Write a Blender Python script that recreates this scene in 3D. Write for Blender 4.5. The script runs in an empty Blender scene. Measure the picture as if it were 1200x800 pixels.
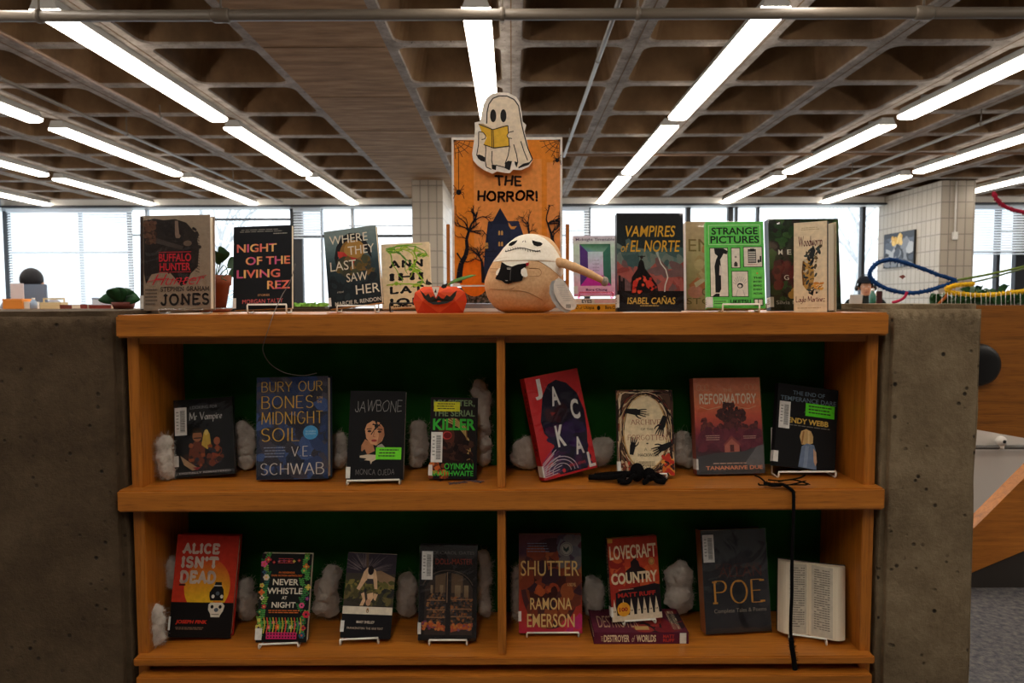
import bpy, bmesh, math, random
from mathutils import Vector, Matrix, noise
SC = bpy.context.scene
COL = SC.collection
D = bpy.data
# ------------------------------------------------------------------ camera
CAMH = 0.93; F = 800.0
PITCH = math.atan(45.5/800.0); ROLL = math.radians(0.2)
FW = Vector((0, math.cos(PITCH), -math.sin(PITCH)))
R0 = Vector((1, 0, 0)); U0 = Vector((0, math.sin(PITCH), math.cos(PITCH)))
RT = R0*math.cos(ROLL) - U0*math.sin(ROLL)
UP = U0*math.cos(ROLL) + R0*math.sin(ROLL)
CPOS = Vector((0, 0, CAMH))
cd = D.cameras.new('camera'); cam = D.objects.new('camera', cd); COL.objects.link(cam)
cd.sensor_width = 36; cd.lens = 24; cd.clip_start = 0.02; cd.clip_end = 200
m = Matrix.Identity(4)
for i in range(3):
    m[i][0] = RT[i]; m[i][1] = UP[i]; m[i][2] = -FW[i]; m[i][3] = CPOS[i]
cam.matrix_world = m
SC.camera = cam
cd.dof.use_dof = True; cd.dof.focus_distance = 1.68; cd.dof.aperture_fstop = 6.3

def ray(px, py):
    return FW + RT*((px-600)/F) + UP*((400-py)/F)
def at(px, py, Y):                       # photo pixel + distance -> point
    d = ray(px, py); return CPOS + d*(Y/d.y)
def onz(px, py, z):
    d = ray(px, py); return CPOS + d*((z-CAMH)/d.z)
def XX(px, Y, py=354): return at(px, py, Y).x
def proj(p):
    d = Vector(p)-CPOS; z = d.dot(FW); return 600+F*d.dot(RT)/z, 400-F*d.dot(UP)/z
def ZZ(py, Y): return at(600, py, Y).z

# ------------------------------------------------------------------ world, exposure
SC.view_settings.view_transform = 'Standard'; SC.view_settings.look = 'None'
SC.view_settings.gamma = 1.0; SC.view_settings.use_curve_mapping = False
SC.view_settings.exposure = 0.85
LAMP = 10.0            # radiance of the fluorescent lenses
SKY = 1.3
w = D.worlds.new('overcast_sky'); SC.world = w; w.use_nodes = True
nt = w.node_tree; bg = nt.nodes['Background']
tc = nt.nodes.new('ShaderNodeTexCoord'); sp = nt.nodes.new('ShaderNodeSeparateXYZ')
cr = nt.nodes.new('ShaderNodeValToRGB')
nt.links.new(tc.outputs['Generated'], sp.inputs[0]); nt.links.new(sp.outputs['Z'], cr.inputs[0])
cr.color_ramp.elements[0].color = (0.80, 0.88, 0.95, 1); cr.color_ramp.elements[0].position = 0.0
cr.color_ramp.elements[1].color = (0.84, 0.93, 1.0, 1); cr.color_ramp.elements[1].position = 0.5
nt.links.new(cr.outputs[0], bg.inputs[0]); bg.inputs[1].default_value = SKY
SC.cycles.max_bounces = 8; SC.cycles.diffuse_bounces = 4; SC.cycles.glossy_bounces = 3
SC.cycles.transparent_max_bounces = 12; SC.cycles.use_denoising = True
SC.cycles.sample_clamp_indirect = 6.0
SC.cycles.caustics_reflective = False; SC.cycles.caustics_refractive = False

# ------------------------------------------------------------------ materials
def lin(c):
    return tuple((v/255/12.92 if v/255 <= 0.04045 else ((v/255+0.055)/1.055)**2.4) for v in c[:3])
def mat(name, rgb=(200,200,200), rough=0.6, spec=0.4, coat=0, metal=0, emit=None, estr=0, trans=0):
    M = D.materials.new(name); M.use_nodes = True
    b = M.node_tree.nodes['Principled BSDF']
    b.inputs['Base Color'].default_value = (*lin(rgb), 1)
    b.inputs['Roughness'].default_value = rough
    b.inputs['Specular IOR Level'].default_value = spec
    b.inputs['Coat Weight'].default_value = coat; b.inputs['Coat Roughness'].default_value = 0.08
    b.inputs['Metallic'].default_value = metal
    if emit: b.inputs['Emission Color'].default_value = (*lin(emit), 1); b.inputs['Emission Strength'].default_value = estr
    if trans: b.inputs['Transmission Weight'].default_value = trans
    return M
def N(M, t, **kw):
    n = M.node_tree.nodes.new(t)
    for k, v in kw.items():
        if k in n.inputs: n.inputs[k].default_value = v
        else: setattr(n, k, v)
    return n
def L(M, a, b): M.node_tree.links.new(a, b)
def BS(M): return M.node_tree.nodes['Principled BSDF']
def ramp(M, stops):
    r = N(M, 'ShaderNodeValToRGB'); e = r.color_ramp.elements
    while len(e) < len(stops): e.new(0.5)
    for q, (p, c) in zip(e, stops): q.position = p; q.color = (*lin(c), 1)
    return r
def obj_coords(M, scale):
    t = N(M, 'ShaderNodeTexCoord'); mp = N(M, 'ShaderNodeMapping')
    mp.inputs['Scale'].default_value = scale; L(M, t.outputs['Object'], mp.inputs[0]); return mp.outputs[0]
def noisy(name, stops, scale=(1,1,1), nscale=5, detail=6, rough=0.7, bump=0.0, bscale=None, spec=0.3, nrough=0.6, bdist=0.01):
    M = mat(name, rough=rough, spec=spec)
    co = obj_coords(M, scale)
    n = N(M, 'ShaderNodeTexNoise', Scale=nscale, Detail=detail, Roughness=nrough); L(M, co, n.inputs['Vector'])
    r = ramp(M, stops); L(M, n.outputs['Fac'], r.inputs[0]); L(M, r.outputs[0], BS(M).inputs['Base Color'])
    if bump:
        n2 = N(M, 'ShaderNodeTexNoise', Scale=bscale or nscale*4, Detail=5); L(M, co, n2.inputs['Vector'])
        b = N(M, 'ShaderNodeBump', Strength=bump, Distance=bdist); L(M, n2.outputs['Fac'], b.inputs['Height']); L(M, b.outputs[0], BS(M).inputs['Normal'])
    return M
def oak(name, axis, tone=1.0):
    M = mat(name, rough=0.38, spec=0.45)
    s = [26, 26, 26]; s[axis] = 1.3
    co = obj_coords(M, s)
    n = N(M, 'ShaderNodeTexNoise', Scale=2.2, Detail=7, Roughness=0.62, Distortion=0.6); L(M, co, n.inputs['Vector'])
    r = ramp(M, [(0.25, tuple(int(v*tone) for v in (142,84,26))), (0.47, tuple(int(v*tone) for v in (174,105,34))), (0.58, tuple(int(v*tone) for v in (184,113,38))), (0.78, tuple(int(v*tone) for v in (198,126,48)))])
    L(M, n.outputs['Fac'], r.inputs[0])
    s2 = [150, 150, 150]; s2[axis] = 6
    co2 = obj_coords(M, s2)
    n2 = N(M, 'ShaderNodeTexNoise', Scale=3.0, Detail=3); L(M, co2, n2.inputs['Vector'])
    r2 = ramp(M, [(0.34, (130,100,70)), (0.45, (255,255,255))]); L(M, n2.outputs['Fac'], r2.inputs[0])
    mx = N(M, 'ShaderNodeMix', data_type='RGBA', blend_type='MULTIPLY'); mx.inputs[0].default_value = 0.4
    L(M, r.outputs[0], mx.inputs[6]); L(M, r2.outputs[0], mx.inputs[7]); L(M, mx.outputs[2], BS(M).inputs['Base Color'])
    b = N(M, 'ShaderNodeBump', Strength=0.12, Distance=0.002); L(M, n2.outputs['Fac'], b.inputs['Height']); L(M, b.outputs[0], BS(M).inputs['Normal'])
    return M
def concrete(name, c0, c1, c2, pits=True):
    M = mat(name, rough=0.85, spec=0.2)
    co = obj_coords(M, (1,1,1))
    n = N(M, 'ShaderNodeTexNoise', Scale=6.0, Detail=12, Roughness=0.78); L(M, co, n.inputs['Vector'])
    r = ramp(M, [(0.3, c0), (0.5, c1), (0.7, c2)]); L(M, n.outputs['Fac'], r.inputs[0])
    v = N(M, 'ShaderNodeTexVoronoi', Scale=34.0); L(M, co, v.inputs['Vector'])
    n3 = N(M, 'ShaderNodeTexNoise', Scale=14.0, Detail=2); L(M, co, n3.inputs['Vector'])
    a = N(M, 'ShaderNodeMath', operation='MULTIPLY'); 
    r3 = ramp(M, [(0.48, (0,0,0)), (0.62, (255,255,255))]); L(M, n3.outputs['Fac'], r3.inputs[0])
    r2 = ramp(M, [(0.10, (255,255,255)), (0.2, (0,0,0))]); L(M, v.outputs['Distance'], r2.inputs[0])
    L(M, r2.outputs[0], a.inputs[0]); L(M, r3.outputs[0], a.inputs[1])
    mx = N(M, 'ShaderNodeMix', data_type='RGBA'); L(M, a.outputs[0], mx.inputs[0]); L(M, r.outputs[0], mx.inputs[6]); mx.inputs[7].default_value = (*lin((38,32,26)), 1)
    L(M, mx.outputs[2], BS(M).inputs['Base Color'])
    nf = N(M, 'ShaderNodeTexNoise', Scale=70.0, Detail=6, Roughness=0.7); L(M, co, nf.inputs['Vector'])
    sb = N(M, 'ShaderNodeMath', operation='SUBTRACT'); L(M, nf.outputs['Fac'], sb.inputs[0]); L(M, a.outputs[0], sb.inputs[1])
    b = N(M, 'ShaderNodeBump', Strength=0.7, Distance=0.007); L(M, sb.outputs[0], b.inputs['Height']); L(M, b.outputs[0], BS(M).inputs['Normal'])
    return M
def print_mat(name, rough, coat=0.0, spec=0.35, bump=0.0):
    M = mat(name, rough=rough, spec=spec, coat=coat)
    a = N(M, 'ShaderNodeAttribute'); a.attribute_name = 'ink'
    co = obj_coords(M, (1,1,1)); n = N(M, 'ShaderNodeTexNoise', Scale=90.0, Detail=4); L(M, co, n.inputs['Vector'])
    r = ramp(M, [(0.25, (225,225,225)), (0.75, (255,255,255))]); L(M, n.outputs['Fac'], r.inputs[0])
    mx = N(M, 'ShaderNodeMix', data_type='RGBA', blend_type='MULTIPLY'); mx.inputs[0].default_value = 1
    L(M, a.outputs['Color'], mx.inputs[6]); L(M, r.outputs[0], mx.inputs[7]); L(M, mx.outputs[2], BS(M).inputs['Base Color'])
    if bump:
        n2 = N(M, 'ShaderNodeTexNoise', Scale=18.0, Detail=3); L(M, co, n2.inputs['Vector'])
        b = N(M, 'ShaderNodeBump', Strength=bump, Distance=0.004); L(M, n2.outputs['Fac'], b.inputs['Height']); L(M, b.outputs[0], BS(M).inputs['Normal'])
    return M
def page_mat(name, axis):
    M = mat(name, (226,214,190), rough=0.85, spec=0.1)
    s = [1,1,1]; s[axis] = 1
    t = N(M, 'ShaderNodeTexCoord'); sx = N(M, 'ShaderNodeSeparateXYZ'); L(M, t.outputs['Object'], sx.inputs[0])
    mlt = N(M, 'ShaderNodeMath', operation='MULTIPLY'); L(M, sx.outputs[axis], mlt.inputs[0]); mlt.inputs[1].default_value = 1400
    n = N(M, 'ShaderNodeTexNoise', noise_dimensions='1D', Scale=1.0, Detail=1); L(M, mlt.outputs[0], n.inputs['W'])
    r = ramp(M, [(0.3, (196,180,150)), (0.6, (236,226,204))]); L(M, n.outputs['Fac'], r.inputs[0]); L(M, r.outputs[0], BS(M).inputs['Base Color'])
    return M
def clear_mat(name, gloss=0.14, rough=0.06, tint=(250,250,250), bump=0.0):
    M = D.materials.new(name); M.use_nodes = True; t = M.node_tree
    for n in list(t.nodes):
        if n.type == 'BSDF_PRINCIPLED': t.nodes.remove(n)
    out = [n for n in t.nodes if n.type == 'OUTPUT_MATERIAL'][0]
    tr = N(M, 'ShaderNodeBsdfTransparent'); tr.inputs[0].default_value = (*lin(tint), 1)
    gl = N(M, 'ShaderNodeBsdfGlossy', Roughness=rough); mx = N(M, 'ShaderNodeMixShader', Fac=gloss)
    L(M, tr.outputs[0], mx.inputs[1]); L(M, gl.outputs[0], mx.inputs[2]); L(M, mx.outputs[0], out.inputs['Surface'])
    if bump:
        co = obj_coords(M, (1,1,1)); n = N(M, 'ShaderNodeTexNoise', Scale=9.0, Detail=1, Distortion=2.5); L(M, co, n.inputs['Vector'])
        b = N(M, 'ShaderNodeBump', Strength=bump, Distance=0.01); L(M, n.outputs['Fac'], b.inputs['Height']); L(M, b.outputs[0], gl.inputs['Normal'])
    return M

MT = {}
MT['oak_x'] = oak('varnished_oak_along', 0); MT['oak_z'] = oak('varnished_oak_upright', 2); MT['oak_d'] = oak('varnished_oak_darkened', 0, 0.8)
MT['conc'] = concrete('cast_concrete', (64,51,37), (84,69,51), (102,86,66))
MT['conc_pier'] = concrete('cast_concrete_pier', (96,82,62), (122,106,82), (144,128,102))
MT['rib'] = concrete('ceiling_rib_concrete', (104,94,86), (146,136,127), (182,172,163))
MT['coffer'] = noisy('coffer_concrete', [(0.3,(90,68,46)),(0.5,(112,86,59)),(0.7,(128,101,71))], nscale=3, rough=0.9, bump=0.15, bscale=30)
MT['beam'] = noisy('board_marked_beam', [(0.28,(118,90,62)),(0.5,(150,117,83)),(0.72,(178,144,108))], scale=(0.6,3,1), nscale=4, detail=9, rough=0.9, bump=0.2, bscale=40)
MT['green'] = noisy('green_backing', [(0.3,(16,72,16)),(0.7,(24,96,24))], nscale=8, rough=0.9)
MT['white_wire'] = mat('white_coated_wire', (232,228,216), 0.35, 0.5)
MT['black_wire'] = mat('black_wire', (24,22,22), 0.4)
MT['clear_stand'] = clear_mat('clear_acrylic', 0.18, 0.05, (235,240,240))
MT['pink_clear'] = clear_mat('pink_acrylic', 0.15, 0.08, (250,190,205))
MT['sleeve'] = clear_mat('clear_book_wrap', 0.06, 0.09, (252,252,252), 0.2)
MT['glass'] = clear_mat('window_glass', 0.04, 0.02, (252,254,255))
MT['print'] = print_mat('printed_matte', 0.6, 0, 0.2)
MT['gloss'] = print_mat('printed_gloss', 0.35, 0.04, 0.2)
MT['pages'] = page_mat('page_edges', 1); MT['pages_flat'] = page_mat('page_edges_flat', 2); MT['pages_x'] = page_mat('page_edges_open', 0)
MT['label'] = print_mat('paper_label', 0.6)
MT['black'] = mat('black_plastic', (20,20,20), 0.4)
MT['dark_metal'] = mat('dark_window_frame', (38,40,44), 0.5)
MT['alu'] = mat('aluminium_frame', (150,155,160), 0.4, 0.5, metal=0.3)
MT['pipe'] = mat('painted_pipe', (104,95,84), 0.45)
MT['pipe_brown'] = mat('brown_pipe', (120,92,70), 0.55)
MT['housing'] = mat('light_housing', (168,168,164), 0.5)
MT['lens'] = mat('lit_lens', (255,255,255), 0.5, emit=(255,243,228), estr=LAMP)
MT['carpet'] = noisy('blue_grey_carpet', [(0.3,(64,64,70)),(0.5,(92,90,92)),(0.7,(116,110,106))], scale=(1,1,1), nscale=60, detail=3, rough=0.95, bump=0.4, bscale=180)
MT['white_paint'] = mat('white_paint', (222,220,214), 0.7)

# ------------------------------------------------------------------ mesh collector
class MB:
    def __init__(self): self.v = []; self.f = []; self.mi = []; self.sm = []; self.c = []; self.mats = []
    def slot(self, m):
        if m not in self.mats: self.mats.append(m)
        return self.mats.index(m)
    def add(self, verts, faces, m=None, smooth=False, col=None):
        b = len(self.v); self.v.extend([tuple(q) for q in verts]); s = self.slot(m)
        for f in faces:
            self.f.append([b+i for i in f]); self.mi.append(s); self.sm.append(smooth); self.c.append(col)
    def box(self, x0, x1, y0, y1, z0, z1, m, col=None, M=None):
        vs = [Vector((x, y, z)) for z in (z0, z1) for y in (y0, y1) for x in (x0, x1)]
        if M: vs = [M @ q for q in vs]
        self.add(vs, [(0,2,3,1),(4,5,7,6),(0,1,5,4),(2,6,7,3),(0,4,6,2),(1,3,7,5)], m, False, col)
    def bevbox(self, x0, x1, y0, y1, z0, z1, b, m, col=None):
        bm = bmesh.new(); bmesh.ops.create_cube(bm, size=1)
        for q in bm.verts: q.co = Vector(((x0+x1)/2+q.co.x*(x1-x0), (y0+y1)/2+q.co.y*(y1-y0), (z0+z1)/2+q.co.z*(z1-z0)))
        bmesh.ops.bevel(bm, geom=list(bm.edges), offset=b, segments=2, affect='EDGES')
        self.bm(bm, m, False, col)
    def bm(self, bm, m, smooth=False, col=None):
        bm.verts.index_update(); self.add([q.co.copy() for q in bm.verts], [[q.index for q in f.verts] for f in bm.faces], m, smooth, col); bm.free()
    def tube(self, pts, r, m, n=8, closed=False, col=None, caps=True):
        pts = [Vector(p) for p in pts]; K = len(pts)
        rs = r if isinstance(r, (list, tuple)) else [r]*K
        vs = []; prev = None
        for i, p in enumerate(pts):
            a = pts[(i-1) % K] if (closed or i > 0) else p
            c = pts[(i+1) % K] if (closed or i < K-1) else p
            t = (c-a).normalized() if (c-a).length > 1e-9 else Vector((0,0,1))
            if prev is None:
                prev = t.orthogonal().normalized()
            u = (prev - t*prev.dot(t)); u = u.normalized() if u.length > 1e-6 else t.orthogonal().normalized()
            prev = u; v2 = t.cross(u)
            for k in range(n):
                an = 2*math.pi*k/n; vs.append(p + (u*math.cos(an)+v2*math.sin(an))*rs[i])
        fs = []
        for i in range(K if closed else K-1):
            j = (i+1) % K
            for k in range(n): fs.append((i*n+k, i*n+(k+1) % n, j*n+(k+1) % n, j*n+k))
        if caps and not closed: fs.append(tuple(range(n-1,-1,-1))); fs.append(tuple((K-1)*n+k for k in range(n)))
        self.add(vs, fs, m, True, col)
    def lathe(self, prof, m, n=24, at=(0,0,0), col=None, M=None, caps=True):
        vs = []
        for (r, z) in prof:
            for k in range(n):
                a = 2*math.pi*k/n; q = Vector((r*math.cos(a), r*math.sin(a), z))
                if M: q = M @ q
                vs.append(q + Vector(at))
        fs = [(i*n+k, i*n+(k+1) % n, (i+1)*n+(k+1) % n, (i+1)*n+k) for i in range(len(prof)-1) for k in range(n)]
        if caps: fs.append(tuple(range(n-1,-1,-1))); fs.append(tuple((len(prof)-1)*n+k for k in range(n)))
        self.add(vs, fs, m, True, col)
    def ball(self, c, r, m, seg=16, rings=10, col=None, M=None):
        bm = bmesh.new(); bmesh.ops.create_uvsphere(bm, u_segments=seg, v_segments=rings, radius=1)
        rr = Vector(r) if isinstance(r, (tuple, list)) else Vector((r,r,r))
        for q in bm.verts:
            q.co = Vector((q.co.x*rr.x, q.co.y*rr.y, q.co.z*rr.z))
            if M: q.co = M @ q.co
            q.co = q.co + Vector(c)
        self.bm(bm, m, True, col)
    def prism(self, pts, y0, y1, m, col=None, side=None):      # pts in (x, z); front face at y0
        n = len(pts)
        vs = [(x, y0, z) for x, z in pts] + [(x, y1, z) for x, z in pts]
        self.add(vs, [tuple(range(n))], m, False, col)
        self.add(vs, [tuple(range(2*n-1, n-1, -1))] + [(i, n+i, n+(i+1) % n, (i+1) % n) for i in range(n)], side or m, False, col)
    def obj(self, name, parent=None, M=None, recalc=False):
        me = D.meshes.new(name); me.from_pydata(self.v, [], self.f)
        for q in self.mats: me.materials.append(q)
        me.polygons.foreach_set('material_index', self.mi); me.polygons.foreach_set('use_smooth', self.sm)
        if any(c is not None for c in self.c):
            at_ = me.color_attributes.new('ink', 'FLOAT_COLOR', 'CORNER'); buf = []
            for f, c in zip(self.f, self.c):
                if c is None: c = (200,200,200)
                if isinstance(c[0], (tuple, list)):
                    for q in c: buf.extend((*lin(q), 1))
                else:
                    l4 = (*lin(c), 1)
                    for _ in f: buf.extend(l4)
            at_.data.foreach_set('color', buf)
        if recalc:
            bm = bmesh.new(); bm.from_mesh(me); bmesh.ops.recalc_face_normals(bm, faces=bm.faces); bm.to_mesh(me); bm.free()
        me.update()
        o = D.objects.new(name, me); COL.objects.link(o)
        if parent: o.parent = parent
        if M is not None: o.matrix_world = M
        return o
def tag(o, label=None, cat=None, group=None, kind=None):
    if label: o['label'] = label
    if cat: o['category'] = cat
    if group: o['group'] = group
    if kind: o['kind'] = kind
    return o
def empty(name, loc=(0,0,0), M=None):
    o = D.objects.new(name, None); COL.objects.link(o); o.empty_display_size = 0.05
    if M is not None: o.matrix_world = M
    else: o.location = loc
    return o
def struct(o, label=None): 
    o['kind'] = 'structure'
    if label: o['label'] = label
    return o
def spline(pts, per=6, closed=False):
    P = [Vector(p) for p in pts]; out = []; n = len(P)
    rng = range(n if closed else n-1)
    for i in rng:
        p0 = P[(i-1) % n] if (closed or i > 0) else P[i]; p1 = P[i]; p2 = P[(i+1) % n]
        p3 = P[(i+2) % n] if (closed or i+2 < n) else p2
        for k in range(per):
            t = k/per
            out.append(0.5*((2*p1)+(p2-p0)*t+(2*p0-5*p1+4*p2-p3)*t*t+(3*p1-p0-3*p2+p3)*t**3))
    if not closed: out.append(P[-1])
    return out

# ================================================================== THE ROOM
ZR = CAMH + 1.848      # underside of the ribs
ZL = CAMH + 1.747      # underside of the light lenses
MOD = 0.9; Y0 = 0.52
XI0, XI1 = -10, 16; J0, J1 = -9, 13
XL = XI0*MOD - 0.1; XR = XI1*MOD + 0.1; YB = Y0+J0*MOD; YF = Y0+J1*MOD + 0.2
def build_ceiling():
    mb = MB(); RW = 0.07; RWY = 0.042; dep = 0.34; ins = 0.085; rad = 0.085
    for i in range(XI0, XI1):
        for j in range(J0, J1):
            x0, x1 = i*MOD, (i+1)*MOD; y0, y1 = Y0+j*MOD, Y0+(j+1)*MOD
            if i == -2:
                mb.add([(x0,y0,ZR),(x1,y0,ZR),(x1,y1,ZR),(x0,y1,ZR)], [(0,3,2,1)], MT['beam']); continue
            O = [(x0,y0),(x1,y0),(x1,y1),(x0,y1)]
            def loop(g, r):
                a0, a1, b0, b1 = x0+g, x1-g, y0+g-RW+RWY, y1-g+RW-RWY; out = []
                for (cx, cy, st) in ((a0+r,b0+r,180),(a1-r,b0+r,270),(a1-r,b1-r,0),(a0+r,b1-r,90)):
                    out.append([(cx+r*math.cos(math.radians(st+q*22.5)), cy+r*math.sin(math.radians(st+q*22.5))) for q in range(5)])
                return out
            A = loop(RW, rad); A2 = loop(RW+0.007, rad); B = loop(RW+ins, rad*0.8)
            vs = [(x,y,ZR) for x,y in O]; fs = []
            for c in range(4): vs += [(x,y,ZR) for x,y in A[c]]
            for c in range(4):
                n = (c+1) % 4
                fs.append((c, 4+c*5+4, 4+n*5, n))
                for q in range(4): fs.append((c, 4+c*5+q, 4+c*5+q+1))
            mb.add(vs, fs, MT['rib'])
            fa = [q for c in A for q in c]; f2 = [q for c in A2 for q in c]; fb = [q for c in B for q in c]
            vs = [(x,y,ZR) for x,y in fa]+[(x,y,ZR+0.013) for x,y in f2]
            mb.add(vs, [(q, 20+q, 20+(q+1)%20, (q+1)%20) for q in range(20)], MT['rib'], True)
            vs = [(x,y,ZR+0.013) for x,y in f2]+[(x,y,ZR+dep) for x,y in fb]
            mb.add(vs, [(q, 20+q, 20+(q+1)%20, (q+1)%20) for q in range(20)]+[tuple(range(20,40))], MT['coffer'])
    # thin form seams across the wide beam and down the middle of the ribs
    k = Y0+J0*MOD
    y = 5.05-1.2*7
    while y < YF:
        mb.box(-2*MOD+0.01, -MOD-0.01, y-0.004, y+0.004, ZR-0.003, ZR+0.002, MT['coffer']); y += 1.2
    for i in range(XI0+1, XI1):
        if i in (-1, -2): continue
        mb.box(i*MOD-0.004, i*MOD+0.004, YB, YF-0.2, ZR-0.002, ZR+0.002, MT['coffer'])
    o = mb.obj('ceiling'); struct(o, 'brown concrete waffle ceiling with grey ribs')
    return o
build_ceiling()
mb = MB(); mb.box(XL-2, XR+2, YB-0.5, YF+0.3, -0.1, 0, MT['carpet']); struct(mb.obj('floor'), 'blue grey carpet floor')
mb = MB(); mb.box(XL-0.2, XR+0.2, YB-0.2, YB, 0, ZR+0.4, MT['white_paint']); struct(mb.obj('wall_near_bounce'))  # unseen wall, added to block sky light and bounce light onto the bookcase
mb = MB(); mb.box(XR, XR+0.2, YB, YF, 0, ZR+0.4, MT['white_paint']); struct(mb.obj('wall_right'))
mb = MB(); mb.box(XL-0.2, XL, YB, 8.0, 0, ZR+0.4, MT['beam']); struct(mb.obj('wall_left'))
mb = MB()
mb.box(XL-0.2, XR+0.2, YF-0.2, YF+0.12, ZZ(242, YF-0.2), ZR+0.4, MT['white_paint'])
mb.box(XL-0.2, XL+0.05, 8.0, YF, ZZ(244, YF-0.2), ZR+0.4, MT['alu'])
mb.box(XL-0.1, XR+0.1, YF-0.3, YF-0.2, ZZ(241.5, YF-0.25), ZZ(240, YF-0.25)+0.01, MT['dark_metal'])
struct(mb.obj('trim_window_head'), 'grey metal head rail above the far windows')

def window(n, px0, px1, posts, rails, thick=0.07):
    """one bay of the far glazing: frame posts/rails (pixels), and a pane"""
    fr = MB(); x0, x1 = XX(px0, YF), XX(px1, YF); zt = ZZ(243, YF)
    fr.box(x0, x1, YF-0.04, YF+0.04, 0.0, 0.18, MT['alu'])
    for (p, wpx, mt) in posts:
        x = XX(p, YF); h = wpx/2*YF/F; fr.box(x-h, x+h, YF-0.05, YF+0.05, 0.1, zt, MT[mt])
    for (a, b, py, hpx, mt) in rails:
        z = ZZ(py, YF); h = hpx/2*YF/F; fr.box(XX(a, YF), XX(b, YF), YF-0.035, YF+0.035, z-h, z+h, MT[mt])
    o = struct(fr.obj('window_%d' % n))
    g = MB(); g.add([(x0,YF,0.18),(x1,YF,0.18),(x1,YF,zt),(x0,YF,zt)], [(0,1,2,3)], MT['glass']); g.obj('pane', o)
    return o
window(1, 10, 177, [(155,2.5,'dark_metal'),(176,2,'alu'),(98,1.2,'alu')], [(10,155,294,0.7,'alu'),(155,177,274,2,'alu')])
window(2, 177, 348, [(345,4,'dark_metal')], [(177,347,256,2.2,'dark_metal')])
window(3, 348, 486, [(352,9,'dark_metal'),(379,2,'alu'),(415,3,'alu')], [(355,484,276,3,'dark_metal'),(410,484,264,1,'alu')])
window(4, 520, 858, [(688,7,'dark_metal'),(805,5,'dark_metal'),(854,6,'dark_metal')], [(664,688,271,1.5,'alu'),(525,664,276,2,'alu')])
window(5, 858, 1022, [(861,2.5,'dark_metal'),(886,2.5,'dark_metal'),(1008.5,4,'dark_metal')], [])
window(6, 1120, 1500, [(1166,4,'dark_metal'),(1192,12,'dark_metal'),(1300,6,'dark_metal'),(1420,6,'dark_metal')], [(1130,1200,297,2,'alu'),(1165,1200,274,2,'dark_metal')])
# the glazed side wall in the left corner
fr = MB(); zt = ZZ(243, YF)
for y in (8.0, 9.5, 11.0, YF-0.05): fr.box(XL-0.05, XL+0.05, y, y+0.07, 0, zt, MT['dark_metal'])
fr.box(XL-0.04, XL+0.04, 8.0, YF, 0, 0.2, MT['alu'])
o = struct(fr.obj('window_7')); g = MB(); g.add([(XL,8,0.2),(XL,YF,0.2),(XL,YF,zt),(XL,8,zt)], [(0,1,2,3)], MT['glass']); g.obj('pane', o)

slatM = mat('white_blind_slat', (236,240,242), 0.5)
def mk_slat():
    M = D.materials.new('translucent_blind_slat'); M.use_nodes = True; t = M.node_tree
    for n in list(t.nodes):
        if n.type == 'BSDF_PRINCIPLED': t.nodes.remove(n)
    out = [n for n in t.nodes if n.type == 'OUTPUT_MATERIAL'][0]
    a = N(M, 'ShaderNodeBsdfDiffuse'); a.inputs[0].default_value = (0.85,0.88,0.9,1)
    b = N(M, 'ShaderNodeBsdfTranslucent'); b.inputs[0].default_value = (0.85,0.9,0.95,1)
    mx = N(M, 'ShaderNodeMixShader', Fac=0.5); L(M, a.outputs[0], mx.inputs[1]); L(M, b.outputs[0], mx.inputs[2]); L(M, mx.outputs[0], out.inputs['Surface']); return M
MT['slat'] = mk_slat()
def blind(px0, px1, py1, label, tilt=0.018, Y=None, side=None):
    Y = Y or YF-0.14; rt = empty('venetian_blind', (0,0,0))
    mb = MB(); z = ZZ(247, Y); z1 = max(0.2, ZZ(py1, Y))
    if side is None: a, b = XX(px0, Y), XX(px1, Y)
    while z > z1:
        if side is None: mb.add([(a,Y-0.022,z-tilt),(b,Y-0.022,z-tilt),(b,Y+0.022,z+tilt),(a,Y+0.022,z+tilt)], [(0,1,2,3)], MT['slat'])
        else: mb.add([(XL+0.12,side[0],z-tilt),(XL+0.12,side[1],z-tilt),(XL+0.08,side[1],z+tilt),(XL+0.08,side[0],z+tilt)], [(0,1,2,3)], MT['slat'])
        z -= 0.046
    mb.obj('slats', rt)
    h = MB()
    if side is None: h.box(a, b, Y-0.03, Y+0.03, ZZ(246.5, Y), ZZ(242, YF-0.2), MT['slat']); k = MB(); k.box(a, b, Y-0.02, Y+0.02, z-0.02, z, MT['slat']); k.obj('bottom_rail', rt)
    else: h.box(XL+0.07, XL+0.13, side[0], side[1], ZZ(246.5, Y), ZZ(242, YF-0.2), MT['slat'])
    h.obj('head_rail', rt)
    for q in (0.12, 0.88):
        c = MB()
        if side is None: x = a+(b-a)*q; c.tube([(x,Y,ZZ(246,Y)),(x,Y,z)], 0.002, MT['slat'], 4)
        else: y = side[0]+(side[1]-side[0])*q; c.tube([(XL+0.1,y,ZZ(246,Y)),(XL+0.1,y,z)], 0.002, MT['slat'], 4)
        c.obj('cord', rt)
    return tag(rt, label, 'blind', 'white venetian blinds')
blind(13, 158, 380, 'wide white venetian blind closed over the leftmost far window')
blind(0, 0, 380, 'white venetian blind on the side wall in the left corner', side=(8.2, YF-0.3))
blind(346, 378, 276, 'narrow half raised white venetian blind above the grey red-faced book')
blind(652, 690, 282, 'narrow white venetian blind just right of the orange poster')
blind(1125, 1203, 297, 'half raised white venetian blind right of the tiled pier')

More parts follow.
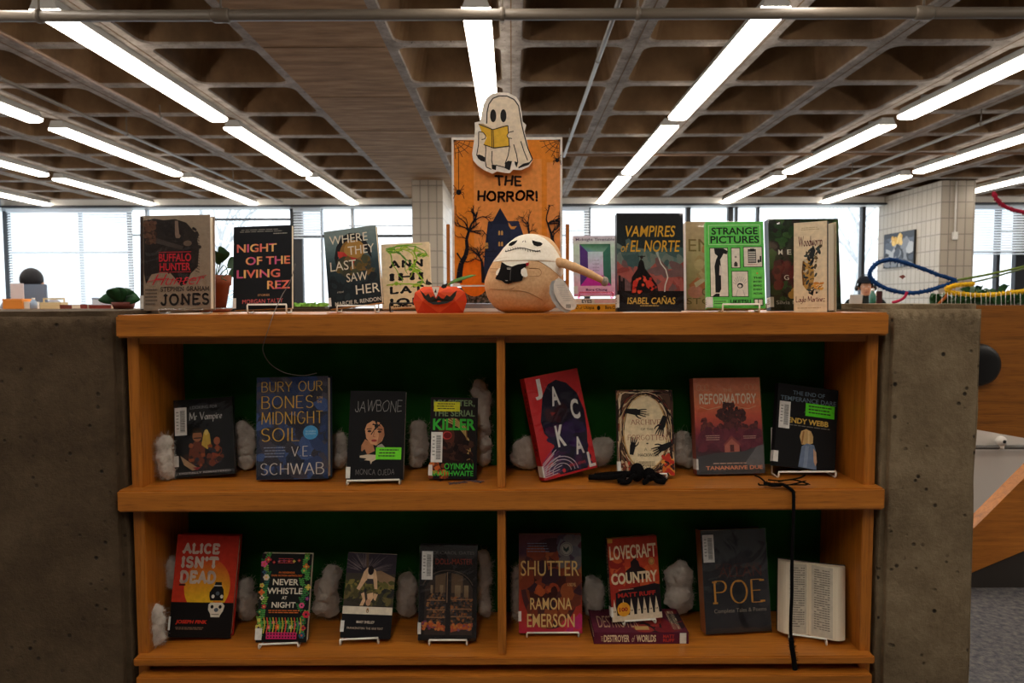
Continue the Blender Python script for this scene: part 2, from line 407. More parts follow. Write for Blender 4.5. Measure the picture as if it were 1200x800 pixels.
# tiled pillars
def tile_mat(name):
    M = mat(name, rough=0.45, spec=0.4)
    t = N(M, 'ShaderNodeTexCoord'); mp = N(M, 'ShaderNodeMapping'); L(M, t.outputs['UV'], mp.inputs[0])
    b = N(M, 'ShaderNodeTexBrick'); b.offset = 0.5; b.squash = 1.0
    b.inputs['Color1'].default_value = (*lin((178,168,153)),1); b.inputs['Color2'].default_value = (*lin((168,158,143)),1); b.inputs['Mortar'].default_value = (*lin((132,124,114)),1)
    b.inputs['Scale'].default_value = 1; b.inputs['Mortar Size'].default_value = 0.008; b.inputs['Brick Width'].default_value = 0.125; b.inputs['Row Height'].default_value = 0.245
    b.offset = 0.0
    L(M, mp.outputs[0], b.inputs['Vector']); L(M, b.outputs['Color'], BS(M).inputs['Base Color'])
    bp = N(M, 'ShaderNodeBump', Strength=0.4, Distance=0.01); bp.invert = True; L(M, b.outputs['Fac'], bp.inputs['Height']); L(M, bp.outputs[0], BS(M).inputs['Normal'])
    return M
MT['tile'] = tile_mat('glazed_wall_tile')
def pier(name, x0, x1, y0, y1, tw, th, label):
    mb = MB(); mb.box(x0, x1, y0, y1, 0, ZR, MT['tile']); o = struct(mb.obj(name), label)
    uv = o.data.uv_layers.new(name='UVMap')
    for p in o.data.polygons:
        for li in p.loop_indices:
            c = o.data.vertices[o.data.loops[li].vertex_index].co
            u = (c.x-x0) if abs(p.normal.y) > 0.5 else (c.y-y0)
            uv.data[li].uv = (u, c.z)
    return o
pier('wall_tiled_middle', at(484,354,10.4).x, at(520,354,10.4).x, 10.4, YF-0.02, 0.1, 0.225, 'beige tiled pillar left of the orange poster')
pier('wall_tiled_right', 6.61, 7.13, 10.6, YF-0.02, 0.135, 0.27, 'cream tiled pier on the right with a picture')

# outside: pale ground and bare trees
mb = MB(); mb.box(-60, 60, YF+1, 90, -0.6, -0.5, mat('snowy_ground', (235,238,240), 0.9)); struct(mb.obj('ground_outside'))
barkM = noisy('washed_out_bark', [(0.3,(190,190,190)),(0.7,(220,220,220))], nscale=12, rough=0.9)  # bark colour kept pale to imitate the overexposed glare outside
def bare_tree(x, y, h, seed, label):
    rnd = random.Random(seed); mb = MB(); tw = MB()
    def br(p, d, ln, r, lv):
        pts = [p]; q = p; dd = d
        for _ in range(3):
            dd = (dd+Vector((rnd.uniform(-.2,.2), rnd.uniform(-.2,.2), rnd.uniform(-.08,.14)))).normalized(); q = q+dd*ln/3; pts.append(q)
        (mb if lv < 1 else tw).tube(pts, [r, r*0.85, r*0.7, r*0.5], barkM, 5)
        if lv < 4:
            for _ in range(3 if lv else 6):
                t = rnd.choice(pts[1:]); an = rnd.uniform(0, 6.28)
                nd = (dd*0.7+Vector((math.cos(an)*0.8, math.sin(an)*0.5, rnd.uniform(0.1,0.7)))).normalized()
                br(t, nd, ln*rnd.uniform(0.5,0.72), r*0.5, lv+1)
    br(Vector((0,0,0)), Vector((0,0,1)), h*0.5, h*0.013, 0)
    e = empty('bare_tree', (x, y, -0.5)); mb.obj('trunk', e); tw.obj('branches', e)
    tag(e, label, 'tree', 'bare trees outside the windows')
bare_tree(-7.5, 17.5, 7, 3, 'faint leafless tree outside the window above the dark lettered paperback')
bare_tree(11.0, 22.0, 8, 5, 'faint leafless tree outside the window right of the standing pale book')
bare_tree(21, 26.0, 8, 8, 'faint leafless tree outside the window behind the tiled pier')

# ------------------------------------------------------------------ ceiling lights
def fixture_proto():
    rt = empty('ceiling_light'); Lg = 2.45
    h = MB(); prof = [(-0.085,0.0),(-0.055,0.075),(0.055,0.075),(0.085,0.0)]
    n = 4; vs = [(x,0,z+0.02) for x,z in prof]+[(x,Lg,z+0.02) for x,z in prof]
    h.add(vs, [(0,1,2,3),(7,6,5,4),(0,4,5,1),(1,5,6,2),(2,6,7,3)], MT['housing']); h.obj('housing', rt)
    l = MB(); pr = [(-0.088,0.024),(-0.084,0.0),(-0.05,-0.012),(0.05,-0.012),(0.084,0.0),(0.088,0.024)]
    for (a, b) in ((0.004, 1.222), (1.228, Lg-0.004)):
        vs = [(x,a,z) for x,z in pr]+[(x,b,z) for x,z in pr]
        l.add(vs, [(i, i+1, 7+i, 6+i) for i in range(5)]+[(0,1,2,3,4,5)[::-1], (6,7,8,9,10,11)], MT['lens'])
    l.obj('lens', rt)
    for y in (0.3, Lg-0.3): b = MB(); b.box(-0.03, 0.03, y-0.02, y+0.02, 0.094, ZR-ZL+0.03, MT['housing']); b.obj('bracket', rt)
    return rt
ROWS = [-4.70, -3.655, -2.615, -1.605, -0.12, 0.912, 2.165, 3.18, 4.25, 5.4]
SEG = [4.20, 6.97, 9.73]
ords = ['first','second','third','fourth','fifth','sixth','seventh','eighth','ninth','tenth']
def copy_thing(o):
    c = o.copy(); COL.objects.link(c)
    for ch in o.children:
        k = ch.copy(); COL.objects.link(k); k.parent = c; k.matrix_parent_inverse = ch.matrix_parent_inverse.copy()
        for g in ch.children:
            q = g.copy(); COL.objects.link(q); q.parent = k
    return c
fx = fixture_proto(); first = True
for ri, r in enumerate(ROWS):
    for si, y in enumerate([-1.34, 1.43]+SEG):
        x = r*1.747
        if si < 2 and not (-4 < r < 3.5): continue
        if ri >= 9 and si != 4: continue
        o = fx if first else copy_thing(fx); first = False
        o.location = (x, y, ZL)
        where = ['unseen overhead behind the viewer', 'unseen overhead, closer than the pipe', 'nearest of its row', 'middle of its row', 'farthest of its row'][si]
        tag(o, 'long white fluorescent ceiling light, %s row from left, %s' % (ords[ri], where), 'ceiling light', 'rows of fluorescent ceiling lights')

# ------------------------------------------------------------------ pipes under the ceiling
def pipe(pts, r, m, label, hang=(), name='ceiling_pipe', coup=()):
    rt = empty(name, pts[0]); rt.location = (0,0,0)
    mb = MB(); mb.tube(pts, r, m, 12); mb.obj('pipe_run', rt)
    for p in hang:
        h = MB(); h.tube([(p[0], p[1], p[2]), (p[0], p[1], ZR+0.01)], 0.006, MT['pipe'], 6); h.lathe([(r*1.25,-0.012),(r*1.25,0.012)], MT['pipe'], 12, M=Matrix.Rotation(math.pi/2,4,'Y') if abs(pts[0][0]-pts[-1][0])>1 else Matrix.Rotation(math.pi/2,4,'X'), at=p); h.obj('hanger', rt)
    for p in coup:
        h = MB(); h.lathe([(r*1.05,-0.05),(r*1.28,-0.04),(r*1.28,0.04),(r*1.05,0.05)], m, 14, M=Matrix.Rotation(math.pi/2,4,'Y'), at=p); h.obj('coupling', rt)
    return tag(rt, label, 'pipe')
YP = 3.75; zp = ZZ(17, YP)
pipe([(XL,YP,zp),(XR,YP,zp)], 0.029, MT['pipe'], 'thick grey pipe running straight across the top of the picture', [(XX(q,YP),YP,zp) for q in (60,268,590,745,1072)], coup=[(XX(q,YP),YP,zp) for q in (268,1072)])
def along(px, py, Yr, z, a, b, r, m, label, hang=()):
    p = at(px, py, Yr); s = (z-CAMH)/(p.z-CAMH); x = p.x*s
    pipe([(x,a,z),(x,b,z)], r, m, label, [(x,h,z) for h in hang])
along(694, 90, 5, ZR-0.12, 1.0, 8.2, 0.016, MT['pipe'], 'slim pale conduit running toward the window above the poster', (5.0,7.4))
along(137, 110, 5, ZR-0.10, 1.0, 7.9, 0.014, MT['pipe_brown'], 'thin brown pipe passing under the near left lights', (4.1,6.5))
along(80, 127, 5, ZR-0.16, 1.0, 11.5, 0.016, MT['pipe'], 'thin grey pipe on hangers left of the brown pipe', (5.2,6.9,9.5))
along(1105, 162, 5, ZR-0.14, 1.0, 10.5, 0.018, MT['pipe'], 'grey pipe on rod hangers above the tiled pier', (4.8,6.7,9.2))
pipe([(XX(655,8.55),8.55,ZR-0.03),(XR,8.55,ZR-0.03)], 0.016, MT['pipe_brown'], 'thin rust brown pipe crossing the ceiling above the tiled pier')

# ------------------------------------------------------------------ concrete parapet, pier, bookcase
YFR = 1.50
Zt = CAMH-0.0245                    # top of the bookcase
XB0, XB1 = XX(134, YFR), XX(1043, YFR)
ZP = CAMH-0.0125
def z_at(py, Y=YFR): return at(600, py, Y).z
def bev(name, x0, x1, y0, y1, z0, z1, b, m, parent=None):
    mb = MB(); mb.bevbox(x0, x1, y0, y1, z0, z1, b, m); return mb.obj(name, parent)
XCL = XX(137, 1.52); XCR = XX(1040, 1.52)
def rough_block(name, x0, x1, y0, y1, z0, z1, m, label, amp=0.004):
    bm = bmesh.new(); bmesh.ops.create_cube(bm, size=1)
    for q in bm.verts: q.co = Vector(((x0+x1)/2+q.co.x*(x1-x0), (y0+y1)/2+q.co.y*(y1-y0), (z0+z1)/2+q.co.z*(z1-z0)))
    bmesh.ops.bevel(bm, geom=list(bm.edges), offset=0.012, segments=2, affect='EDGES')
    bmesh.ops.triangulate(bm, faces=bm.faces)
    for _ in range(6):
        es = [e for e in bm.edges if e.calc_length() > 0.03]
        if not es: break
        bmesh.ops.subdivide_edges(bm, edges=es, cuts=1)
        bmesh.ops.triangulate(bm, faces=bm.faces)
    for q in bm.verts:
        n = noise.noise(q.co*7)*0.5+noise.noise(q.co*23)*0.35; q.co += Vector((n, noise.noise(q.co*9+Vector((5,5,5))), n*0.4))*amp
    mb = MB(); mb.bm(bm, m, True); o = mb.obj(name); struct(o, label); return o
rough_block('wall_parapet_left', -2.4, XCL, 1.515, 2.3, 0, CAMH-0.0155, MT['conc'], 'dark pitted concrete parapet left of the bookcase')
rough_block('wall_parapet_pier', XCR, XX(1154.5, 1.515), 1.515, 2.3, 0, CAMH-0.006, MT['conc_pier'], 'pitted concrete pier right of the bookcase')
mb = MB(); mb.box(XCL, XCR, 2.06, 2.3, 0, ZP-0.004, MT['conc']); struct(mb.obj('wall_parapet_behind'))

zs2t, zs2b = z_at(573.5), z_at(599); zb1, zb2 = z_at(771.5), z_at(781)
bc = empty('bookcase', (0, 1.65, 0)); bc.location = (0,0,0)
tag(bc, 'built-in honey oak bookcase with two open shelves and green backing between concrete', 'bookcase')
ZTB = z_at(394.5)
bev('top_board', XB0, XB1, YFR, 2.05, ZTB, Zt, 0.004, MT['oak_x'], bc)
XS0, XS1 = XX(147, 1.53), XX(1031, 1.53)
TH = 0.022
bev('top_rail', XS0, XS1, 1.535, 1.56, z_at(402.5), ZTB, 0.001, MT['oak_x'], bc)
for k, (a, b) in enumerate(((XS0, XS0+0.026), (XS1-0.026, XS1))):
    bev('side_panel', a, b, 1.53, 1.75, 0.0, ZTB-0.0005, 0.0015, MT['oak_z'], bc)
XD = XX(586.5, 1.52)
bev('shelf_board', XX(136.5,YFR,586), XX(1037.5,YFR,586), YFR, 1.735, zs2b, zs2t, 0.004, MT['oak_x'], bc)
bev('divider', XD-0.0092, XD+0.0092, 1.515, 1.735, zs2t+0.0003, ZTB-0.0005, 0.0015, MT['oak_z'], bc)
bev('divider', XD-0.0092, XD+0.0092, 1.515, 1.735, zb1+0.0003, zs2b-0.0005, 0.0015, MT['oak_z'], bc)
bev('bottom_board', XS0+0.002, XS1-0.002, YFR+0.005, 1.735, zb2, zb1, 0.003, MT['oak_x'], bc)
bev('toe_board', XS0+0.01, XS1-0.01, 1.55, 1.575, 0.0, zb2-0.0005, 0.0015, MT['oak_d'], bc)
bev('plinth', XS0+0.01, XS1-0.01, 1.50, 1.548, 0.0, z_at(792), 0.002, MT['oak_x'], bc)
bev('back_panel', XS0+0.027, XS1-0.027, 1.735, 1.748, zb1, ZTB, 0.001, MT['green'], bc)
# ================================================================== LETTERING
_tc = {}
def font_mesh(s, bold=0.0, slant=0.0, space=1.0):
    k = (s, bold, slant, space)
    if k not in _tc:
        c = D.curves.new('t', 'FONT'); c.body = s; c.fill_mode = 'FRONT'; c.resolution_u = 3; c.offset = bold; c.shear = slant; c.space_character = space
        o = D.objects.new('t', c); me = D.meshes.new_from_object(o)
        vs = [(v.co.x, v.co.y) for v in me.vertices]; fs = [tuple(p.vertices) for p in me.polygons]
        D.objects.remove(o); D.curves.remove(c); D.meshes.remove(me); _tc[k] = (vs, fs)
    return _tc[k]
def arc(cx, cy, rx, ry, a0, a1, n=9):
    return [(cx+rx*math.cos(math.radians(a0+(a1-a0)*i/(n-1))), cy+ry*math.sin(math.radians(a0+(a1-a0)*i/(n-1)))) for i in range(n)]
GL = {
 'A': (.8, [[(0,0),(.4,1),(.8,0)], [(.16,.36),(.64,.36)]]),
 'B': (.7, [[(.03,0),(.03,1)], [(.03,1),(.35,1)]+arc(.36,.77,.27,.23,90,-90)+[(.03,.53)], [(.03,.53),(.36,.53)]+arc(.38,.265,.31,.265,90,-90)+[(.03,0)]]),
 'C': (.75, [arc(.42,.5,.4,.5,50,310,14)]),
 'D': (.78, [[(.03,0),(.03,1)], [(.03,1),(.28,1)]+arc(.28,.5,.48,.5,90,-90,12)+[(.03,0)]]),
 'E': (.62, [[(.6,1),(.03,1),(.03,0),(.6,0)], [(.03,.52),(.5,.52)]]),
 'F': (.6, [[(.58,1),(.03,1),(.03,0)], [(.03,.52),(.48,.52)]]),
 'G': (.82, [arc(.42,.5,.4,.5,50,340,14)+[(.8,.45)], [(.5,.45),(.82,.45)]]),
 'H': (.74, [[(.03,0),(.03,1)], [(.71,0),(.71,1)], [(.03,.5),(.71,.5)]]),
 'I': (.12, [[(.06,0),(.06,1)]]),
 'J': (.5, [[(.46,1),(.46,.25)]+arc(.24,.25,.22,.25,0,-170)]),
 'K': (.7, [[(.03,0),(.03,1)], [(.66,1),(.05,.42)], [(.25,.6),(.7,0)]]),
 'L': (.58, [[(.03,1),(.03,0),(.57,0)]]),
 'M': (.95, [[(.02,0),(.08,1),(.47,.15),(.87,1),(.93,0)]]),
 'N': (.76, [[(.03,0),(.03,1),(.73,0),(.73,1)]]),
 'O': (.9, [arc(.45,.5,.43,.5,90,450,20)]),
 'P': (.66, [[(.03,0),(.03,1)], [(.03,1),(.35,1)]+arc(.36,.75,.28,.25,90,-90)+[(.03,.5)]]),
 'Q': (.9, [arc(.45,.5,.43,.5,90,450,20), [(.55,.25),(.9,-.05)]]),
 'R': (.7, [[(.03,0),(.03,1)], [(.03,1),(.35,1)]+arc(.36,.75,.28,.25,90,-90)+[(.03,.5)], [(.3,.5),(.7,0)]]),
 'S': (.62, [arc(.31,.75,.28,.25,30,270,10)+arc(.31,.25,.3,.25,90,-150,10)]),
 'T': (.72, [[(0,1),(.72,1)], [(.36,1),(.36,0)]]),
 'U': (.74, [[(.03,1),(.03,.3)]+arc(.37,.3,.34,.3,180,360,10)+[(.71,1)]]),
 'V': (.78, [[(0,1),(.39,0),(.78,1)]]),
 'W': (1.1, [[(0,1),(.28,0),(.55,.95),(.82,0),(1.1,1)]]),
 'X': (.76, [[(0,0),(.74,1)], [(.02,1),(.76,0)]]),
 'Y': (.74, [[(0,1),(.37,.48),(.74,1)], [(.37,.48),(.37,0)]]),
 'Z': (.68, [[(.02,1),(.66,1),(.02,0),(.68,0)]]),
 '!': (.14, [[(.07,1),(.07,.3)], [(.07,.07),(.07,0)]]), '.': (.14, [[(.07,.07),(.07,0)]]), "'": (.14, [[(.07,1),(.07,.75)]]),
 '0': (.62, [arc(.31,.5,.29,.5,90,450,16)]), '1': (.3, [[(0,.8),(.2,1),(.2,0)]]),
 'a': (.5, [arc(.24,.25,.22,.25,90,450,12), [(.47,.52),(.47,0)]]), 'o': (.5, [arc(.24,.25,.22,.25,90,450,12)]), 'd': (.5, [arc(.24,.25,.22,.25,90,450,12), [(.47,1),(.47,0)]]),
 'w': (.74, [[(.02,.5),(.14,.02),(.28,.06),(.36,.5)], [(.36,.5),(.48,.02),(.6,.06),(.72,.56)]]), 'r': (.34, [[(.05,.5),(.05,0)], [(.05,.38),(.2,.52),(.33,.48)]]),
 'm': (.78, [[(.05,.5),(.05,0)], [(.05,.4),(.2,.52),(.36,.42),(.36,0)], [(.36,.4),(.52,.52),(.7,.42),(.7,0)]]), 'n': (.46, [[(.05,.5),(.05,0)], [(.05,.4),(.22,.52),(.4,.42),(.4,0)]]),
 'y': (.46, [[(.03,.5),(.05,.1),(.24,0),(.42,.12)], [(.43,.52),(.43,-.2),(.2,-.35),(.03,-.25)]]), 'l': (.12, [[(.06,1),(.06,0)]]), 'i': (.12, [[(.06,.5),(.06,0)], [(.06,.72),(.06,.66)]]),
 't': (.34, [[(.15,.8),(.15,.08),(.3,.02)], [(0,.52),(.32,.52)]]), 'e': (.44, [[(.03,.28),(.4,.3)]+arc(.22,.27,.2,.25,20,320,12)]), 'z': (.42, [[(.03,.5),(.4,.5),(.03,0),(.42,0)]]),
 'g': (.48, [arc(.24,.26,.21,.25,90,450,12), [(.45,.52),(.45,-.2),(.2,-.34),(.03,-.22)]]), 'p': (.5, [arc(.27,.25,.22,.25,90,450,12), [(.05,.52),(.05,-.35)]]), 'u': (.46, [[(.04,.5),(.05,.08),(.22,0),(.42,.12)], [(.42,.52),(.42,0)]]),
 'h': (.46, [[(.05,1),(.05,0)], [(.05,.4),(.22,.52),(.4,.42),(.4,0)]]), 's': (.36, [[(.33,.45),(.15,.52),(.04,.4),(.3,.16),(.2,.0),(.03,.06)]]), ' ': (.35, []), '-': (.4, [[(.05,.4),(.35,.4)]]),
}
def stroke_mesh(s, wt=0.06, jit=0.0, slab=0.0, nib=None, gap=0.2, seed=1, thinx=1.0):
    rnd = random.Random(seed); vs = []; fs = []; X = 0
    def quad(a, b, n):
        k = len(vs); vs.extend([(a[0]+n[0],a[1]+n[1]),(a[0]-n[0],a[1]-n[1]),(b[0]-n[0],b[1]-n[1]),(b[0]+n[0],b[1]+n[1])]); fs.append((k,k+1,k+2,k+3))
    def dot(p):
        k = len(vs); vs.extend([(p[0]+wt*math.cos(q*1.0472), p[1]+wt*math.sin(q*1.0472)) for q in range(6)]); fs.append(tuple(range(k,k+6)))
    for ch in s:
        wdt, st = GL.get(ch, GL.get(ch.upper(), (.4, [])))
        ox = X; rot = rnd.uniform(-1,1)*jit*0.8; oy = rnd.uniform(-1,1)*jit*0.6
        for pl in st:
            P = [(ox+x+rnd.uniform(-1,1)*jit*0.25+rot*(y-.5), y+oy+rnd.uniform(-1,1)*jit*0.25) for x, y in pl]
            for a, b in zip(P, P[1:]):
                d = math.hypot(b[0]-a[0], b[1]-a[1]) or 1e-6
                if nib: quad(a, b, (nib[0], nib[1]))
                else:
                    h = wt
                    if thinx != 1.0: h = wt*(thinx+(1-thinx)*abs((b[1]-a[1])/d))
                    quad(a, b, (-(b[1]-a[1])/d*h, (b[0]-a[0])/d*h))
            if nib:
                for p in P: quad((p[0]-.02,p[1]), (p[0]+.02,p[1]), nib)
            elif thinx == 1.0:
                for p in P: dot(p)
            if slab:
                for p in (P[0], P[-1]):
                    if p[1] < 0.08 or p[1] > 0.92:
                        q = wt*0.8; e = slab
                        yy = q if p[1] < .5 else 1-q
                        k = len(vs); vs.extend([(p[0]-e,yy-q),(p[0]+e,yy-q),(p[0]+e,yy+q),(p[0]-e,yy+q)]); fs.append((k,k+1,k+2,k+3))
        X += wdt+gap
    return vs, fs

class Art:
    """flat printed artwork: x 0..1 across, y 0..1 down, colours in sRGB 0-255"""
    def __init__(self, mb, w, h, m, x0=None, z0=0.0, y=0.0, step=3e-5, T=None, smat=None):
        self.mb, self.w, self.h, self.m = mb, w, h, m; self.x0 = -w/2 if x0 is None else x0; self.z0 = z0; self.y = y; self.k = 0; self.step = step; self.T = T
    def P(self, x, y):
        v = Vector((self.x0+x*self.w, self.y-self.k*self.step, self.z0+(1-y)*self.h))
        return self.T @ v if self.T else v
    def poly(self, pts, c):
        self.k += 1; self.mb.add([self.P(*p) for p in pts], [tuple(range(len(pts)))], self.m, False, c)
    def rect(self, x0, y0, x1, y1, c, c2=None, horiz=False):
        if c2: c = [c, c, c2, c2] if not horiz else [c, c2, c2, c]
        self.poly([(x0,y0),(x1,y0),(x1,y1),(x0,y1)], c)
    def grad(self, x0, y0, x1, y1, stops):
        for (a, c), (b, d) in zip(stops, stops[1:]): self.rect(x0, y0+(y1-y0)*a, x1, y0+(y1-y0)*b, c, d)
    def ell(self, cx, cy, rx, ry, c, n=28, a0=0, a1=360):
        self.poly([(cx+rx*math.cos(math.radians(a0+(a1-a0)*i/n)), cy+ry*math.sin(math.radians(a0+(a1-a0)*i/n))) for i in range(n)], c)
    def ring(self, cx, cy, rx, ry, wd, c, n=28, a0=0, a1=360):
        self.line([(cx+rx*math.cos(math.radians(a0+(a1-a0)*i/n)), cy+ry*math.sin(math.radians(a0+(a1-a0)*i/n))) for i in range(n+1)], wd, c)
    def line(self, pts, wd, c, taper=1.0):
        self.k += 1; asp = self.w/self.h; n = len(pts)
        for i, (a, b) in enumerate(zip(pts, pts[1:])):
            dx, dy = (b[0]-a[0])*asp, b[1]-a[1]; d = math.hypot(dx, dy) or 1e-6
            w0 = wd*(1+(taper-1)*i/max(1,n-1)); w1 = wd*(1+(taper-1)*(i+1)/max(1,n-1))
            nx, ny = -dy/d/2/asp, dx/d/2
            self.mb.add([self.P(a[0]+nx*w0,a[1]+ny*w0), self.P(a[0]-nx*w0,a[1]-ny*w0), self.P(b[0]-nx*w1,b[1]-ny*w1), self.P(b[0]+nx*w1,b[1]+ny*w1)], [(0,1,2,3)], self.m, False, c)
    def _fit(self, g, x0, y0, x1, y1, c):
        vs, fs = g
        if not vs: return
        self.k += 1
        ax = min(v[0] for v in vs); bx = max(v[0] for v in vs); ay = min(v[1] for v in vs); by = max(v[1] for v in vs)
        out = [self.P(x0+(v[0]-ax)/(bx-ax+1e-9)*(x1-x0), y1-(v[1]-ay)/(by-ay+1e-9)*(y1-y0)) for v in vs]
        if isinstance(c, list):
            n = len(c); cc = []
            for f in fs:
                t = (sum(vs[i][0] for i in f)/len(f)-ax)/(bx-ax+1e-9); cc.append(c[min(n-1, int(t*n))])
            for f, q in zip(fs, cc): self.mb.add([out[i] for i in f], [tuple(range(len(f)))], self.m, False, q)
        else: self.mb.add(out, fs, self.m, False, c)
    def text(self, s, x0, y0, x1, y1, c, bold=0.0, slant=0.0, space=1.0): self._fit(font_mesh(s, bold, slant, space), x0, y0, x1, y1, c)
    def stroke(self, s, x0, y0, x1, y1, c, **kw): self._fit(stroke_mesh(s, **kw), x0, y0, x1, y1, c)
    def lines(self, x0, y0, x1, y1, n, c, seed=1, fill=0.45):
        rnd = random.Random(seed); self.k += 1; hh = (y1-y0)/n
        for i in range(n):
            x = x0+rnd.uniform(0,.06)*(x1-x0); e = x1-rnd.uniform(0,.2)*(x1-x0)
            while x < e:
                b = min(e, x+rnd.uniform(.06,.16)*(x1-x0)); y = y0+i*hh
                self.mb.add([self.P(x,y), self.P(b,y), self.P(b,y+hh*fill), self.P(x,y+hh*fill)], [(0,1,2,3)], self.m, False, c); x = b+0.02*(x1-x0)
    def blobs(self, n, x0, y0, x1, y1, s0, s1, cols, seed=1, elong=1.0, mask=None):
        rnd = random.Random(seed)
        for _ in range(n):
            cx, cy = rnd.uniform(x0,x1), rnd.uniform(y0,y1)
            if mask and not mask(cx, cy): continue
            r = rnd.uniform(s0,s1); an = rnd.uniform(0,3.14); asp = self.w/self.h; p = []
            for q in range(11):
                t = q*0.5712; rr = r*rnd.uniform(.82,1.14); u, v = rr*math.cos(t)*elong, rr*math.sin(t)
                p.append((min(1,max(0,cx+(u*math.cos(an)-v*math.sin(an)))), min(1,max(0,cy+(u*math.sin(an)+v*math.cos(an))*asp))))
            self.poly(p, rnd.choice(cols)); self.k -= 0.8
    def strands(self, n, path, spread, wd, cols, seed=1, ln=(4,7)):
        """short curved strokes that follow a closed path"""
        rnd = random.Random(seed); K = len(path)
        for _ in range(n):
            i = rnd.randrange(K); o = (rnd.uniform(-1,1)*spread, rnd.uniform(-1,1)*spread*.66); q = []
            for j in range(rnd.randint(*ln)):
                x, y = path[(i+j) % K]; q.append((min(.99,max(.01,x+o[0]+rnd.uniform(-.012,.012))), min(.99,max(.01,y+o[1]+rnd.uniform(-.008,.008)))))
            self.line(q, rnd.uniform(*wd), rnd.choice(cols), .4); self.k -= .85
    def flower(self, cx, cy, r, c, c2, n=5):
        asp = self.w/self.h
        for k in range(n): t = 6.283*k/n; self.ell(cx+r*.62*math.cos(t), cy+r*.62*asp*math.sin(t), r*.42, r*.42*asp, c, 9); self.k -= .85
        self.ell(cx, cy, r*.34, r*.34*asp, c2, 8); self.k -= .8
    def sprig(self, x, y, dx, dy, c, n=4, s=.05):
        asp = self.w/self.h; self.line([(x,y),(x+dx,y+dy)], .008, c); self.k -= .8
        for k in range(n):
            t = (k+1)/n; px, py = x+dx*t, y+dy*t
            for q in (-1,1): self.poly([(px,py),(px+q*s*.6,py-s*.5*asp),(px+q*s,py-s*.2*asp),(px+q*s*.5,py+s*.15*asp)], c); self.k -= .85
    def barcode(self, x0, y0, x1, y1, vert=True, seed=1):
        self.rect(x0, y0, x1, y1, (236,234,228)); rnd = random.Random(seed); self.k += 1
        L0, L1 = (y0+(y1-y0)*.12, y1-(y1-y0)*.12) if vert else (x0+(x1-x0)*.1, x1-(x1-x0)*.1); t = L0
        while t < L1:
            d = rnd.uniform(.008,.03)*(L1-L0)
            if vert: q = [self.P(x0+(x1-x0)*.45,t), self.P(x0+(x1-x0)*.85,t), self.P(x0+(x1-x0)*.85,t+d), self.P(x0+(x1-x0)*.45,t+d)]
            else: q = [self.P(t,y0+.2*(y1-y0)), self.P(t+d,y0+.2*(y1-y0)), self.P(t+d,y0+.7*(y1-y0)), self.P(t,y0+.7*(y1-y0))]
            self.mb.add(q, [(0,1,2,3)], self.m, False, (30,30,32)); t += d*2.0
        self.lines(x0+(x1-x0)*.12, y0+(y1-y0)*.15, x0+(x1-x0)*.35, y1-(y1-y0)*.15, 6, (120,118,115), seed, .3)

# ================================================================== BOOKS
def fit_cover(TL, TR, BR, BL, Y, lean, yaw):
    """6-DOF pose of a leaning cover from its four corners in the photo and the distance of its foot"""
    P0 = at((BL[0]+BR[0])/2, (BL[1]+BR[1])/2, Y)
    u = Vector((math.cos(yaw), math.sin(yaw), 0)); b = Vector((-math.sin(yaw), math.cos(yaw), 0))
    v = (Vector((0,0,1))*math.cos(lean)+b*math.sin(lean)); n = u.cross(v)
    def hit(p):
        d = ray(*p); t = (P0-CPOS).dot(n)/d.dot(n); q = CPOS+d*t-P0; return Vector((q.dot(u), q.dot(v)))
    tl, tr, br, bl = hit(TL), hit(TR), hit(BR), hit(BL)
    hx = ((tr-tl)+(br-bl))/2; hv = ((tl-bl)+(tr-br))/2
    dirx = Vector((hx.x+hv.y, hx.y-hv.x)); dirx.normalize()
    c = (tl+tr+br+bl)/4; w = hx.length; h = hv.length
    dv = Vector((-dirx.y, dirx.x))
    foot = c-dv*h/2
    X = u*dirx.x+v*dirx.y; Z = u*dv.x+v*dv.y; Yv = Z.cross(X)
    M = Matrix.Identity(4); O = P0+u*foot.x+v*foot.y
    for i in range(3): M[i][0] = X[i]; M[i][1] = Yv[i]; M[i][2] = Z[i]; M[i][3] = O[i]
    return M, w, h
def inherit(p, c): c.parent = p; return c
BOOKS = {}
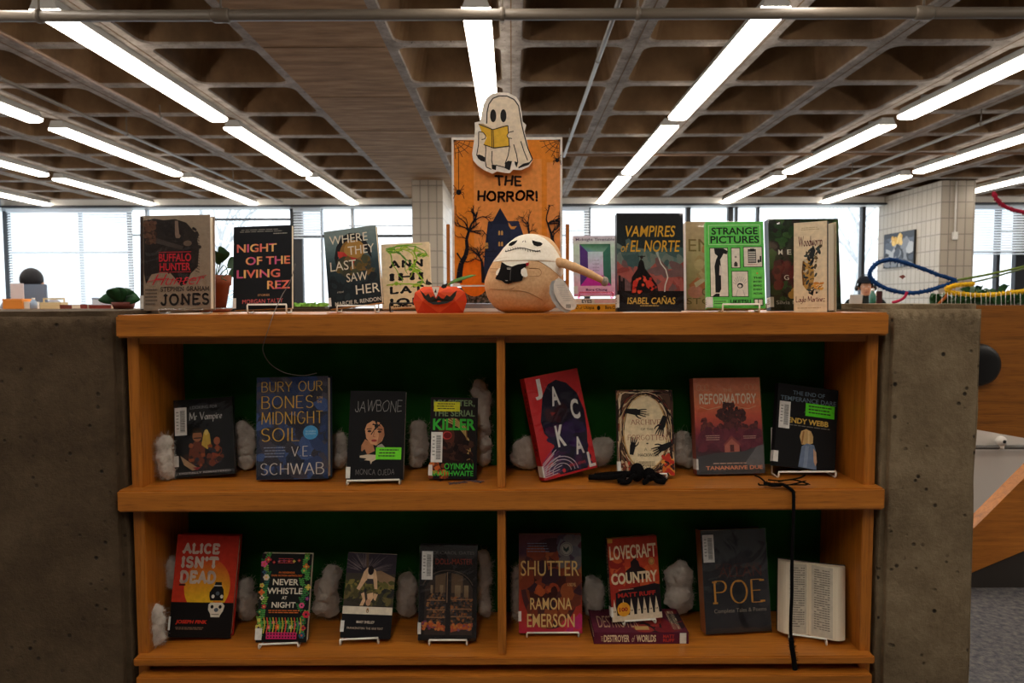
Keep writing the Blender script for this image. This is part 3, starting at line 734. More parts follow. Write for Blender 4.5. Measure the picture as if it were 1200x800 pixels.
def book(key, quad, surf, art, label, t=0.02, kind='paperback', lean=12, yaw=0, Y=None, lift=0.0, base=(30,30,32), spine=None, printm='print', sleeve=False, spine_art=None, tag_white=True, group='books standing on the top of the bookcase', barcode=None, stickers=(), name=None, seed=1, slabel=(0.0,0.86,0.05,0.97)):
    lean = math.radians(lean); yaw = math.radians(yaw); BL, BR = quad[3], quad[2]
    lift = 0.0054 if lift > 0.003 else 0.0008; z0 = surf+lift
    if Y is None:
        pm = ((BL[0]+BR[0])/2, (BL[1]+BR[1])/2); Y = onz(pm[0], pm[1], z0+t*math.sin(lean)).y
        Y = min(max(Y, 1.535), 1.64)
    M, w, h = fit_cover(*quad, Y, lean, yaw)
    low = min((M @ Vector((sx*w/2, yy, 0))).z for sx in (-1,1) for yy in (0,t)); M.translation.z += z0-low
    rt = empty(name or {'paperback':'paperback_book','hard':'hardcover_book','dvd':'disc_case'}[kind], M=M)
    tag(rt, label, 'book' if kind != 'dvd' else 'disc case', group)
    pm = MT[printm]; ct = 0.0006 if kind == 'paperback' else 0.0024; sc = spine or base; ov = 0.0 if kind == 'paperback' else 0.003
    mb = MB()
    mb.box(-w/2, w/2, 0, ct, 0, h, pm, base); mb.box(-w/2, w/2, t-ct, t, 0, h, pm, base)
    mb.box(-w/2, -w/2+ct, ct, t-ct, 0, h, pm, sc)
    if kind == 'dvd': mb.box(w/2-ct, w/2, ct, t-ct, 0, h, pm, base); mb.box(-w/2+ct, w/2-ct, ct, t-ct, 0, ct, pm, base); mb.box(-w/2+ct, w/2-ct, ct, t-ct, h-ct, h, pm, base)
    a = Art(mb, w, h, pm); art(a)
    if spine_art:
        T = Matrix.Translation((-w/2,0,0)) @ Matrix(((0,1,0,0),(-1,0,0,0),(0,0,1,0),(0,0,0,1)))
        sa = Art(mb, t, h, pm, x0=-t, T=T); spine_art(sa)       # spine: x runs from the back board to the front
    co = mb.obj('cover'); co.parent = rt
    if kind != 'dvd':
        pg = MB(); x1 = w/2-0.001 if kind == 'paperback' else w/2-0.004
        pg.box(-w/2+ct, x1, ct, t-ct, ov+0.0008, h-ov-0.0008, MT['pages']); pg.obj('page_block').parent = rt
    q = a.k*a.step+3e-5
    if tag_white:
        l = MB(); s = slabel; x0 = -w/2+s[0]*w; x1 = -w/2+s[2]*w; zb = h*(1-s[3]); zt_ = h*(1-s[1])
        l.add([(x0-0.0004,-q,zb),(x1,-q,zb),(x1,-q,zt_),(x0-0.0004,-q,zt_),(x0-0.0004,t*0.85,zb),(x0-0.0004,t*0.85,zt_)], [(0,1,2,3),(4,0,3,5)], MT['label'], False, (228,226,220))
        la = Art(l, t*0.8, zt_-zb, MT['label'], x0=-t*.82, z0=zb, y=0, T=Matrix.Translation((-w/2-0.0005,0,0)) @ Matrix(((0,1,0,0),(-1,0,0,0),(0,0,1,0),(0,0,0,1)))); la.lines(.15,.2,.85,.8,3,(60,60,60),seed)
        tag(l.obj('spine_label'), 'white spine label').parent = rt
    if barcode:
        l = MB(); la = Art(l, w, h, MT['label'], y=-q); la.barcode(*barcode, seed=seed); tag(l.obj('barcode_label'), 'white barcode label').parent = rt; q += 2e-4
    for (x0, y0, x1, y1, c) in stickers:
        l = MB(); la = Art(l, w, h, MT['label'], y=-q); la.rect(x0,y0,x1,y1,c); la.lines(x0+(x1-x0)*.1, y0+(y1-y0)*.16, x1-(x1-x0)*.08, y1-(y1-y0)*.1, 3, (40,46,24), seed+3, .4)
        tag(l.obj('sticker'), 'bright green sticker' if c[0] < 160 else 'bright yellow sticker').parent = rt
    if sleeve:
        s = MB(); rnd = random.Random(seed); nx, nz = 14, 20; vs = []
        for j in range(nz+1):
            for i in range(nx+1):
                e = min(i, nx-i, j, nz-j); x = -w/2-0.0015+(w+0.003)*i/nx; z = -0.0005+(h+0.0025)*j/nz
                p = Vector((x*16+seed*3.1, z*13, seed*1.7)); b = 0.0012+0.0016*abs(noise.noise(p))+0.0012*abs(noise.noise(p*2.3))
                vs.append((x, -q-b*(1 if e else 0.4), z))
        s.add(vs, [(j*(nx+1)+i, j*(nx+1)+i+1, (j+1)*(nx+1)+i+1, (j+1)*(nx+1)+i) for j in range(nz) for i in range(nx)], MT['sleeve'], True)
        tag(s.obj('clear_wrap'), 'clear plastic wrap').parent = rt
    BOOKS[key] = (M, w, h, t, lean, rt)
    return rt
def stand_for(key, px0, px1, label, m='white_wire', hbar=0.0125, surf=None, f=-0.0078, group='wire book stands'):
    """easel of bent wire under one book: front lip, two floor wires, leaning back rest"""
    M, w, h, t, lean, _ = BOOKS[key]
    X = M.col[0].to_3d(); X.z = 0; X.normalize(); Yd = Vector((-X.y, X.x, 0)); O = M.translation.copy()
    Yp = O.y; py = proj(O)[1]; a = (at(px0, py, Yp-0.006)-O).dot(X); b = (at(px1, py, Yp-0.006)-O).dot(X)
    c = (a+b)/2; hw = (b-a)/2; r = 0.0021; z = surf+r
    base = O+X*c; base.z = 0
    def p(x, y, zz): q = base+X*x+Yd*y; q.z = zz; return q
    yb = t*math.cos(lean)+0.011; hb = min(0.12, h*0.55)
    side = lambda s: [p(s*hw, f, surf+hbar), p(s*hw, f-0.0012, surf+hbar-0.003), p(s*hw, f-0.001, z+0.003), p(s*hw, f+0.003, z), p(s*hw, yb, z), p(s*hw, yb+0.002, z+0.004), p(s*hw*0.92, yb+hb*math.sin(lean), z+hb*math.cos(lean))]
    mb = MB(); mb.tube(side(-1)[::-1]+side(1), r, MT[m], 8, closed=True)
    o = mb.obj('book_stand'); tag(o, label, 'book stand', group)
    return o
W = (238,232,220); BK = (18,18,20)
S2 = zs2t; S1 = zb1; ST = Zt
TOP = 'books standing on the top of the bookcase'; MID = 'books on the middle shelf'; LOW = 'books on the bottom shelf'

# ---------- top row
def art_furry(a):
    a.rect(0,0,1,1,(164,146,126),(150,132,112)); a.rect(0,0,.045,1,(58,48,44))
    a.poly([(.05,.05),(.2,.03),(.34,.05),(.5,.04),(.66,.08),(.8,.2),(.84,.36),(.82,.55),(.72,.62),(.66,.72),(.58,.75),(.5,.67),(.42,.6),(.3,.6),(.16,.62),(.08,.72),(.05,.6)], (44,38,37))
    a.blobs(70,.06,.06,.22,.3,.015,.035,[(96,66,52),(70,52,44),(110,78,60)],2); a.blobs(60,.2,.06,.82,.6,.02,.05,[(48,42,40),(40,34,34),(54,47,44)],3,2.0, lambda x,y: (x-.5)**2*4+(y-.33)**2*9 < .6)
    a.poly([(.5,.06),(.545,.06),(.56,.2),(.585,.22),(.56,.245),(.51,.24),(.5,.2)], (138,116,102)); a.ell(.68,.3,.06,.03,(112,94,80)); a.poly([(.24,.24),(.62,.33),(.6,.37),(.22,.29)], (74,66,62))
    for i in range(14): a.line([(.8+random.Random(i).uniform(-.02,.02),.2+i*.03),(.85,.22+i*.03)], .006, (50,44,42))
    a.text('BUFFALO', .27,.405,.73,.49, (206,46,60), .02); a.text('HUNTER', .28,.505,.72,.585, (206,46,60), .02)
    a.line([(.27,.39),(.73,.39)], .006, (206,46,60)); a.line([(.27,.6),(.73,.6)], .005, (206,46,60))
    a.text('Hunter', .17,.62,.92,.735, (206,50,64), -.012, .5); a.line([(.1,.7),(.3,.66),(.6,.7),(.95,.64)], .006, (206,50,64))
    a.stroke('STEPHEN GRAHAM', .29,.755,.985,.805, (48,42,40), wt=.085, slab=.16, gap=.3); a.stroke('JONES', .29,.825,.985,.955, (44,40,40), wt=.11, slab=.22, gap=.42)
    a.lines(.07,.775,.25,.96,5,(96,84,74),4)
book('buffalo', [(164,255),(245,254),(248,365.5),(165,365.5)], ST, art_furry, 'taupe hardcover in crinkled clear wrap, dark furry face and red title', .028, 'hard', 5, 0, 1.66, .004, (150,132,112), (58,48,44), 'gloss', True, seed=4, slabel=(0,.84,.05,.98))
PK = [(236,120,110),(240,170,110),(214,96,140),(244,196,120),(226,120,90)]
def art_rez(a):
    a.rect(0,0,1,1,(21,24,30),(17,20,25)); a.lines(.08,.04,.95,.085,2,(150,148,140),2,.35); a.lines(.68,.09,.95,.115,1,(150,148,140),3,.5)
    for s, x0, y0, x1, y1, p in (('NIGHT',.06,.215,.74,.315,0),('OF THE',.21,.37,.97,.47,1),('LIVING',.06,.525,.8,.625,2),('REZ',.58,.665,.97,.765,3)):
        a.text(s, x0,y0,x1,y1, [PK[(p+i) % 5] for i in range(9)], .022)
    a.text('STORIES', .42,.822,.62,.846, (220,170,120)); a.text('MORGAN TALTY', .16,.88,.85,.93, (214,96,96), .0)
book('rez', [(272,266.5),(341,267),(343,364),(275,364)], ST, art_rez, 'black paperback with pink and orange title letters on a white stand', .016, 'paperback', 10, 0, 1.69, .0045, (24,28,34), seed=5, slabel=(0,.86,.055,.98))
def art_saw(a):
    a.grad(0,0,1,1,[(0,(128,146,146)),(.25,(92,116,120)),(.45,(44,66,74)),(.7,(30,44,50)),(1,(22,28,32))])
    a.poly([(.2,.5),(.17,.36),(.22,.22),(.34,.1),(.48,.06),(.64,.07),(.76,.14),(.86,.28),(.88,.42),(.8,.34),(.7,.2),(.5,.13),(.34,.2),(.26,.32)], (24,26,30))
    a.ell(.5,.37,.24,.22,(134,98,46)); a.ell(.56,.28,.2,.12,(168,128,62)); a.poly([(.26,.34),(.36,.3),(.44,.36),(.6,.4),(.55,.46),(.36,.44),(.26,.42)], (178,48,44)); a.poly([(.24,.28),(.36,.3),(.32,.36),(.24,.35)], (190,60,52))
    a.blobs(40,.25,.4,.9,.7,.03,.09,[(96,80,38),(110,86,44),(70,74,52),(60,62,48)],6,1.3, lambda x,y: (x-.6)**2*5+(y-.5)**2*14 < .6)
    a.blobs(40,.05,.62,.95,.9,.04,.09,[(30,42,48),(36,50,56),(26,34,40)],7,1.5)
    for s, x0,y0,x1,y1 in (('WHERE',.1,.075,.83,.185),('THEY',.44,.235,.94,.345),('LAST',.08,.41,.57,.53),('SAW',.37,.58,.77,.69),('HER',.53,.745,.98,.86)): a.text(s,x0,y0,x1,y1,(226,220,200),.0)
    a.text('A Novel',.17,.79,.3,.815,(190,190,180),0,.4); a.text('MARCIE R. RENDON', .12,.925,.985,.975, (214,210,196), .01)
book('saw', [(377,272),(438.5,267.5),(449.5,357.5),(388,362)], ST, art_saw, 'grey green paperback with tilted white title over a red cheeked face', .018, 'paperback', 12, -4, 1.78, .005, (40,52,56), seed=6)
def art_vine(a):
    a.rect(0,0,1,1,(244,226,186),(240,220,178))
    for s,y0 in (('ANN',.26),('IHI',.46),('LAT',.66),('ION',.845)): a.stroke(s, .16,y0,.86,y0+.12, (18,18,20), wt=.13, slab=.15, gap=.42)
    a.lines(.2,.96,.7,.985,1,(30,30,30),2,.8)
    G = [(122,180,40),(160,204,60),(92,150,60),(196,214,90)]; rnd = random.Random(8)
    for k in range(7):
        x, y = rnd.uniform(.1,.5), rnd.uniform(.06,.14); p = [(x,y)]; an = rnd.uniform(-.4,.4)
        for _ in range(9): an += rnd.uniform(-.5,.75); x = min(.95,max(.05,x+.09*math.cos(an))); y = min(.8,max(.03,y+.06*math.sin(an))); p.append((x,y))
        a.line(p, .02, G[k % 4], .4)
    for cx, cy in ((.72,.12),(.8,.2),(.66,.36),(.72,.44),(.6,.4),(.8,.62),(.7,.66),(.3,.62),(.2,.08),(.35,.1),(.5,.07),(.88,.2)):
        a.ell(cx,cy,rnd.uniform(.04,.1),rnd.uniform(.02,.04),rnd.choice(G),8)
        a.line([(cx-.1,cy+.03),(cx,cy-.02),(cx+.1,cy+.03)], .014, rnd.choice(G))
    a.line([(.72,.05),(.68,.15),(.74,.25),(.66,.36),(.72,.46),(.84,.58),(.8,.66),(.6,.64),(.3,.62),(.1,.64)], .026, (150,196,50), .6); a.line([(.1,.08),(.3,.05),(.5,.04),(.7,.06),(.9,.14),(.95,.2),(.85,.24)], .02, (120,176,70), .6)
book('vine', [(446,287),(502,285.5),(506.5,361),(448.5,363)], ST, art_vine, 'cream paperback with stacked black slab title and green vines behind paper pumpkin', .016, 'paperback', 10, -3, 1.83, .005, (244,226,186), seed=7, tag_white=False)
def art_gradient(a):
    a.grad(0,0,1,1,[(0,(214,202,222)),(.2,(196,226,206)),(.6,(206,214,222)),(.85,(240,188,214)),(1,(236,150,200))])
    a.text('Midnight Timetable', .06,.04,.98,.1,(92,72,108),.01)
    a.rect(.15,.14,.88,.84,(60,120,76)); a.poly([(.15,.14),(.36,.29),(.36,.66),(.15,.84)], (84,52,128)); a.poly([(.88,.14),(.7,.29),(.7,.66),(.88,.84)], (52,112,96)); a.poly([(.15,.84),(.36,.66),(.7,.66),(.88,.84)], (196,44,160))
    a.poly([(.15,.14),(.88,.14),(.7,.29),(.36,.29)], [(64,130,84),(40,98,74),(126,176,158),(112,160,190)])
    a.rect(.34,.27,.7,.67,(196,226,236),(222,176,230)); 
    for y in (.4,.46,.52,.57): a.text('a novel' if y<.5 else 'stories', .45,y,.6,y+.025,(110,100,140))
    a.text('Bora Chung', .28,.885,.78,.935,(96,30,80),.03)
def flat_book(name, c, wdt, dep, th, art, label, M, group, cat='book', spinecol=None):
    """book lying flat, spine to the viewer; local x along the spine, y away"""
    rt = empty(name, M=M); tag(rt, label, cat, group)
    mb = MB(); ct = 0.0022
    mb.box(-wdt/2, wdt/2, 0, dep, 0, ct, MT['print'], c); mb.box(-wdt/2, wdt/2, 0, dep, th-ct, th, MT['print'], c); mb.box(-wdt/2, wdt/2, 0, ct, ct, th-ct, MT['print'], spinecol or c)
    a = Art(mb, wdt, th, MT['print']); art(a); mb.obj('cover').parent = rt
    pg = MB(); pg.box(-wdt/2+.003, wdt/2-.003, ct, dep-.004, ct, th-ct, MT['pages_flat']); pg.obj('page_block').parent = rt
    return rt
Ys = 1.80; xm = at(699,360,Ys).x; u = Ys/F
def a_yel(a): a.rect(0,0,1,1,(226,166,44)); a.text('Our Utopia', .12,.2,.46,.8,(40,34,20),.02); a.ell(.54,.5,.03,.3,(40,34,20)); a.text('Bora Chung', .66,.2,.95,.8,(40,34,20),.02)
def a_wht(a): a.rect(0,0,1,1,(236,230,222)); a.text('EYES', .2,.2,.4,.8,(30,28,28),.03); a.rect(.45,.2,.9,.8,(240,196,200))
flat_book('hardcover_book', (226,166,44), 64*u, .15, 8.6*u, a_yel, 'yellow book lying flat at the bottom of the pair under the pastel book', Matrix.Translation((xm, Ys, ST+.0003)), 'books lying flat on top of the bookcase')
flat_book('hardcover_book', (236,230,222), 60*u, .14, 6.4*u, a_wht, 'white book lying flat on the yellow one beneath the pastel book', Matrix.Translation((xm+.002, Ys+.004, ST+8.6*u+.0007)), 'books lying flat on top of the bookcase')
zst = ST+15*u+.001
book('pastel', [(671.5,281),(721,280),(722.5,350.5),(673,350.5)], zst, art_gradient, 'pastel paperback with nested purple and green rectangles behind the plush tail', .014, 'paperback', 10, 0, 1.82, .005, (226,200,220), seed=9, slabel=(0,.84,.09,.97))
stand_for('pastel', 679, 718, 'clear pink acrylic stand holding the pastel paperback on two flat books', 'pink_clear', .016, zst)
def art_dancer(a):
    a.grad(0,0,1,1,[(0,(36,36,40)),(.38,(40,52,54)),(.48,(84,112,108)),(.58,(112,124,118)),(.68,(160,104,96)),(.78,(120,52,52)),(.82,(44,28,30)),(1,(24,22,24))])
    a.blobs(60,.02,.4,.98,.6,.03,.1,[(96,124,120),(70,98,98),(120,136,128),(86,110,112)],3,2.6); a.blobs(40,.02,.58,.98,.78,.03,.09,[(176,96,88),(150,72,68),(120,92,92)],4,3)
    a.rect(0,.8,1,1,(28,22,24)); 
    for x, hh in ((.04,.16),(.07,.1),(.1,.13)): a.line([(x,.8),(x,.8-hh)],.018,(20,18,20))
    a.line([(.62,.44),(.66,.52),(.73,.58),(.76,.66),(.72,.74),(.71,.81)], .012, (226,224,214)); a.line([(.6,.4),(.63,.47)], .03, (170,184,178), .3)
    a.poly([(.22,.66),(.3,.58),(.33,.5),(.36,.47),(.4,.5),(.42,.57),(.52,.66),(.6,.74),(.62,.82),(.2,.82)], (26,20,22)); a.ell(.37,.455,.022,.018,(40,26,24)); a.poly([(.31,.44),(.43,.44),(.42,.45),(.32,.45)], (24,20,22))
    a.poly([(.24,.7),(.34,.66),(.3,.74),(.26,.82),(.22,.82)], (206,56,44)); a.poly([(.38,.64),(.5,.68),(.58,.76),(.52,.8),(.44,.76),(.42,.7)], (214,64,48)); a.blobs(20,.24,.66,.58,.82,.015,.03,[(190,44,40),(230,90,60),(40,22,24)],8)
    a.text('VAMPIRES', .13,.13,.88,.245, (232,178,58), .01, .18); a.text('of', .06,.31,.18,.4,(232,178,58),.0,.3); a.text('EL NORTE', .2,.28,.95,.4,(232,178,58),.01,.18)
    a.text('ISABEL CAÑAS', .15,.85,.87,.935,(236,192,88),.01,.12); a.lines(.32,.945,.7,.965,1,(190,160,90),2,.6)
book('dancer', [(723.5,252),(801,249.5),(801,364.5),(722.5,365)], ST, art_dancer, 'tall dark hardcover with slanted gold title above a dancer and lightning', .03, 'hard', 6, 0, 1.65, .0, (26,26,30), None, 'gloss', True, seed=11, slabel=(0,.84,.03,.97))
def art_tan(a):
    a.rect(0,0,1,1,(196,170,132),(184,158,120)); a.text('EMPIRE',.04,.2,.98,.34,(132,104,68),.0); a.poly([(.04,.72),(.3,.55),(.7,.45),(.9,.5),(.5,.68),(.1,.85)], (206,120,88)); a.ell(.14,.8,.12,.07,(214,140,128)); a.poly([(.12,.7),(.5,.52),(.54,.55),(.15,.75)], (222,206,180)); a.text('OF', .24,.76,.4,.84,(120,100,66)); a.text('STORIES', .0,.87,.8,.94,(120,100,66)); a.blobs(30,.2,.3,.98,.7,.03,.1,[(206,178,138),(188,150,112),(198,132,92)],5)
book('tan', [(804,260),(880,258.5),(880,362),(804,362.5)], ST, art_tan, 'tan hardcover in clear wrap half hidden behind the bright green book', .026, 'hard', 7, 0, 1.73, .003, (190,164,126), None, 'gloss', True, seed=12, tag_white=False)
def art_green(a):
    g = (102,204,90); ln = (40,70,36); p = (232,222,206); a.rect(0,0,1,1,(98,202,88),(92,196,84))
    for x0,y0,x1,y1 in ((.05,.04,.94,.265),): 
        a.line([(x0,y0),(x1,y0),(x1,y1),(x0,y1),(x0,y0)], .006, (196,232,180))
    a.text('STRANGE', .1,.065,.9,.15,(24,34,24),.022); a.text('PICTURES', .08,.165,.92,.25,(24,34,24),.022)
    for x0,y0,x1,y1 in ((.06,.3,.38,.87),(.43,.3,.59,.54),(.64,.29,.97,.53),(.43,.57,.72,.87)):
        a.rect(x0,y0,x1,y1,ln); a.rect(x0+.012,y0+.009,x1-.012,y1-.009,p)
    a.poly([(.14,.31),(.3,.31),(.37,.34),(.36,.38),(.3,.37),(.27,.41),(.24,.44),(.25,.5),(.25,.6),(.25,.78),(.22,.82),(.15,.82),(.15,.62),(.14,.52),(.17,.44),(.2,.4),(.15,.37)], BK); a.poly([(.23,.5),(.27,.54),(.26,.62),(.22,.62)], (222,212,200)); a.poly([(.1,.86),(.16,.83),(.22,.83),(.22,.865),(.1,.868)], BK)
    a.ell(.51,.41,.02,.012,(150,140,130)); a.rect(.48,.48,.54,.52,(60,56,52)); a.ell(.51,.475,.02,.012,(60,56,52))
    a.rect(.72,.32,.86,.48,(70,68,64)); 
    for i in range(5): a.rect(.73,.35+i*.025,.85,.365+i*.025,(196,190,180))
    a.rect(.76,.315,.83,.345,BK); a.rect(.92,.4,.95,.47,(50,48,46)); a.ell(.9,.46,.02,.02,(50,48,46)); a.lines(.7,.495,.9,.51,1,(196,120,110),3,.6)
    a.ell(.575,.74,.05,.03,BK); a.ell(.57,.745,.03,.016,p)
    for k in range(9): 
        t = math.radians(200+k*17); a.line([(.575+.07*math.cos(t),.74+.045*math.sin(t)),(.575+.13*math.cos(t),.74+.11*math.sin(t))], .004, (150,142,132))
    a.line([(.53,.79),(.5,.86)],.004,(150,142,132)); a.line([(.62,.79),(.65,.86)],.004,(150,142,132))
    a.rect(.77,.56,.98,.88,(112,214,92)); a.ell(.87,.6,.015,.01,(226,140,60))
    for i,y in enumerate((.64,.685,.73,.775,.82)): a.text(['THE','MYSTERY','BEHIND','EVERY','PICTURE'][i], .8,y,.95,y+.022,(26,40,24),.03)
    a.rect(.06,.9,.36,.98,(120,214,104)); a.lines(.12,.915,.33,.965,2,(40,80,36),4,.4); a.text('UKETSU', .4,.9,.75,.945,(24,40,24),.02); a.rect(.8,.89,.96,.97,ln); a.rect(.815,.9,.945,.96,p); a.rect(.87,.9,.885,.96,ln)
book('green', [(829.5,261.5),(895.5,255.5),(896,359),(826,361)], ST, art_green, 'bright green paperback with black title and small white picture panels', .02, 'paperback', 10, -5, 1.60, .0045, (98,202,88), seed=13, slabel=(0,.87,.1,.99))
def art_leaf(a):
    a.rect(0,0,1,1,(34,52,30),(30,40,26)); a.blobs(120,.03,.02,.98,.98,.03,.09,[(36,66,32),(48,84,40),(24,38,24),(58,88,44),(40,30,28)],5,1.6)
    a.poly([(.55,.2),(.64,.17),(.75,.2),(.75,.5),(.62,.55),(.55,.45)], (146,96,74)); a.blobs(25,.1,.5,.5,.75,.04,.09,[(92,34,40),(72,26,34),(110,44,44)],6); a.blobs(25,.3,.78,.8,.9,.03,.06,[(196,150,70),(170,120,60),(210,170,90)],7)
    for i,c in enumerate('MEXICAN'): a.text(c, .13+i*.125,.34,.19+i*.125 if c != 'I' else .145+i*.125,.395,(236,232,220),.01)
    for i,c in enumerate('GOTHIC'): a.text(c, .2+i*.13,.62,.27+i*.13 if c != 'I' else .215+i*.13,.675,(236,232,220),.01)
    a.text('Silvia Moreno-Garcia', .08,.9,.92,.94,(196,196,186))
book('leaf', [(901.5,258.5),(984,252.5),(984,361),(902,362.5)], ST, art_leaf, 'dark leafy green hardcover partly behind the standing open pale book', .028, 'hard', 7, 0, 1.72, .0, (34,46,30), (40,48,58), 'gloss', True, seed=14, slabel=(0,.86,.045,.97))
# the pale novel standing half open
def worm():
    MW, w, h = fit_cover((931,263.5),(970.5,255),(968,365.5),(929.5,364.5), 1.60, math.radians(3), math.radians(-28))
    MW.translation.z += ST-MW.translation.z
    w *= 1.0
    rt = empty('hardcover_book', M=MW); tag(rt, 'pale cream hardcover standing half open with black letter title, rightmost on top', 'book', TOP)
    mb = MB(); mb.box(-w/2,w/2,0,.0024,0,h,MT['print'],(236,216,182)); a = Art(mb,w,h,MT['print'])
    a.rect(0,0,1,1,(240,220,186),(236,214,178)); a.lines(.2,.06,.86,.1,2,(196,170,130),2,.35)
    nb = (.075,.06)
    a.stroke('Woodworm', .14,.15,.86,.27,(92,34,40),nib=nb,gap=.1); a.stroke('Layla Martinez', .06,.82,.94,.91,(110,40,44),nib=nb,gap=.1)
    a.poly([(.3,.42),(.42,.4),(.52,.42),(.6,.5),(.62,.62),(.56,.74),(.4,.76),(.28,.7),(.26,.55)], (196,150,76)); a.line([(.3,.43),(.27,.55),(.3,.7)],.02,(120,80,30))
    a.blobs(90,.3,.28,.8,.8,.015,.05,[(44,48,50),(64,74,72),(120,96,60),(84,70,48),(36,36,38),(206,190,160)],3,2.2, lambda x,y: abs(x-.58-.1*math.sin(y*9)) < .2-.1*abs(y-.55))
    a.poly([(.5,.3),(.6,.27),(.66,.32),(.6,.4),(.46,.42),(.5,.36)], (40,44,46)); a.poly([(.52,.78),(.62,.74),(.58,.82),(.5,.8)], BK); a.blobs(14,.62,.68,.85,.76,.02,.04,[(226,164,76),(214,140,60)],4,2); a.lines(.1,.95,.9,.965,1,(180,150,110),3,.5)
    mb.box(w/2-.001,w/2+.0016,.0,.03,0,h,MT['print'],(30,26,28))
    mb.obj('cover').parent = rt
    T = Matrix.Translation((w/2+.004,.004,0)) @ Matrix.Rotation(math.radians(40),4,'Z')
    pg = MB(); pg.box(0,.010,.012,.10,.004,h-.006,MT['pages'],M=T); pg.box(.0005,.021,.010,.098,.004,h-.005,MT['pages'],M=T); pg.obj('page_block').parent = rt
    bb = MB(); bb.box(.0215,.024,.006,.105,0,h-.001,MT['print'],(196,180,150),M=T); bb.obj('back_board').parent = rt
    return rt
worm()
stand_for('buffalo', 187, 238, 'thin clear stand under the taupe crinkle-wrapped hardcover', 'clear_stand', .012, ST)
stand_for('rez', 290.5, 336, 'white wire stand under the black paperback with pink letters', surf=ST, hbar=.022)
stand_for('saw', 395, 440, 'white wire stand under the grey green tilted-title paperback', surf=ST, hbar=.018)
stand_for('vine', 457, 500, 'black wire stand under the cream vine paperback', 'black_wire', surf=ST, hbar=.024)
stand_for('green', 847, 889, 'white wire stand under the bright green paperback', surf=ST, hbar=.019)

# ---------- middle shelf
def art_dvd(a):
    a.rect(0,0,1,1,(18,20,23),(15,17,20)); a.rect(0,0,1,.045,(14,14,16)); a.text('LOOKING FOR', .28,.09,.74,.13,(150,150,150)); a.stroke('Mr Vampire', .26,.17,.82,.31,(206,204,198),nib=(.075,.05),gap=.12)
    a.poly([(.22,.86),(.26,.62),(.34,.55),(.46,.56),(.52,.64),(.5,.84)], (112,54,34)); a.ell(.39,.48,.08,.075,(168,110,74)); a.poly([(.3,.44),(.34,.38),(.46,.38),(.5,.44)], (52,38,26)); a.rect(.33,.5,.46,.515,(50,30,22))
    a.poly([(.46,.6),(.5,.44),(.55,.4),(.6,.46),(.62,.6),(.56,.66)], (206,172,66)); a.ell(.545,.44,.035,.035,(226,200,110)); a.ell(.72,.56,.055,.05,(160,90,60)); a.poly([(.6,.86),(.64,.68),(.72,.6),(.8,.66),(.78,.84)], (150,66,34)); a.blobs(40,.2,.6,.82,.9,.02,.06,[(120,60,36),(60,36,30),(30,32,38),(156,84,44),(40,46,60)],5)
    a.poly([(.1,.72),(.2,.78),(.34,.86),(.42,.9),(.3,.92),(.16,.84)], (176,140,104)); a.poly([(.3,.88),(.45,.88),(.38,.92)], (150,40,50)); a.rect(0,.93,1,.965,(70,70,72)); a.text('DIGITALLY REMASTERED', .08,.937,.94,.96,(190,190,190),.01)
book('dvd', [(204,470.5),(271,467),(276,556.5),(204,562.5)], S2, art_dvd, 'black film disc case with two figures on it, leftmost on middle shelf', .015, 'dvd', 10, 4, None, 0, (22,22,24), printm='gloss', sleeve=True, seed=21, group=MID, barcode=(.02,.1,.22,.46), slabel=(-.005,.72,.075,.86))
def art_bones(a):
    a.rect(0,0,1,1,(50,62,92),(42,48,62)); a.blobs(150,.0,.02,1,.98,.03,.1,[(52,70,112),(66,90,140),(44,46,60),(58,56,66),(74,70,82),(40,58,98)],4,1.8)
    y = (226,176,58); c2 = (222,200,160)
    a.stroke('BURY OUR', .07,.045,.93,.145,y,wt=.045,gap=.22,thinx=.5); a.stroke('BONES', .07,.185,.8,.31,y,wt=.045,gap=.22,thinx=.5); a.text('IN THE', .85,.2,.93,.225,y); a.text('THE', .85,.24,.92,.265,y)
    a.stroke('MIDNIGHT', .07,.34,.93,.465,y,wt=.05,gap=.24,thinx=.5); a.stroke('SOIL', .07,.5,.6,.63,y,wt=.045,gap=.22,thinx=.5)
    a.ell(.76,.55,.105,.068,(74,160,214)); a.text('SIGNED', .69,.53,.83,.548,(190,224,240)); a.text('EDITION', .69,.555,.83,.572,(190,224,240))
    a.stroke('V.E.', .49,.68,.76,.78,(214,204,190),wt=.05,gap=.2,thinx=.6); a.stroke('SCHWAB', .06,.84,.95,.955,(220,212,200),wt=.05,gap=.2,thinx=.6); a.lines(.1,.685,.44,.8,4,(140,150,170),3,.35)
book('bones', [(302,443.5),(383.5,441.5),(385,561),(299.5,564)], S2, art_bones, 'blue hardcover with thin gold title letters and round blue sticker', .034, 'hard', 8, -2, None, 0, (44,52,70), printm='gloss', sleeve=True, seed=22, group=MID, tag_white=False)
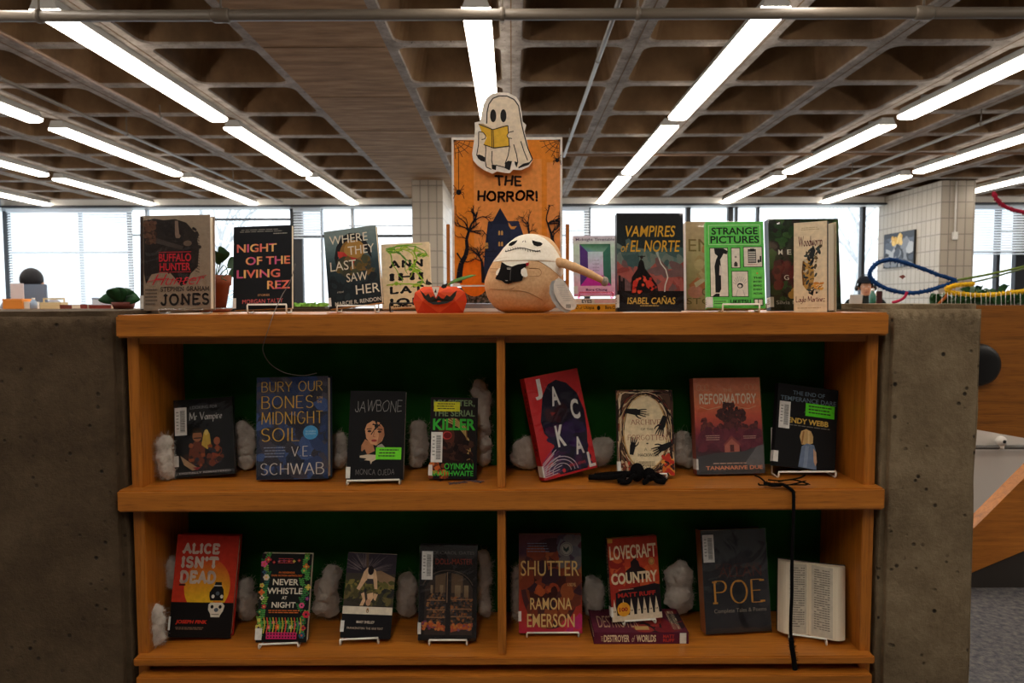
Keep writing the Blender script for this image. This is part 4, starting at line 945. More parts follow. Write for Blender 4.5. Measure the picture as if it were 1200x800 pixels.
def art_jaw(a):
    a.rect(0,0,1,1,(19,19,21),(16,16,18)); a.ell(.5,.46,.27,.2,(20,17,17)); a.ell(.36,.36,.1,.06,(20,17,17)); a.ell(.7,.52,.1,.13,(22,18,18)); a.poly([(.24,.62),(.3,.55),(.44,.6),(.48,.68),(.36,.72),(.24,.68)], (178,120,84))
    a.poly([(.29,.44),(.32,.38),(.42,.34),(.54,.36),(.62,.42),(.64,.5),(.6,.57),(.5,.62),(.4,.6),(.32,.54)], (206,148,108)); a.poly([(.5,.36),(.62,.42),(.64,.5),(.58,.58),(.52,.6),(.54,.5)], (168,112,80))
    a.ell(.37,.46,.035,.012,(40,26,22)); a.ell(.55,.465,.035,.012,(40,26,22)); a.line([(.32,.435),(.41,.43)],.01,(40,26,22)); a.line([(.5,.435),(.6,.44)],.01,(40,26,22)); a.ell(.46,.565,.05,.014,(156,60,56)); a.line([(.46,.46),(.44,.52),(.48,.525)],.007,(150,96,70))
    for p in ([(.44,.3),(.52,.42)],[(.46,.44),(.58,.36)],[(.5,.3),(.48,.44)],[(.42,.38),(.56,.4)]): a.line(p,.018,(24,24,22),.5)
    a.ell(.49,.4,.035,.025,(24,24,22)); a.line([(.48,.42),(.4,.5)],.01,(24,24,22)); a.poly([(.2,.72),(.3,.66),(.36,.74),(.3,.8),(.22,.8)], (24,28,30))
    a.poly([(.22,.735),(.36,.72),(.5,.725),(.56,.76),(.44,.8),(.42,.83),(.4,.79),(.3,.785),(.34,.765),(.22,.755)], (206,186,160)); a.poly([(.52,.62),(.6,.6),(.66,.64),(.6,.68),(.5,.68)], (160,150,140))
    a.stroke('JAWBONE', .1,.1,.94,.25,(150,148,146),wt=.03,gap=.18,jit=.18,seed=4); a.stroke('MONICA OJEDA', .16,.88,.84,.95,(140,138,136),wt=.035,gap=.2,jit=.12,seed=7)
book('jaw', [(411,459),(475.5,458.5),(473,564),(405.5,561.5)], S2, art_jaw, 'black paperback showing a young face with tangled dark hair and green sticker', .02, 'paperback', 14, 4, None, .0045, (30,30,32), seed=23, group=MID, stickers=((.5,.64,.95,.775,(112,226,40)),), slabel=(-.01,.86,.065,.985))
def art_sis(a):
    a.rect(0,0,1,1,(40,34,34),(26,24,26)); a.ell(.5,.55,.34,.3,(44,28,26)); a.ell(.34,.48,.18,.17,(90,50,38)); a.ell(.36,.47,.1,.05,(196,70,64)); a.ell(.15,.5,.06,.05,(196,70,64)); a.ell(.37,.47,.08,.038,(110,30,34))
    for k in range(12):
        t = k/12; p = [(.3+.3*t,.28-.02*math.sin(t*3)),(.6+.18*t,.36),(.82-.04*t,.52+.04*t),(.86-.1*t,.66),(.78+.12*t,.8)]; a.line(p, .016, [(214,190,120),(176,140,80),(120,84,48)][k % 3], .5)
    a.blobs(60,.1,.55,.9,.82,.03,.07,[(40,26,24),(58,36,30),(30,22,22),(72,46,36)],5,1.6); a.blobs(25,.02,.82,.4,.99,.03,.06,[(196,96,40),(214,120,60),(120,60,36)],6); g = (66,190,66)
    a.text('MY SISTER,', .06,.03,.94,.12,(126,150,110),.02); a.text('THE SERIAL', .06,.155,.94,.235,(126,150,110),.02); a.text('KILLER', .06,.265,.96,.405,g,.03); a.text('OYINKAN', .32,.81,.93,.885,g,.02); a.text('BRAITHWAITE', .04,.9,.93,.965,g,.02)
book('sis', [(505,466.5),(560.5,466),(558,562),(502.5,561)], S2, art_sis, 'narrow dark paperback with green lettering and yellow sticker beside the divider', .018, 'paperback', 12, 2, None, .001, (30,26,28), printm='gloss', seed=24, group=MID, barcode=(.03,.43,.27,.8), stickers=((.07,.055,.62,.175,(226,224,40)),), slabel=(-.01,.83,.07,.96))
def art_jackal(a):
    a.rect(0,0,1,1,(206,48,48),(196,40,44)); a.poly([(.2,.32),(.26,.2),(.4,.1),(.56,.07),(.74,.12),(.9,.24),(.97,.42),(.95,.6),(.9,.78),(.82,.98),(.3,.98),(.2,.84),(.3,.74),(.28,.66),(.16,.56),(.14,.44)], (28,22,40))
    a.blobs(50,.25,.4,.9,.95,.03,.09,[(40,26,66),(56,30,80),(32,24,50),(66,30,64)],3,1.6, lambda x,y: y>.5); a.blobs(14,.3,.3,.6,.46,.05,.09,[(66,28,36),(54,24,32),(40,22,34)],5); a.poly([(.34,.37),(.44,.385),(.36,.41)], (150,44,40))
    for k in range(16): a.line([(.02,.84+k*.009),(.26+.05*(k % 3),.72+k*.016)], .006, (226,210,214) if k % 2 else (120,60,120))
    for q in (.3,.24,.17): a.ring(.34,.96,q,q*.5,.008,(196,180,190),20,180,360)
    a.ell(.38,.95,.03,.02,(206,50,60))
    for c,x,y,hh in (('J',.13,.03,.2),('A',.4,.13,.19),('C',.72,.29,.2),('K',.36,.51,.21),('A',.66,.66,.17),('L',.85,.83,.15)): a.text(c, x,y,x+(.14 if c=='J' else .16 if c!='L' else .13),y+hh,(232,226,218),.03)
    a.text('ERIN E. ADAMS', .5,.9,.8,.93,(206,60,70))
def sp_jackal(s):
    T0 = s.T; s.rect(0,0,1,1,(190,38,40)); 
    for i,c in enumerate('JACKAL'): s.text(c, .25,.1+i*.06,.8,.145+i*.06,(90,20,26),.02)
    for i,c in enumerate('ADAMS'): s.text(c, .3,.55+i*.045,.75,.585+i*.045,(90,20,26),.02)
book('jackal', [(614.5,445.5),(672.5,440),(704.5,552),(637.5,567.5)], S2, art_jackal, 'red hardcover tilted leftward with white letters over a dark silhouette', .03, 'hard', 10, 20, None, 0, (200,44,46), (190,38,40), 'gloss', True, spine_art=sp_jackal, seed=25, group=MID, slabel=(-.005,.86,.02,.97))
def art_hands(a):
    a.rect(0,0,1,1,(92,66,50)); rp = [(.5+.45*math.cos(math.radians(q*9)), .5+.455*math.sin(math.radians(q*9))) for q in range(40)]; a.strands(230,rp,.09,(.008,.02),[(36,28,26),(60,42,34),(140,100,70),(214,180,136),(28,22,22),(150,60,44),(232,206,166),(96,66,48)],4); rq = [(.5+.5*max(-1,min(1,1.35*math.cos(math.radians(q*9)))), .5+.5*max(-1,min(1,1.35*math.sin(math.radians(q*9))))) for q in range(40)]; a.strands(170,rq,.06,(.01,.024),[(36,28,26),(60,42,34),(160,116,80),(222,192,150),(28,22,22),(150,60,44),(236,214,176)],14)
    a.poly([(.2,.2),(.36,.08),(.52,.05),(.68,.1),(.82,.24),(.9,.44),(.88,.64),(.8,.8),(.64,.93),(.4,.95),(.26,.86),(.15,.68),(.1,.46)], (240,218,176)); a.ring(.5,.5,.385,.44,.014,(206,160,96),30); a.strands(60,rp,.06,(.006,.016),[(36,28,26),(120,84,60),(28,22,22),(226,200,160)],9,(3,5))
    a.blobs(26,.8,.78,.98,.98,.02,.04,[(214,110,40),(190,50,36),(230,150,60),(60,30,26)],7,2.4); a.blobs(14,.04,.86,.22,.98,.015,.03,[(190,70,44),(120,60,40),(206,176,140)],8,2.6)
    def hand(cx,cy,an,s):
        ca, sa = math.cos(an), math.sin(an); R = lambda x,y: (cx+(x*ca-y*sa)*s, cy+(x*sa+y*ca)*s*.66)
        a.poly([R(-.14,-.03),R(0,-.045),R(.06,-.03),R(.06,.035),R(0,.045),R(-.14,.03)], (24,22,24))
        for k in range(4): a.line([R(.04,-.03+.02*k), R(.1,-.045+.03*k), R(.145,-.05+.034*k)], .011*s*1.2, (24,22,24), .5)
        a.line([R(0,.04),R(.04,.075),R(.08,.085)], .012*s*1.2, (24,22,24), .6)
    hand(.34,.26,.1,1.3); hand(.8,.42,1.9,1.3); hand(.27,.66,-1.4,1.1); hand(.8,.68,2.7,1.3)
    r = (150,44,44); k = (44,34,30)
    a.text('THE', .48,.28,.58,.305,k); a.stroke('ARCHIVE', .24,.35,.78,.41,r,wt=.05,slab=.12,gap=.25,thinx=.5); a.text('OF THE', .42,.45,.64,.475,k); a.stroke('FORGOTTEN', .18,.53,.88,.59,r,wt=.05,slab=.12,gap=.25,thinx=.5); a.ell(.53,.63,.02,.008,k)
    a.stroke('A J', .47,.68,.6,.715,k,wt=.05,slab=.1,gap=.3,thinx=.5); a.text('HACKWITH', .36,.745,.72,.78,k); a.lines(.36,.84,.7,.9,3,(110,90,70),5,.35)
book('hands', [(722.5,457.5),(787.5,456.5),(790.5,557),(724,557)], S2, art_hands, 'cream paperback framed by tangled dark hands with a furry spider in front', .02, 'paperback', 12, -2, None, .0045, (120,96,76), (70,60,56), seed=26, group=MID, slabel=(-.005,.84,.05,.96))
def art_house(a):
    a.grad(0,0,1,1,[(0,(214,132,102)),(.22,(238,138,92)),(.4,(222,98,72)),(.6,(136,48,66)),(.75,(84,36,50)),(.85,(64,60,62)),(1,(60,58,60))])
    for s in (-1,1):
        for k in range(3): a.ring(.5+s*(.3+k*.06),.1,.035,.03,.006,(226,160,120),12)
        a.line([(.5+s*.42,.3),(.5+s*.3,.33),(.5+s*.1,.3)],.006,(232,190,150))
    a.text('THE', .44,.115,.57,.145,(232,190,150)); a.stroke('REFORMATORY', .08,.165,.93,.275,(255,240,214),wt=.1,slab=.12,gap=.3); 
    d = (70,36,36); a.line([(.55,.52),(.52,.42),(.51,.3)],.016,d)
    a.line([(.53,.48),(.46,.4),(.4,.37)],.012,d); a.line([(.53,.45),(.62,.38),(.68,.36)],.012,d); a.blobs(110,.3,.32,.78,.47,.012,.03,[d,(86,44,42),(60,32,36)],4,1.7, lambda x,y: (x-.55)**2*14+(y-.39)**2*120<.75); a.blobs(18,.44,.27,.58,.32,.012,.025,[d,(86,44,42)],14,1.6); a.blobs(190,.1,.42,.92,.56,.014,.035,[(110,54,54),(92,44,48),(128,66,58),(78,38,44)],5,1.5, lambda x,y: y > .47-.04*math.sin(x*14)); a.blobs(90,.08,.56,.94,.74,.02,.06,[(110,44,62),(98,38,56),(120,52,66)],6,1.6); a.ell(.5,.28,.05,.02,d)
    a.poly([(.42,.7),(.42,.78),(.64,.78),(.64,.7),(.53,.62)], (190,112,96)); a.poly([(.4,.7),(.53,.605),(.67,.7),(.64,.71),(.53,.635),(.42,.71)], (150,76,70)); a.rect(.5,.7,.56,.77,(92,44,48))
    a.poly([(0,.82),(.3,.78),(.7,.77),(1,.7),(1,1),(0,1)], (74,74,76)); a.poly([(.7,.9),(.9,.72),(1,.7),(1,.95)], (110,110,112)); a.lines(.14,.6,.38,.66,3,(220,180,160),3,.35); a.lines(.7,.61,.9,.65,2,(220,180,160),4,.35)
    a.lines(.22,.885,.82,.9,1,(206,170,150),5,.6); a.text('TANANARIVE DUE', .13,.915,.97,.955,(232,150,110),.03)
book('house', [(813.5,444),(889,441.5),(897,554.5),(815.5,556)], S2, art_house, 'orange and maroon hardcover in clear wrap with tree and little house', .03, 'hard', 9, 3, None, 0, (120,60,54), (168,84,66), 'gloss', True, seed=27, group=MID, slabel=(-.005,.84,.02,.95))
def art_girl(a):
    a.rect(0,0,1,1,(19,19,21),(16,16,18)); a.text('THE END OF', .25,.07,.78,.12,(104,124,140),.01); a.text('TEMPERANCE DARE', .05,.145,.97,.2,(104,124,140),.01); a.text('A NOVEL', .45,.305,.6,.325,(96,180,90)); a.text('WENDY WEBB', .05,.4,.86,.465,(222,184,84),.03); a.lines(.2,.485,.9,.505,1,(120,118,112),4,.5)
    a.poly([(.4,.62),(.42,.55),(.5,.52),(.58,.54),(.62,.6),(.62,.68),(.56,.7),(.44,.71)], (206,170,112)); a.line([(.46,.55),(.44,.7)],.02,(160,116,66)); a.line([(.54,.54),(.55,.7)],.02,(226,196,140)); a.poly([(.44,.73),(.52,.69),(.64,.7),(.67,.76),(.68,.86),(.7,.99),(.4,.98),(.42,.85)], (110,128,156)); a.poly([(.63,.74),(.68,.78),(.7,.9),(.68,.95),(.65,.9),(.64,.82)], (206,166,136)); a.poly([(.5,.72),(.56,.72),(.54,.98),(.48,.98)], (132,150,176))
book('girl', [(913,454.5),(984,461.5),(976.5,558),(905.5,551)], S2, art_girl, 'black paperback with a blonde girl in grey dress, rightmost on middle shelf', .02, 'paperback', 13, 2, None, .0045, (24,24,28), seed=28, group=MID, barcode=(.04,.215,.22,.54), stickers=((.47,.205,.95,.36,(92,230,30)),), slabel=(-.01,.82,.065,.95))
stand_for('jaw', 407, 468, 'white wire stand under the black paperback with tangled-hair face', surf=S2, hbar=.013)
stand_for('hands', 736, 781, 'white wire stand behind the furry spider under the cream hands paperback', surf=S2, hbar=.016)
stand_for('girl', 912, 979, 'white wire stand under the blonde girl paperback', surf=S2, hbar=.016)

# ---------- bottom shelf
def art_alice(a):
    a.rect(0,0,1,.66,(196,48,34),(206,60,34)); a.rect(0,.66,1,1,(16,13,13)); c = (.55,.5); a.k += 1
    n = 40; pts = [(.55+.37*math.cos(math.radians(q*9)), .5+.27*math.sin(math.radians(q*9))) for q in range(40)]; pts = [(x, min(y,.66)) for x,y in pts]
    a.poly(pts, [(lambda y: (int(206+(240-206)*max(0,min(1,(y-.23)/.43))), int(80+(190-80)*max(0,min(1,(y-.23)/.43))), 36))(y) for x,y in pts])
    for s,x0,y0,x1,y1 in (('ALICE',.1,.08,.7,.19),("ISN'T",.1,.21,.7,.33),('DEAD',.1,.35,.68,.48)): a.stroke(s,x0,y0,x1,y1,(226,206,190),wt=.15,slab=.2,gap=.38)
    a.rect(.1,.485,.2,.5,(40,20,16))
    a.poly([(.6,.6),(.6,.56),(.64,.52),(.67,.5),(.68,.46),(.78,.46),(.79,.5),(.82,.53),(.83,.58),(.83,.64),(.62,.64)], (20,18,20)); a.rect(.66,.49,.79,.5,(206,200,190)); a.ell(.66,.6,.025,.018,(226,220,206)); a.ell(.8,.6,.025,.018,(226,220,206)); a.ell(.73,.57,.03,.02,(90,100,110))
    a.poly([(.6,.68),(.63,.66),(.82,.66),(.86,.69),(.84,.74),(.8,.78),(.79,.8),(.65,.8),(.64,.77),(.6,.73)], (226,218,200)); a.ell(.66,.7,.025,.018,(22,20,20)); a.ell(.79,.7,.025,.018,(22,20,20)); a.ell(.73,.73,.035,.02,(90,100,110)); a.rect(.66,.77,.78,.775,(40,36,36)); a.rect(.67,.645,.8,.658,(226,120,40))
    a.text('JOSEPH FINK', .1,.83,.6,.875,(206,52,36),.04,.15); a.lines(.1,.9,.56,.93,2,(150,120,100),4,.4)
book('alice', [(209.5,629.5),(282.5,628.5),(268.5,748.5),(195.5,750)], S1, art_alice, 'red and black hardcover with orange sun and skull, leftmost on bottom shelf', .026, 'hard', 10, 6, None, 0, (190,46,34), (160,36,30), seed=31, group=LOW, slabel=(-.01,.8,.02,.93))
def art_floral(a):
    a.rect(0,0,1,1,(24,26,26)); C = [(206,50,70),(226,120,50),(60,130,70),(90,170,80),(120,60,130),(230,90,140),(214,196,90),(52,92,120),(226,206,180)]
    rnd = random.Random(11); gr = [(60,130,70),(90,170,80),(52,110,96),(130,180,70)]
    for k in range(26):
        y = .04+.9*(k//2)/12.5; x = (.1 if k % 2 else .9)+rnd.uniform(-.05,.05); a.sprig(x,y+.05,rnd.uniform(-.07,.07),-.09,rnd.choice(gr),4,.055)
    for k in range(24):
        y = .05+.9*(k//2)/11.5; x = (.09 if k % 2 else .91)+rnd.uniform(-.06,.06); a.flower(x,y+rnd.uniform(-.02,.02),rnd.uniform(.04,.075),rnd.choice(C),rnd.choice([(236,200,90),(226,90,60),(60,30,50)]),rnd.choice((4,5,6)))
    for k in range(9): a.sprig(.16+k*.085,.87,rnd.uniform(-.03,.03),-.1,rnd.choice(gr),4,.045)
    for k in range(9): a.flower(.15+k*.088,.79+rnd.uniform(-.03,.05),rnd.uniform(.03,.055),rnd.choice(C),(236,200,90))
    for k in range(6): a.flower(.25+k*.1,.075+rnd.uniform(-.03,.03),.03,rnd.choice(C),(236,200,90),4)
    for k in range(14):
        x = .08+.06*k; a.line([(x,.9),(x+.02,.8),(x-.01,.72)],.012,[(90,170,80),(206,180,60),(226,90,60)][k % 3])
    a.rect(.2,.885,.8,.96,(206,44,110)); 
    for i in range(10):
        for j in range(2): a.ell(.24+i*.058,.905+j*.035,.018,.011,(60,22,40),6)
    for s,x0,y0,x1,y1 in (('NEVER',.26,.285,.77,.355),('WHISTLE',.16,.385,.86,.455),('AT',.46,.48,.56,.515),('NIGHT',.27,.545,.74,.61)): a.text(s,x0,y0,x1,y1,(236,226,206),.02)
    a.text('AN INDIGENOUS', .36,.2,.68,.222,(226,120,50),.02); a.text('DARK FICTION ANTHOLOGY', .22,.235,.84,.257,(226,120,50),.02); a.lines(.2,.635,.84,.68,2,(206,110,50),4,.5); a.lines(.33,.05,.68,.12,3,(206,80,80),5,.35)
book('floral', [(308.5,650.5),(365,649.5),(360,755),(298.5,752.5)], S1, art_floral, 'black paperback with white title inside a colourful flower border', .024, 'paperback', 11, 5, None, .0045, (24,26,26), seed=32, group=LOW, slabel=(-.01,.84,.12,.97))
def art_classic(a):
    a.rect(0,0,1,.63,(70,64,56)); a.rect(0,0,1,.24,(54,48,58)); rnd = random.Random(2)
    for k in range(60):
        an = rnd.uniform(-3.0,-.1); r0, r1 = rnd.uniform(.1,.2), rnd.uniform(.3,.6); a.line([(min(1,max(0,.4+r0*math.cos(an))),max(0,.22+.5*r0*math.sin(an))),(min(1,max(0,.4+r1*math.cos(an))),max(0,.22+.5*r1*math.sin(an)))],.005,(120,108,110),.4)
    a.line([(.4,.0),(.42,.14),(.45,.22)],.03,(96,78,64)); a.poly([(.5,.22),(.7,.2),(1,.28),(1,.45),(.5,.42)], (150,120,92)); a.blobs(80,.02,.34,.98,.44,.02,.05,[(110,106,56),(84,86,48),(132,120,64),(66,66,44)],3,1.6); a.blobs(70,.02,.44,.98,.6,.02,.05,[(84,80,50),(60,60,48),(44,46,46),(110,100,62)],4,2)
    sk = (226,186,146)
    a.poly([(.3,.34),(.36,.22),(.42,.17),(.52,.16),(.6,.2),(.64,.3),(.66,.42),(.6,.42),(.56,.3),(.52,.34),(.42,.32),(.38,.36),(.3,.44),(.24,.42)], sk); a.ell(.5,.27,.06,.06,(236,204,170)); a.ell(.5,.2,.06,.055,(36,28,30)); a.poly([(.44,.3),(.56,.3),(.58,.36),(.42,.36)], (60,56,60))
    a.poly([(.34,.48),(.4,.46),(.44,.56),(.4,.62),(.33,.62),(.38,.54)], sk); a.poly([(.46,.48),(.58,.46),(.6,.52),(.54,.58),(.48,.54)], sk); a.ell(.5,.58,.05,.04,(206,160,126)); a.poly([(.6,.47),(.68,.48),(.64,.56),(.6,.54)], sk)
    a.rect(0,.63,1,.72,(232,222,200)); a.ell(.5,.675,.026,.03,(196,150,90)); a.ell(.5,.68,.016,.024,(40,36,34)); a.ell(.5,.683,.008,.016,(232,222,200)); a.rect(0,.72,1,1,(24,24,28)); a.text('MARY SHELLEY', .3,.795,.66,.825,(226,214,196),.01); a.text('FRANKENSTEIN: THE 1818 TEXT', .12,.87,.84,.895,(206,190,170))
book('classic', [(408.5,650.5),(465,651),(457.5,751.5),(398,748)], S1, art_classic, 'slim paperback with white band across black lower third and crouching nude figure', .016, 'paperback', 13, 6, None, .0045, (28,28,32), seed=33, group=LOW, slabel=(-.01,.8,.06,.93))
def art_doors(a):
    a.rect(0,0,1,1,(24,21,21),(19,17,19)); a.text('JOYCE CAROL OATES', .06,.06,.95,.105,(110,104,100)); a.text('THE DOLL-MASTER', .06,.14,.92,.2,(150,54,34),.0)
    a.poly([(.1,.94),(.1,.45),(.2,.36),(.36,.3),(.5,.29),(.5,.94)], (54,42,36)); a.poly([(.5,.29),(.7,.3),(.86,.38),(.93,.46),(.93,.94),(.5,.94)], (58,46,38)); a.poly([(.28,.5),(.28,.32),(.46,.29),(.46,.5)], (104,82,60)); a.poly([(.56,.5),(.56,.29),(.76,.32),(.76,.5)], (104,82,60)); 
    for x0,x1 in ((.62,.72),(.78,.86),(.2,.24),(.36,.42)): a.rect(x0,.42,x1,.56,(150,128,96),(120,96,70))
    a.blobs(150,.14,.5,.46,.86,.012,.025,[(120,76,44),(84,66,52),(60,60,66),(150,104,60),(34,28,28),(30,26,26)],3,1.5); a.blobs(150,.56,.55,.92,.86,.012,.025,[(120,76,44),(84,66,52),(60,60,66),(160,100,50),(40,34,32)],4,1.5)
    for y in (.57,.67,.75): a.rect(.14,y,.46,y+.012,(150,110,76)); a.rect(.56,y-.01,.92,y+.002,(150,110,76))
    a.poly([(.06,.8),(.46,.84),(.46,.9),(.06,.84)], (176,84,42)); a.poly([(.56,.85),(.94,.81),(.94,.85),(.56,.91)], (176,84,60)); a.blobs(30,.08,.8,.44,.88,.02,.03,[(196,96,44),(120,60,90),(206,130,60)],6); a.blobs(30,.58,.82,.92,.89,.02,.03,[(196,96,44),(130,80,110),(206,130,60)],7); a.rect(.47,.26,.55,.96,(28,22,22)); a.line([(.49,.28),(.49,.6)],.008,(150,120,90)); a.ring(.5,.5,.46,.24,.008,(96,80,66),20,200,340)
book('doors', [(493.5,640),(559,639),(558,751.5),(488.5,750.5)], S1, art_doors, 'dark hardcover with open cabinet doors full of trinkets by the divider', .024, 'hard', 9, 0, None, .0045, (28,26,28), printm='gloss', sleeve=True, seed=34, group=LOW, barcode=(.04,.06,.23,.36), slabel=(-.005,.81,.05,.93))
def art_lens(a):
    a.grad(0,0,1,1,[(0,(110,62,66)),(.2,(70,44,62)),(.35,(150,96,54)),(.6,(150,60,40)),(.85,(176,60,48)),(1,(190,48,76))]); a.ell(.5,.5,.47,.46,(76,42,44),40); a.ell(.5,.48,.4,.38,(120,62,38),36); a.ell(.52,.54,.36,.32,(70,34,30),36); a.blobs(80,.1,.1,.9,.9,.05,.12,[(110,56,40),(150,80,44),(60,36,44),(84,46,44),(130,60,38)],3,1.5, lambda x,y: (x-.5)**2+(y-.5)**2<.18); a.blobs(12,.3,.5,.6,.62,.05,.08,[(176,86,44),(150,66,40),(60,26,24)],5,.7)
    a.blobs(24,.7,.04,.98,.3,.05,.1,[(96,96,104),(76,60,76),(110,104,104)],6,1.4); a.blobs(16,.74,.85,.98,.99,.05,.09,[(190,50,110),(206,60,80)],8)
    a.text('SHUTTER', .03,.27,.96,.425,(226,190,120),.0); a.text('A NOVEL', .77,.495,.91,.53,(214,180,120)); a.text('RAMONA', .18,.645,.84,.765,(230,196,130),.01); a.text('EMERSON', .13,.805,.88,.94,(230,196,130),.01)
    a.lines(.12,.09,.5,.2,4,(120,120,140),5,.3); a.ell(.76,.15,.1,.07,(150,146,136)); a.ring(.76,.15,.085,.06,.006,(90,90,90),20); a.poly([(.71,.12),(.755,.15),(.8,.12),(.8,.16),(.76,.185),(.715,.16)], (40,60,56))
book('lens', [(608.5,626),(681,625.5),(682.5,741.5),(607.5,742)], S1, art_lens, 'reddish brown paperback with round lens picture and large tan title', .018, 'paperback', 10, 0, None, .0045, (120,60,50), printm='gloss', seed=35, group=LOW, slabel=(-.005,.78,.04,.88))
# book lying flat beneath the red one
Md = onz(752, 754.5, S1); yd = Md.y; ud = yd/F
def a_des(a):
    a.rect(0,0,1,1,(92,32,52)); a.text('THE', .075,.3,.095,.75,(206,180,150)); a.text('DESTROYER', .105,.2,.375,.82,(226,206,170),.03); a.text('of', .4,.25,.435,.82,(206,180,150),0,.3); a.text('WORLDS', .45,.2,.655,.82,(226,206,170),.03); a.text('MATT', .73,.18,.85,.48,(190,60,50),.03); a.text('RUFF', .73,.55,.85,.82,(190,60,50),.03)
fb = flat_book('hardcover_book', (80,26,44), 114*ud, .125, 14*ud, a_des, 'maroon hardcover lying flat, spine outward, beneath the red tower paperback', Matrix.Translation((at(751.5,748,yd).x, yd, S1+.0004)), LOW, spinecol=(92,32,52))
lb = MB(); x1 = 114*ud/2; lb.add([(x1-.021,-.0006,.001),(x1-.0055,-.0006,.001),(x1-.0055,-.0006,14*ud-.001),(x1-.021,-.0006,14*ud-.001)], [(0,1,2,3)], MT['label'], False, (222,218,208)); lb.obj('spine_label').parent = fb
tpa = MB(); Ta = Art(tpa, 112*ud, .122, MT['print'], z0=0, T=Matrix.Translation((0,.001,14*ud+.0002)) @ Matrix.Rotation(-math.pi/2,4,'X')); 
Ta.rect(0,0,1,1,(96,34,54)); Ta.blobs(30,.5,.1,.98,.9,.05,.12,[(120,34,40),(40,26,32),(150,50,44)],3); Ta.text('DESTROYER', .06,.3,.5,.8,(196,160,130)); Ta.text('MATT RUFF', .86,.1,.95,.9,(206,190,160)); Ta.rect(.45,.75,.6,.9,(196,160,100)); tpa.obj('cover_art').parent = fb
ZD = S1+14*ud+.0012
def art_tower(a):
    a.rect(0,0,1,1,(166,48,36)); a.rect(0,0,1,.55,(176,56,38),(196,72,40)); a.blobs(50,.02,.2,.98,.55,.04,.1,[(190,66,38),(160,44,34),(206,90,44),(150,40,32)],3,2.4)
    a.poly([(.3,.47),(.34,.4),(.44,.36),(.44,.3),(.5,.27),(.5,.22),(.55,.22),(.55,.27),(.6,.3),(.62,.36),(.72,.4),(.78,.47)], (40,24,26)); a.rect(.32,.47,.76,.52,(40,24,26)); a.poly([(.1,.66),(.3,.62),(.9,.58),(1,.6),(1,.8),(.1,.8)], (30,22,26)); a.poly([(.08,.98),(.1,.7),(.2,.64),(1,.6),(1,1)], (26,20,24))
    a.text('LOVECRAFT', .03,.09,.97,.26,(236,214,176),.02); a.text('COUNTRY', .03,.42,.96,.56,(236,214,176),.04); a.text('MATT RUFF', .14,.665,.9,.72,(176,44,36),.04); a.lines(.16,.62,.5,.635,1,(206,170,140),3,.6); a.ell(.86,.31,.06,.045,(206,150,80)); a.ring(.86,.31,.045,.032,.005,(96,40,30),14)
    for x in (.06,.24,.4,.54,.66,.78,.9): a.poly([(x-.05,1),(x-.035,.88),(x,.73),(x+.04,.88),(x+.05,1)], (226,206,176)); a.ell(x-.012,.88,.008,.01,(40,24,26),8); a.ell(x+.015,.88,.008,.01,(40,24,26),8)
    a.rect(0,.93,1,1,(226,206,176)); a.poly([(.0,1),(.12,.93),(1,.985),(1,1)], (226,206,176)); a.ell(.24,.86,.13,.085,(232,160,40)); a.text('100', .15,.835,.32,.885,(160,36,30),.04); a.rect(0,0,.1,.05,(206,150,60))
def sp_tower(s): s.rect(0,0,1,1,(34,26,30)); [s.text(c, .25,.08+i*.04,.8,.11+i*.04,(190,170,140),.02) for i,c in enumerate('LOVECRAFT COUNTRY') if c != ' ']
book('tower', [(713.5,630.5),(768,624.5),(777,720.5),(715.5,728)], ZD, art_tower, 'red and black paperback with tower, propped on the flat maroon book', .02, 'paperback', 9, 8, yd+.042, .0045, (60,30,30), (34,26,30), spine_art=sp_tower, seed=36, group=LOW, slabel=(-.01,.82,.03,.94))
stand_for('tower', 731, 769, 'white wire stand on the flat maroon book under the red tower paperback', surf=ZD, hbar=.013)
def art_gold(a):
    a.rect(0,0,1,1,(46,47,51),(38,40,44)); a.blobs(40,.05,.05,.98,.98,.06,.14,[(42,43,47),(52,53,57),(36,37,41)],4,2); a.poly([(.45,.04),(.98,.02),(.95,.3),(.8,.2),(.6,.16)], (34,30,32)); a.text('EDGAR', .2,.33,.9,.38,(70,40,36)); a.text('ALLAN', .24,.36,.9,.46,(86,44,36),0)
    a.stroke('POE', .13,.49,.93,.72,(206,146,62),wt=.05,slab=.13,gap=.22,thinx=.35); a.text('Complete Tales & Poems', .14,.765,.94,.815,(150,142,130),.0)
book('gold', [(821,621),(893,620.5),(908,741),(827.5,741)], S1, art_gold, 'grey hardcover in shiny crinkled wrap with large gold three-letter name', .036, 'hard', 10, 6, None, 0, (54,54,58), (150,90,52), 'gloss', True, seed=37, group=LOW, barcode=(.02,.04,.19,.31), slabel=(-.4,.84,-.39,.95), tag_white=False)
stand_for('floral', 304, 349, 'white wire stand under the flower-bordered paperback', surf=S1, hbar=.014)
stand_for('classic', 399, 443, 'white wire stand under the slim white-banded paperback', surf=S1, hbar=.017)
stand_for('doors', 503, 547, 'white wire stand under the cabinet doors hardcover', surf=S1, hbar=.016)
stand_for('lens', 617.5, 678, 'white wire stand under the reddish lens paperback', surf=S1, hbar=.014)
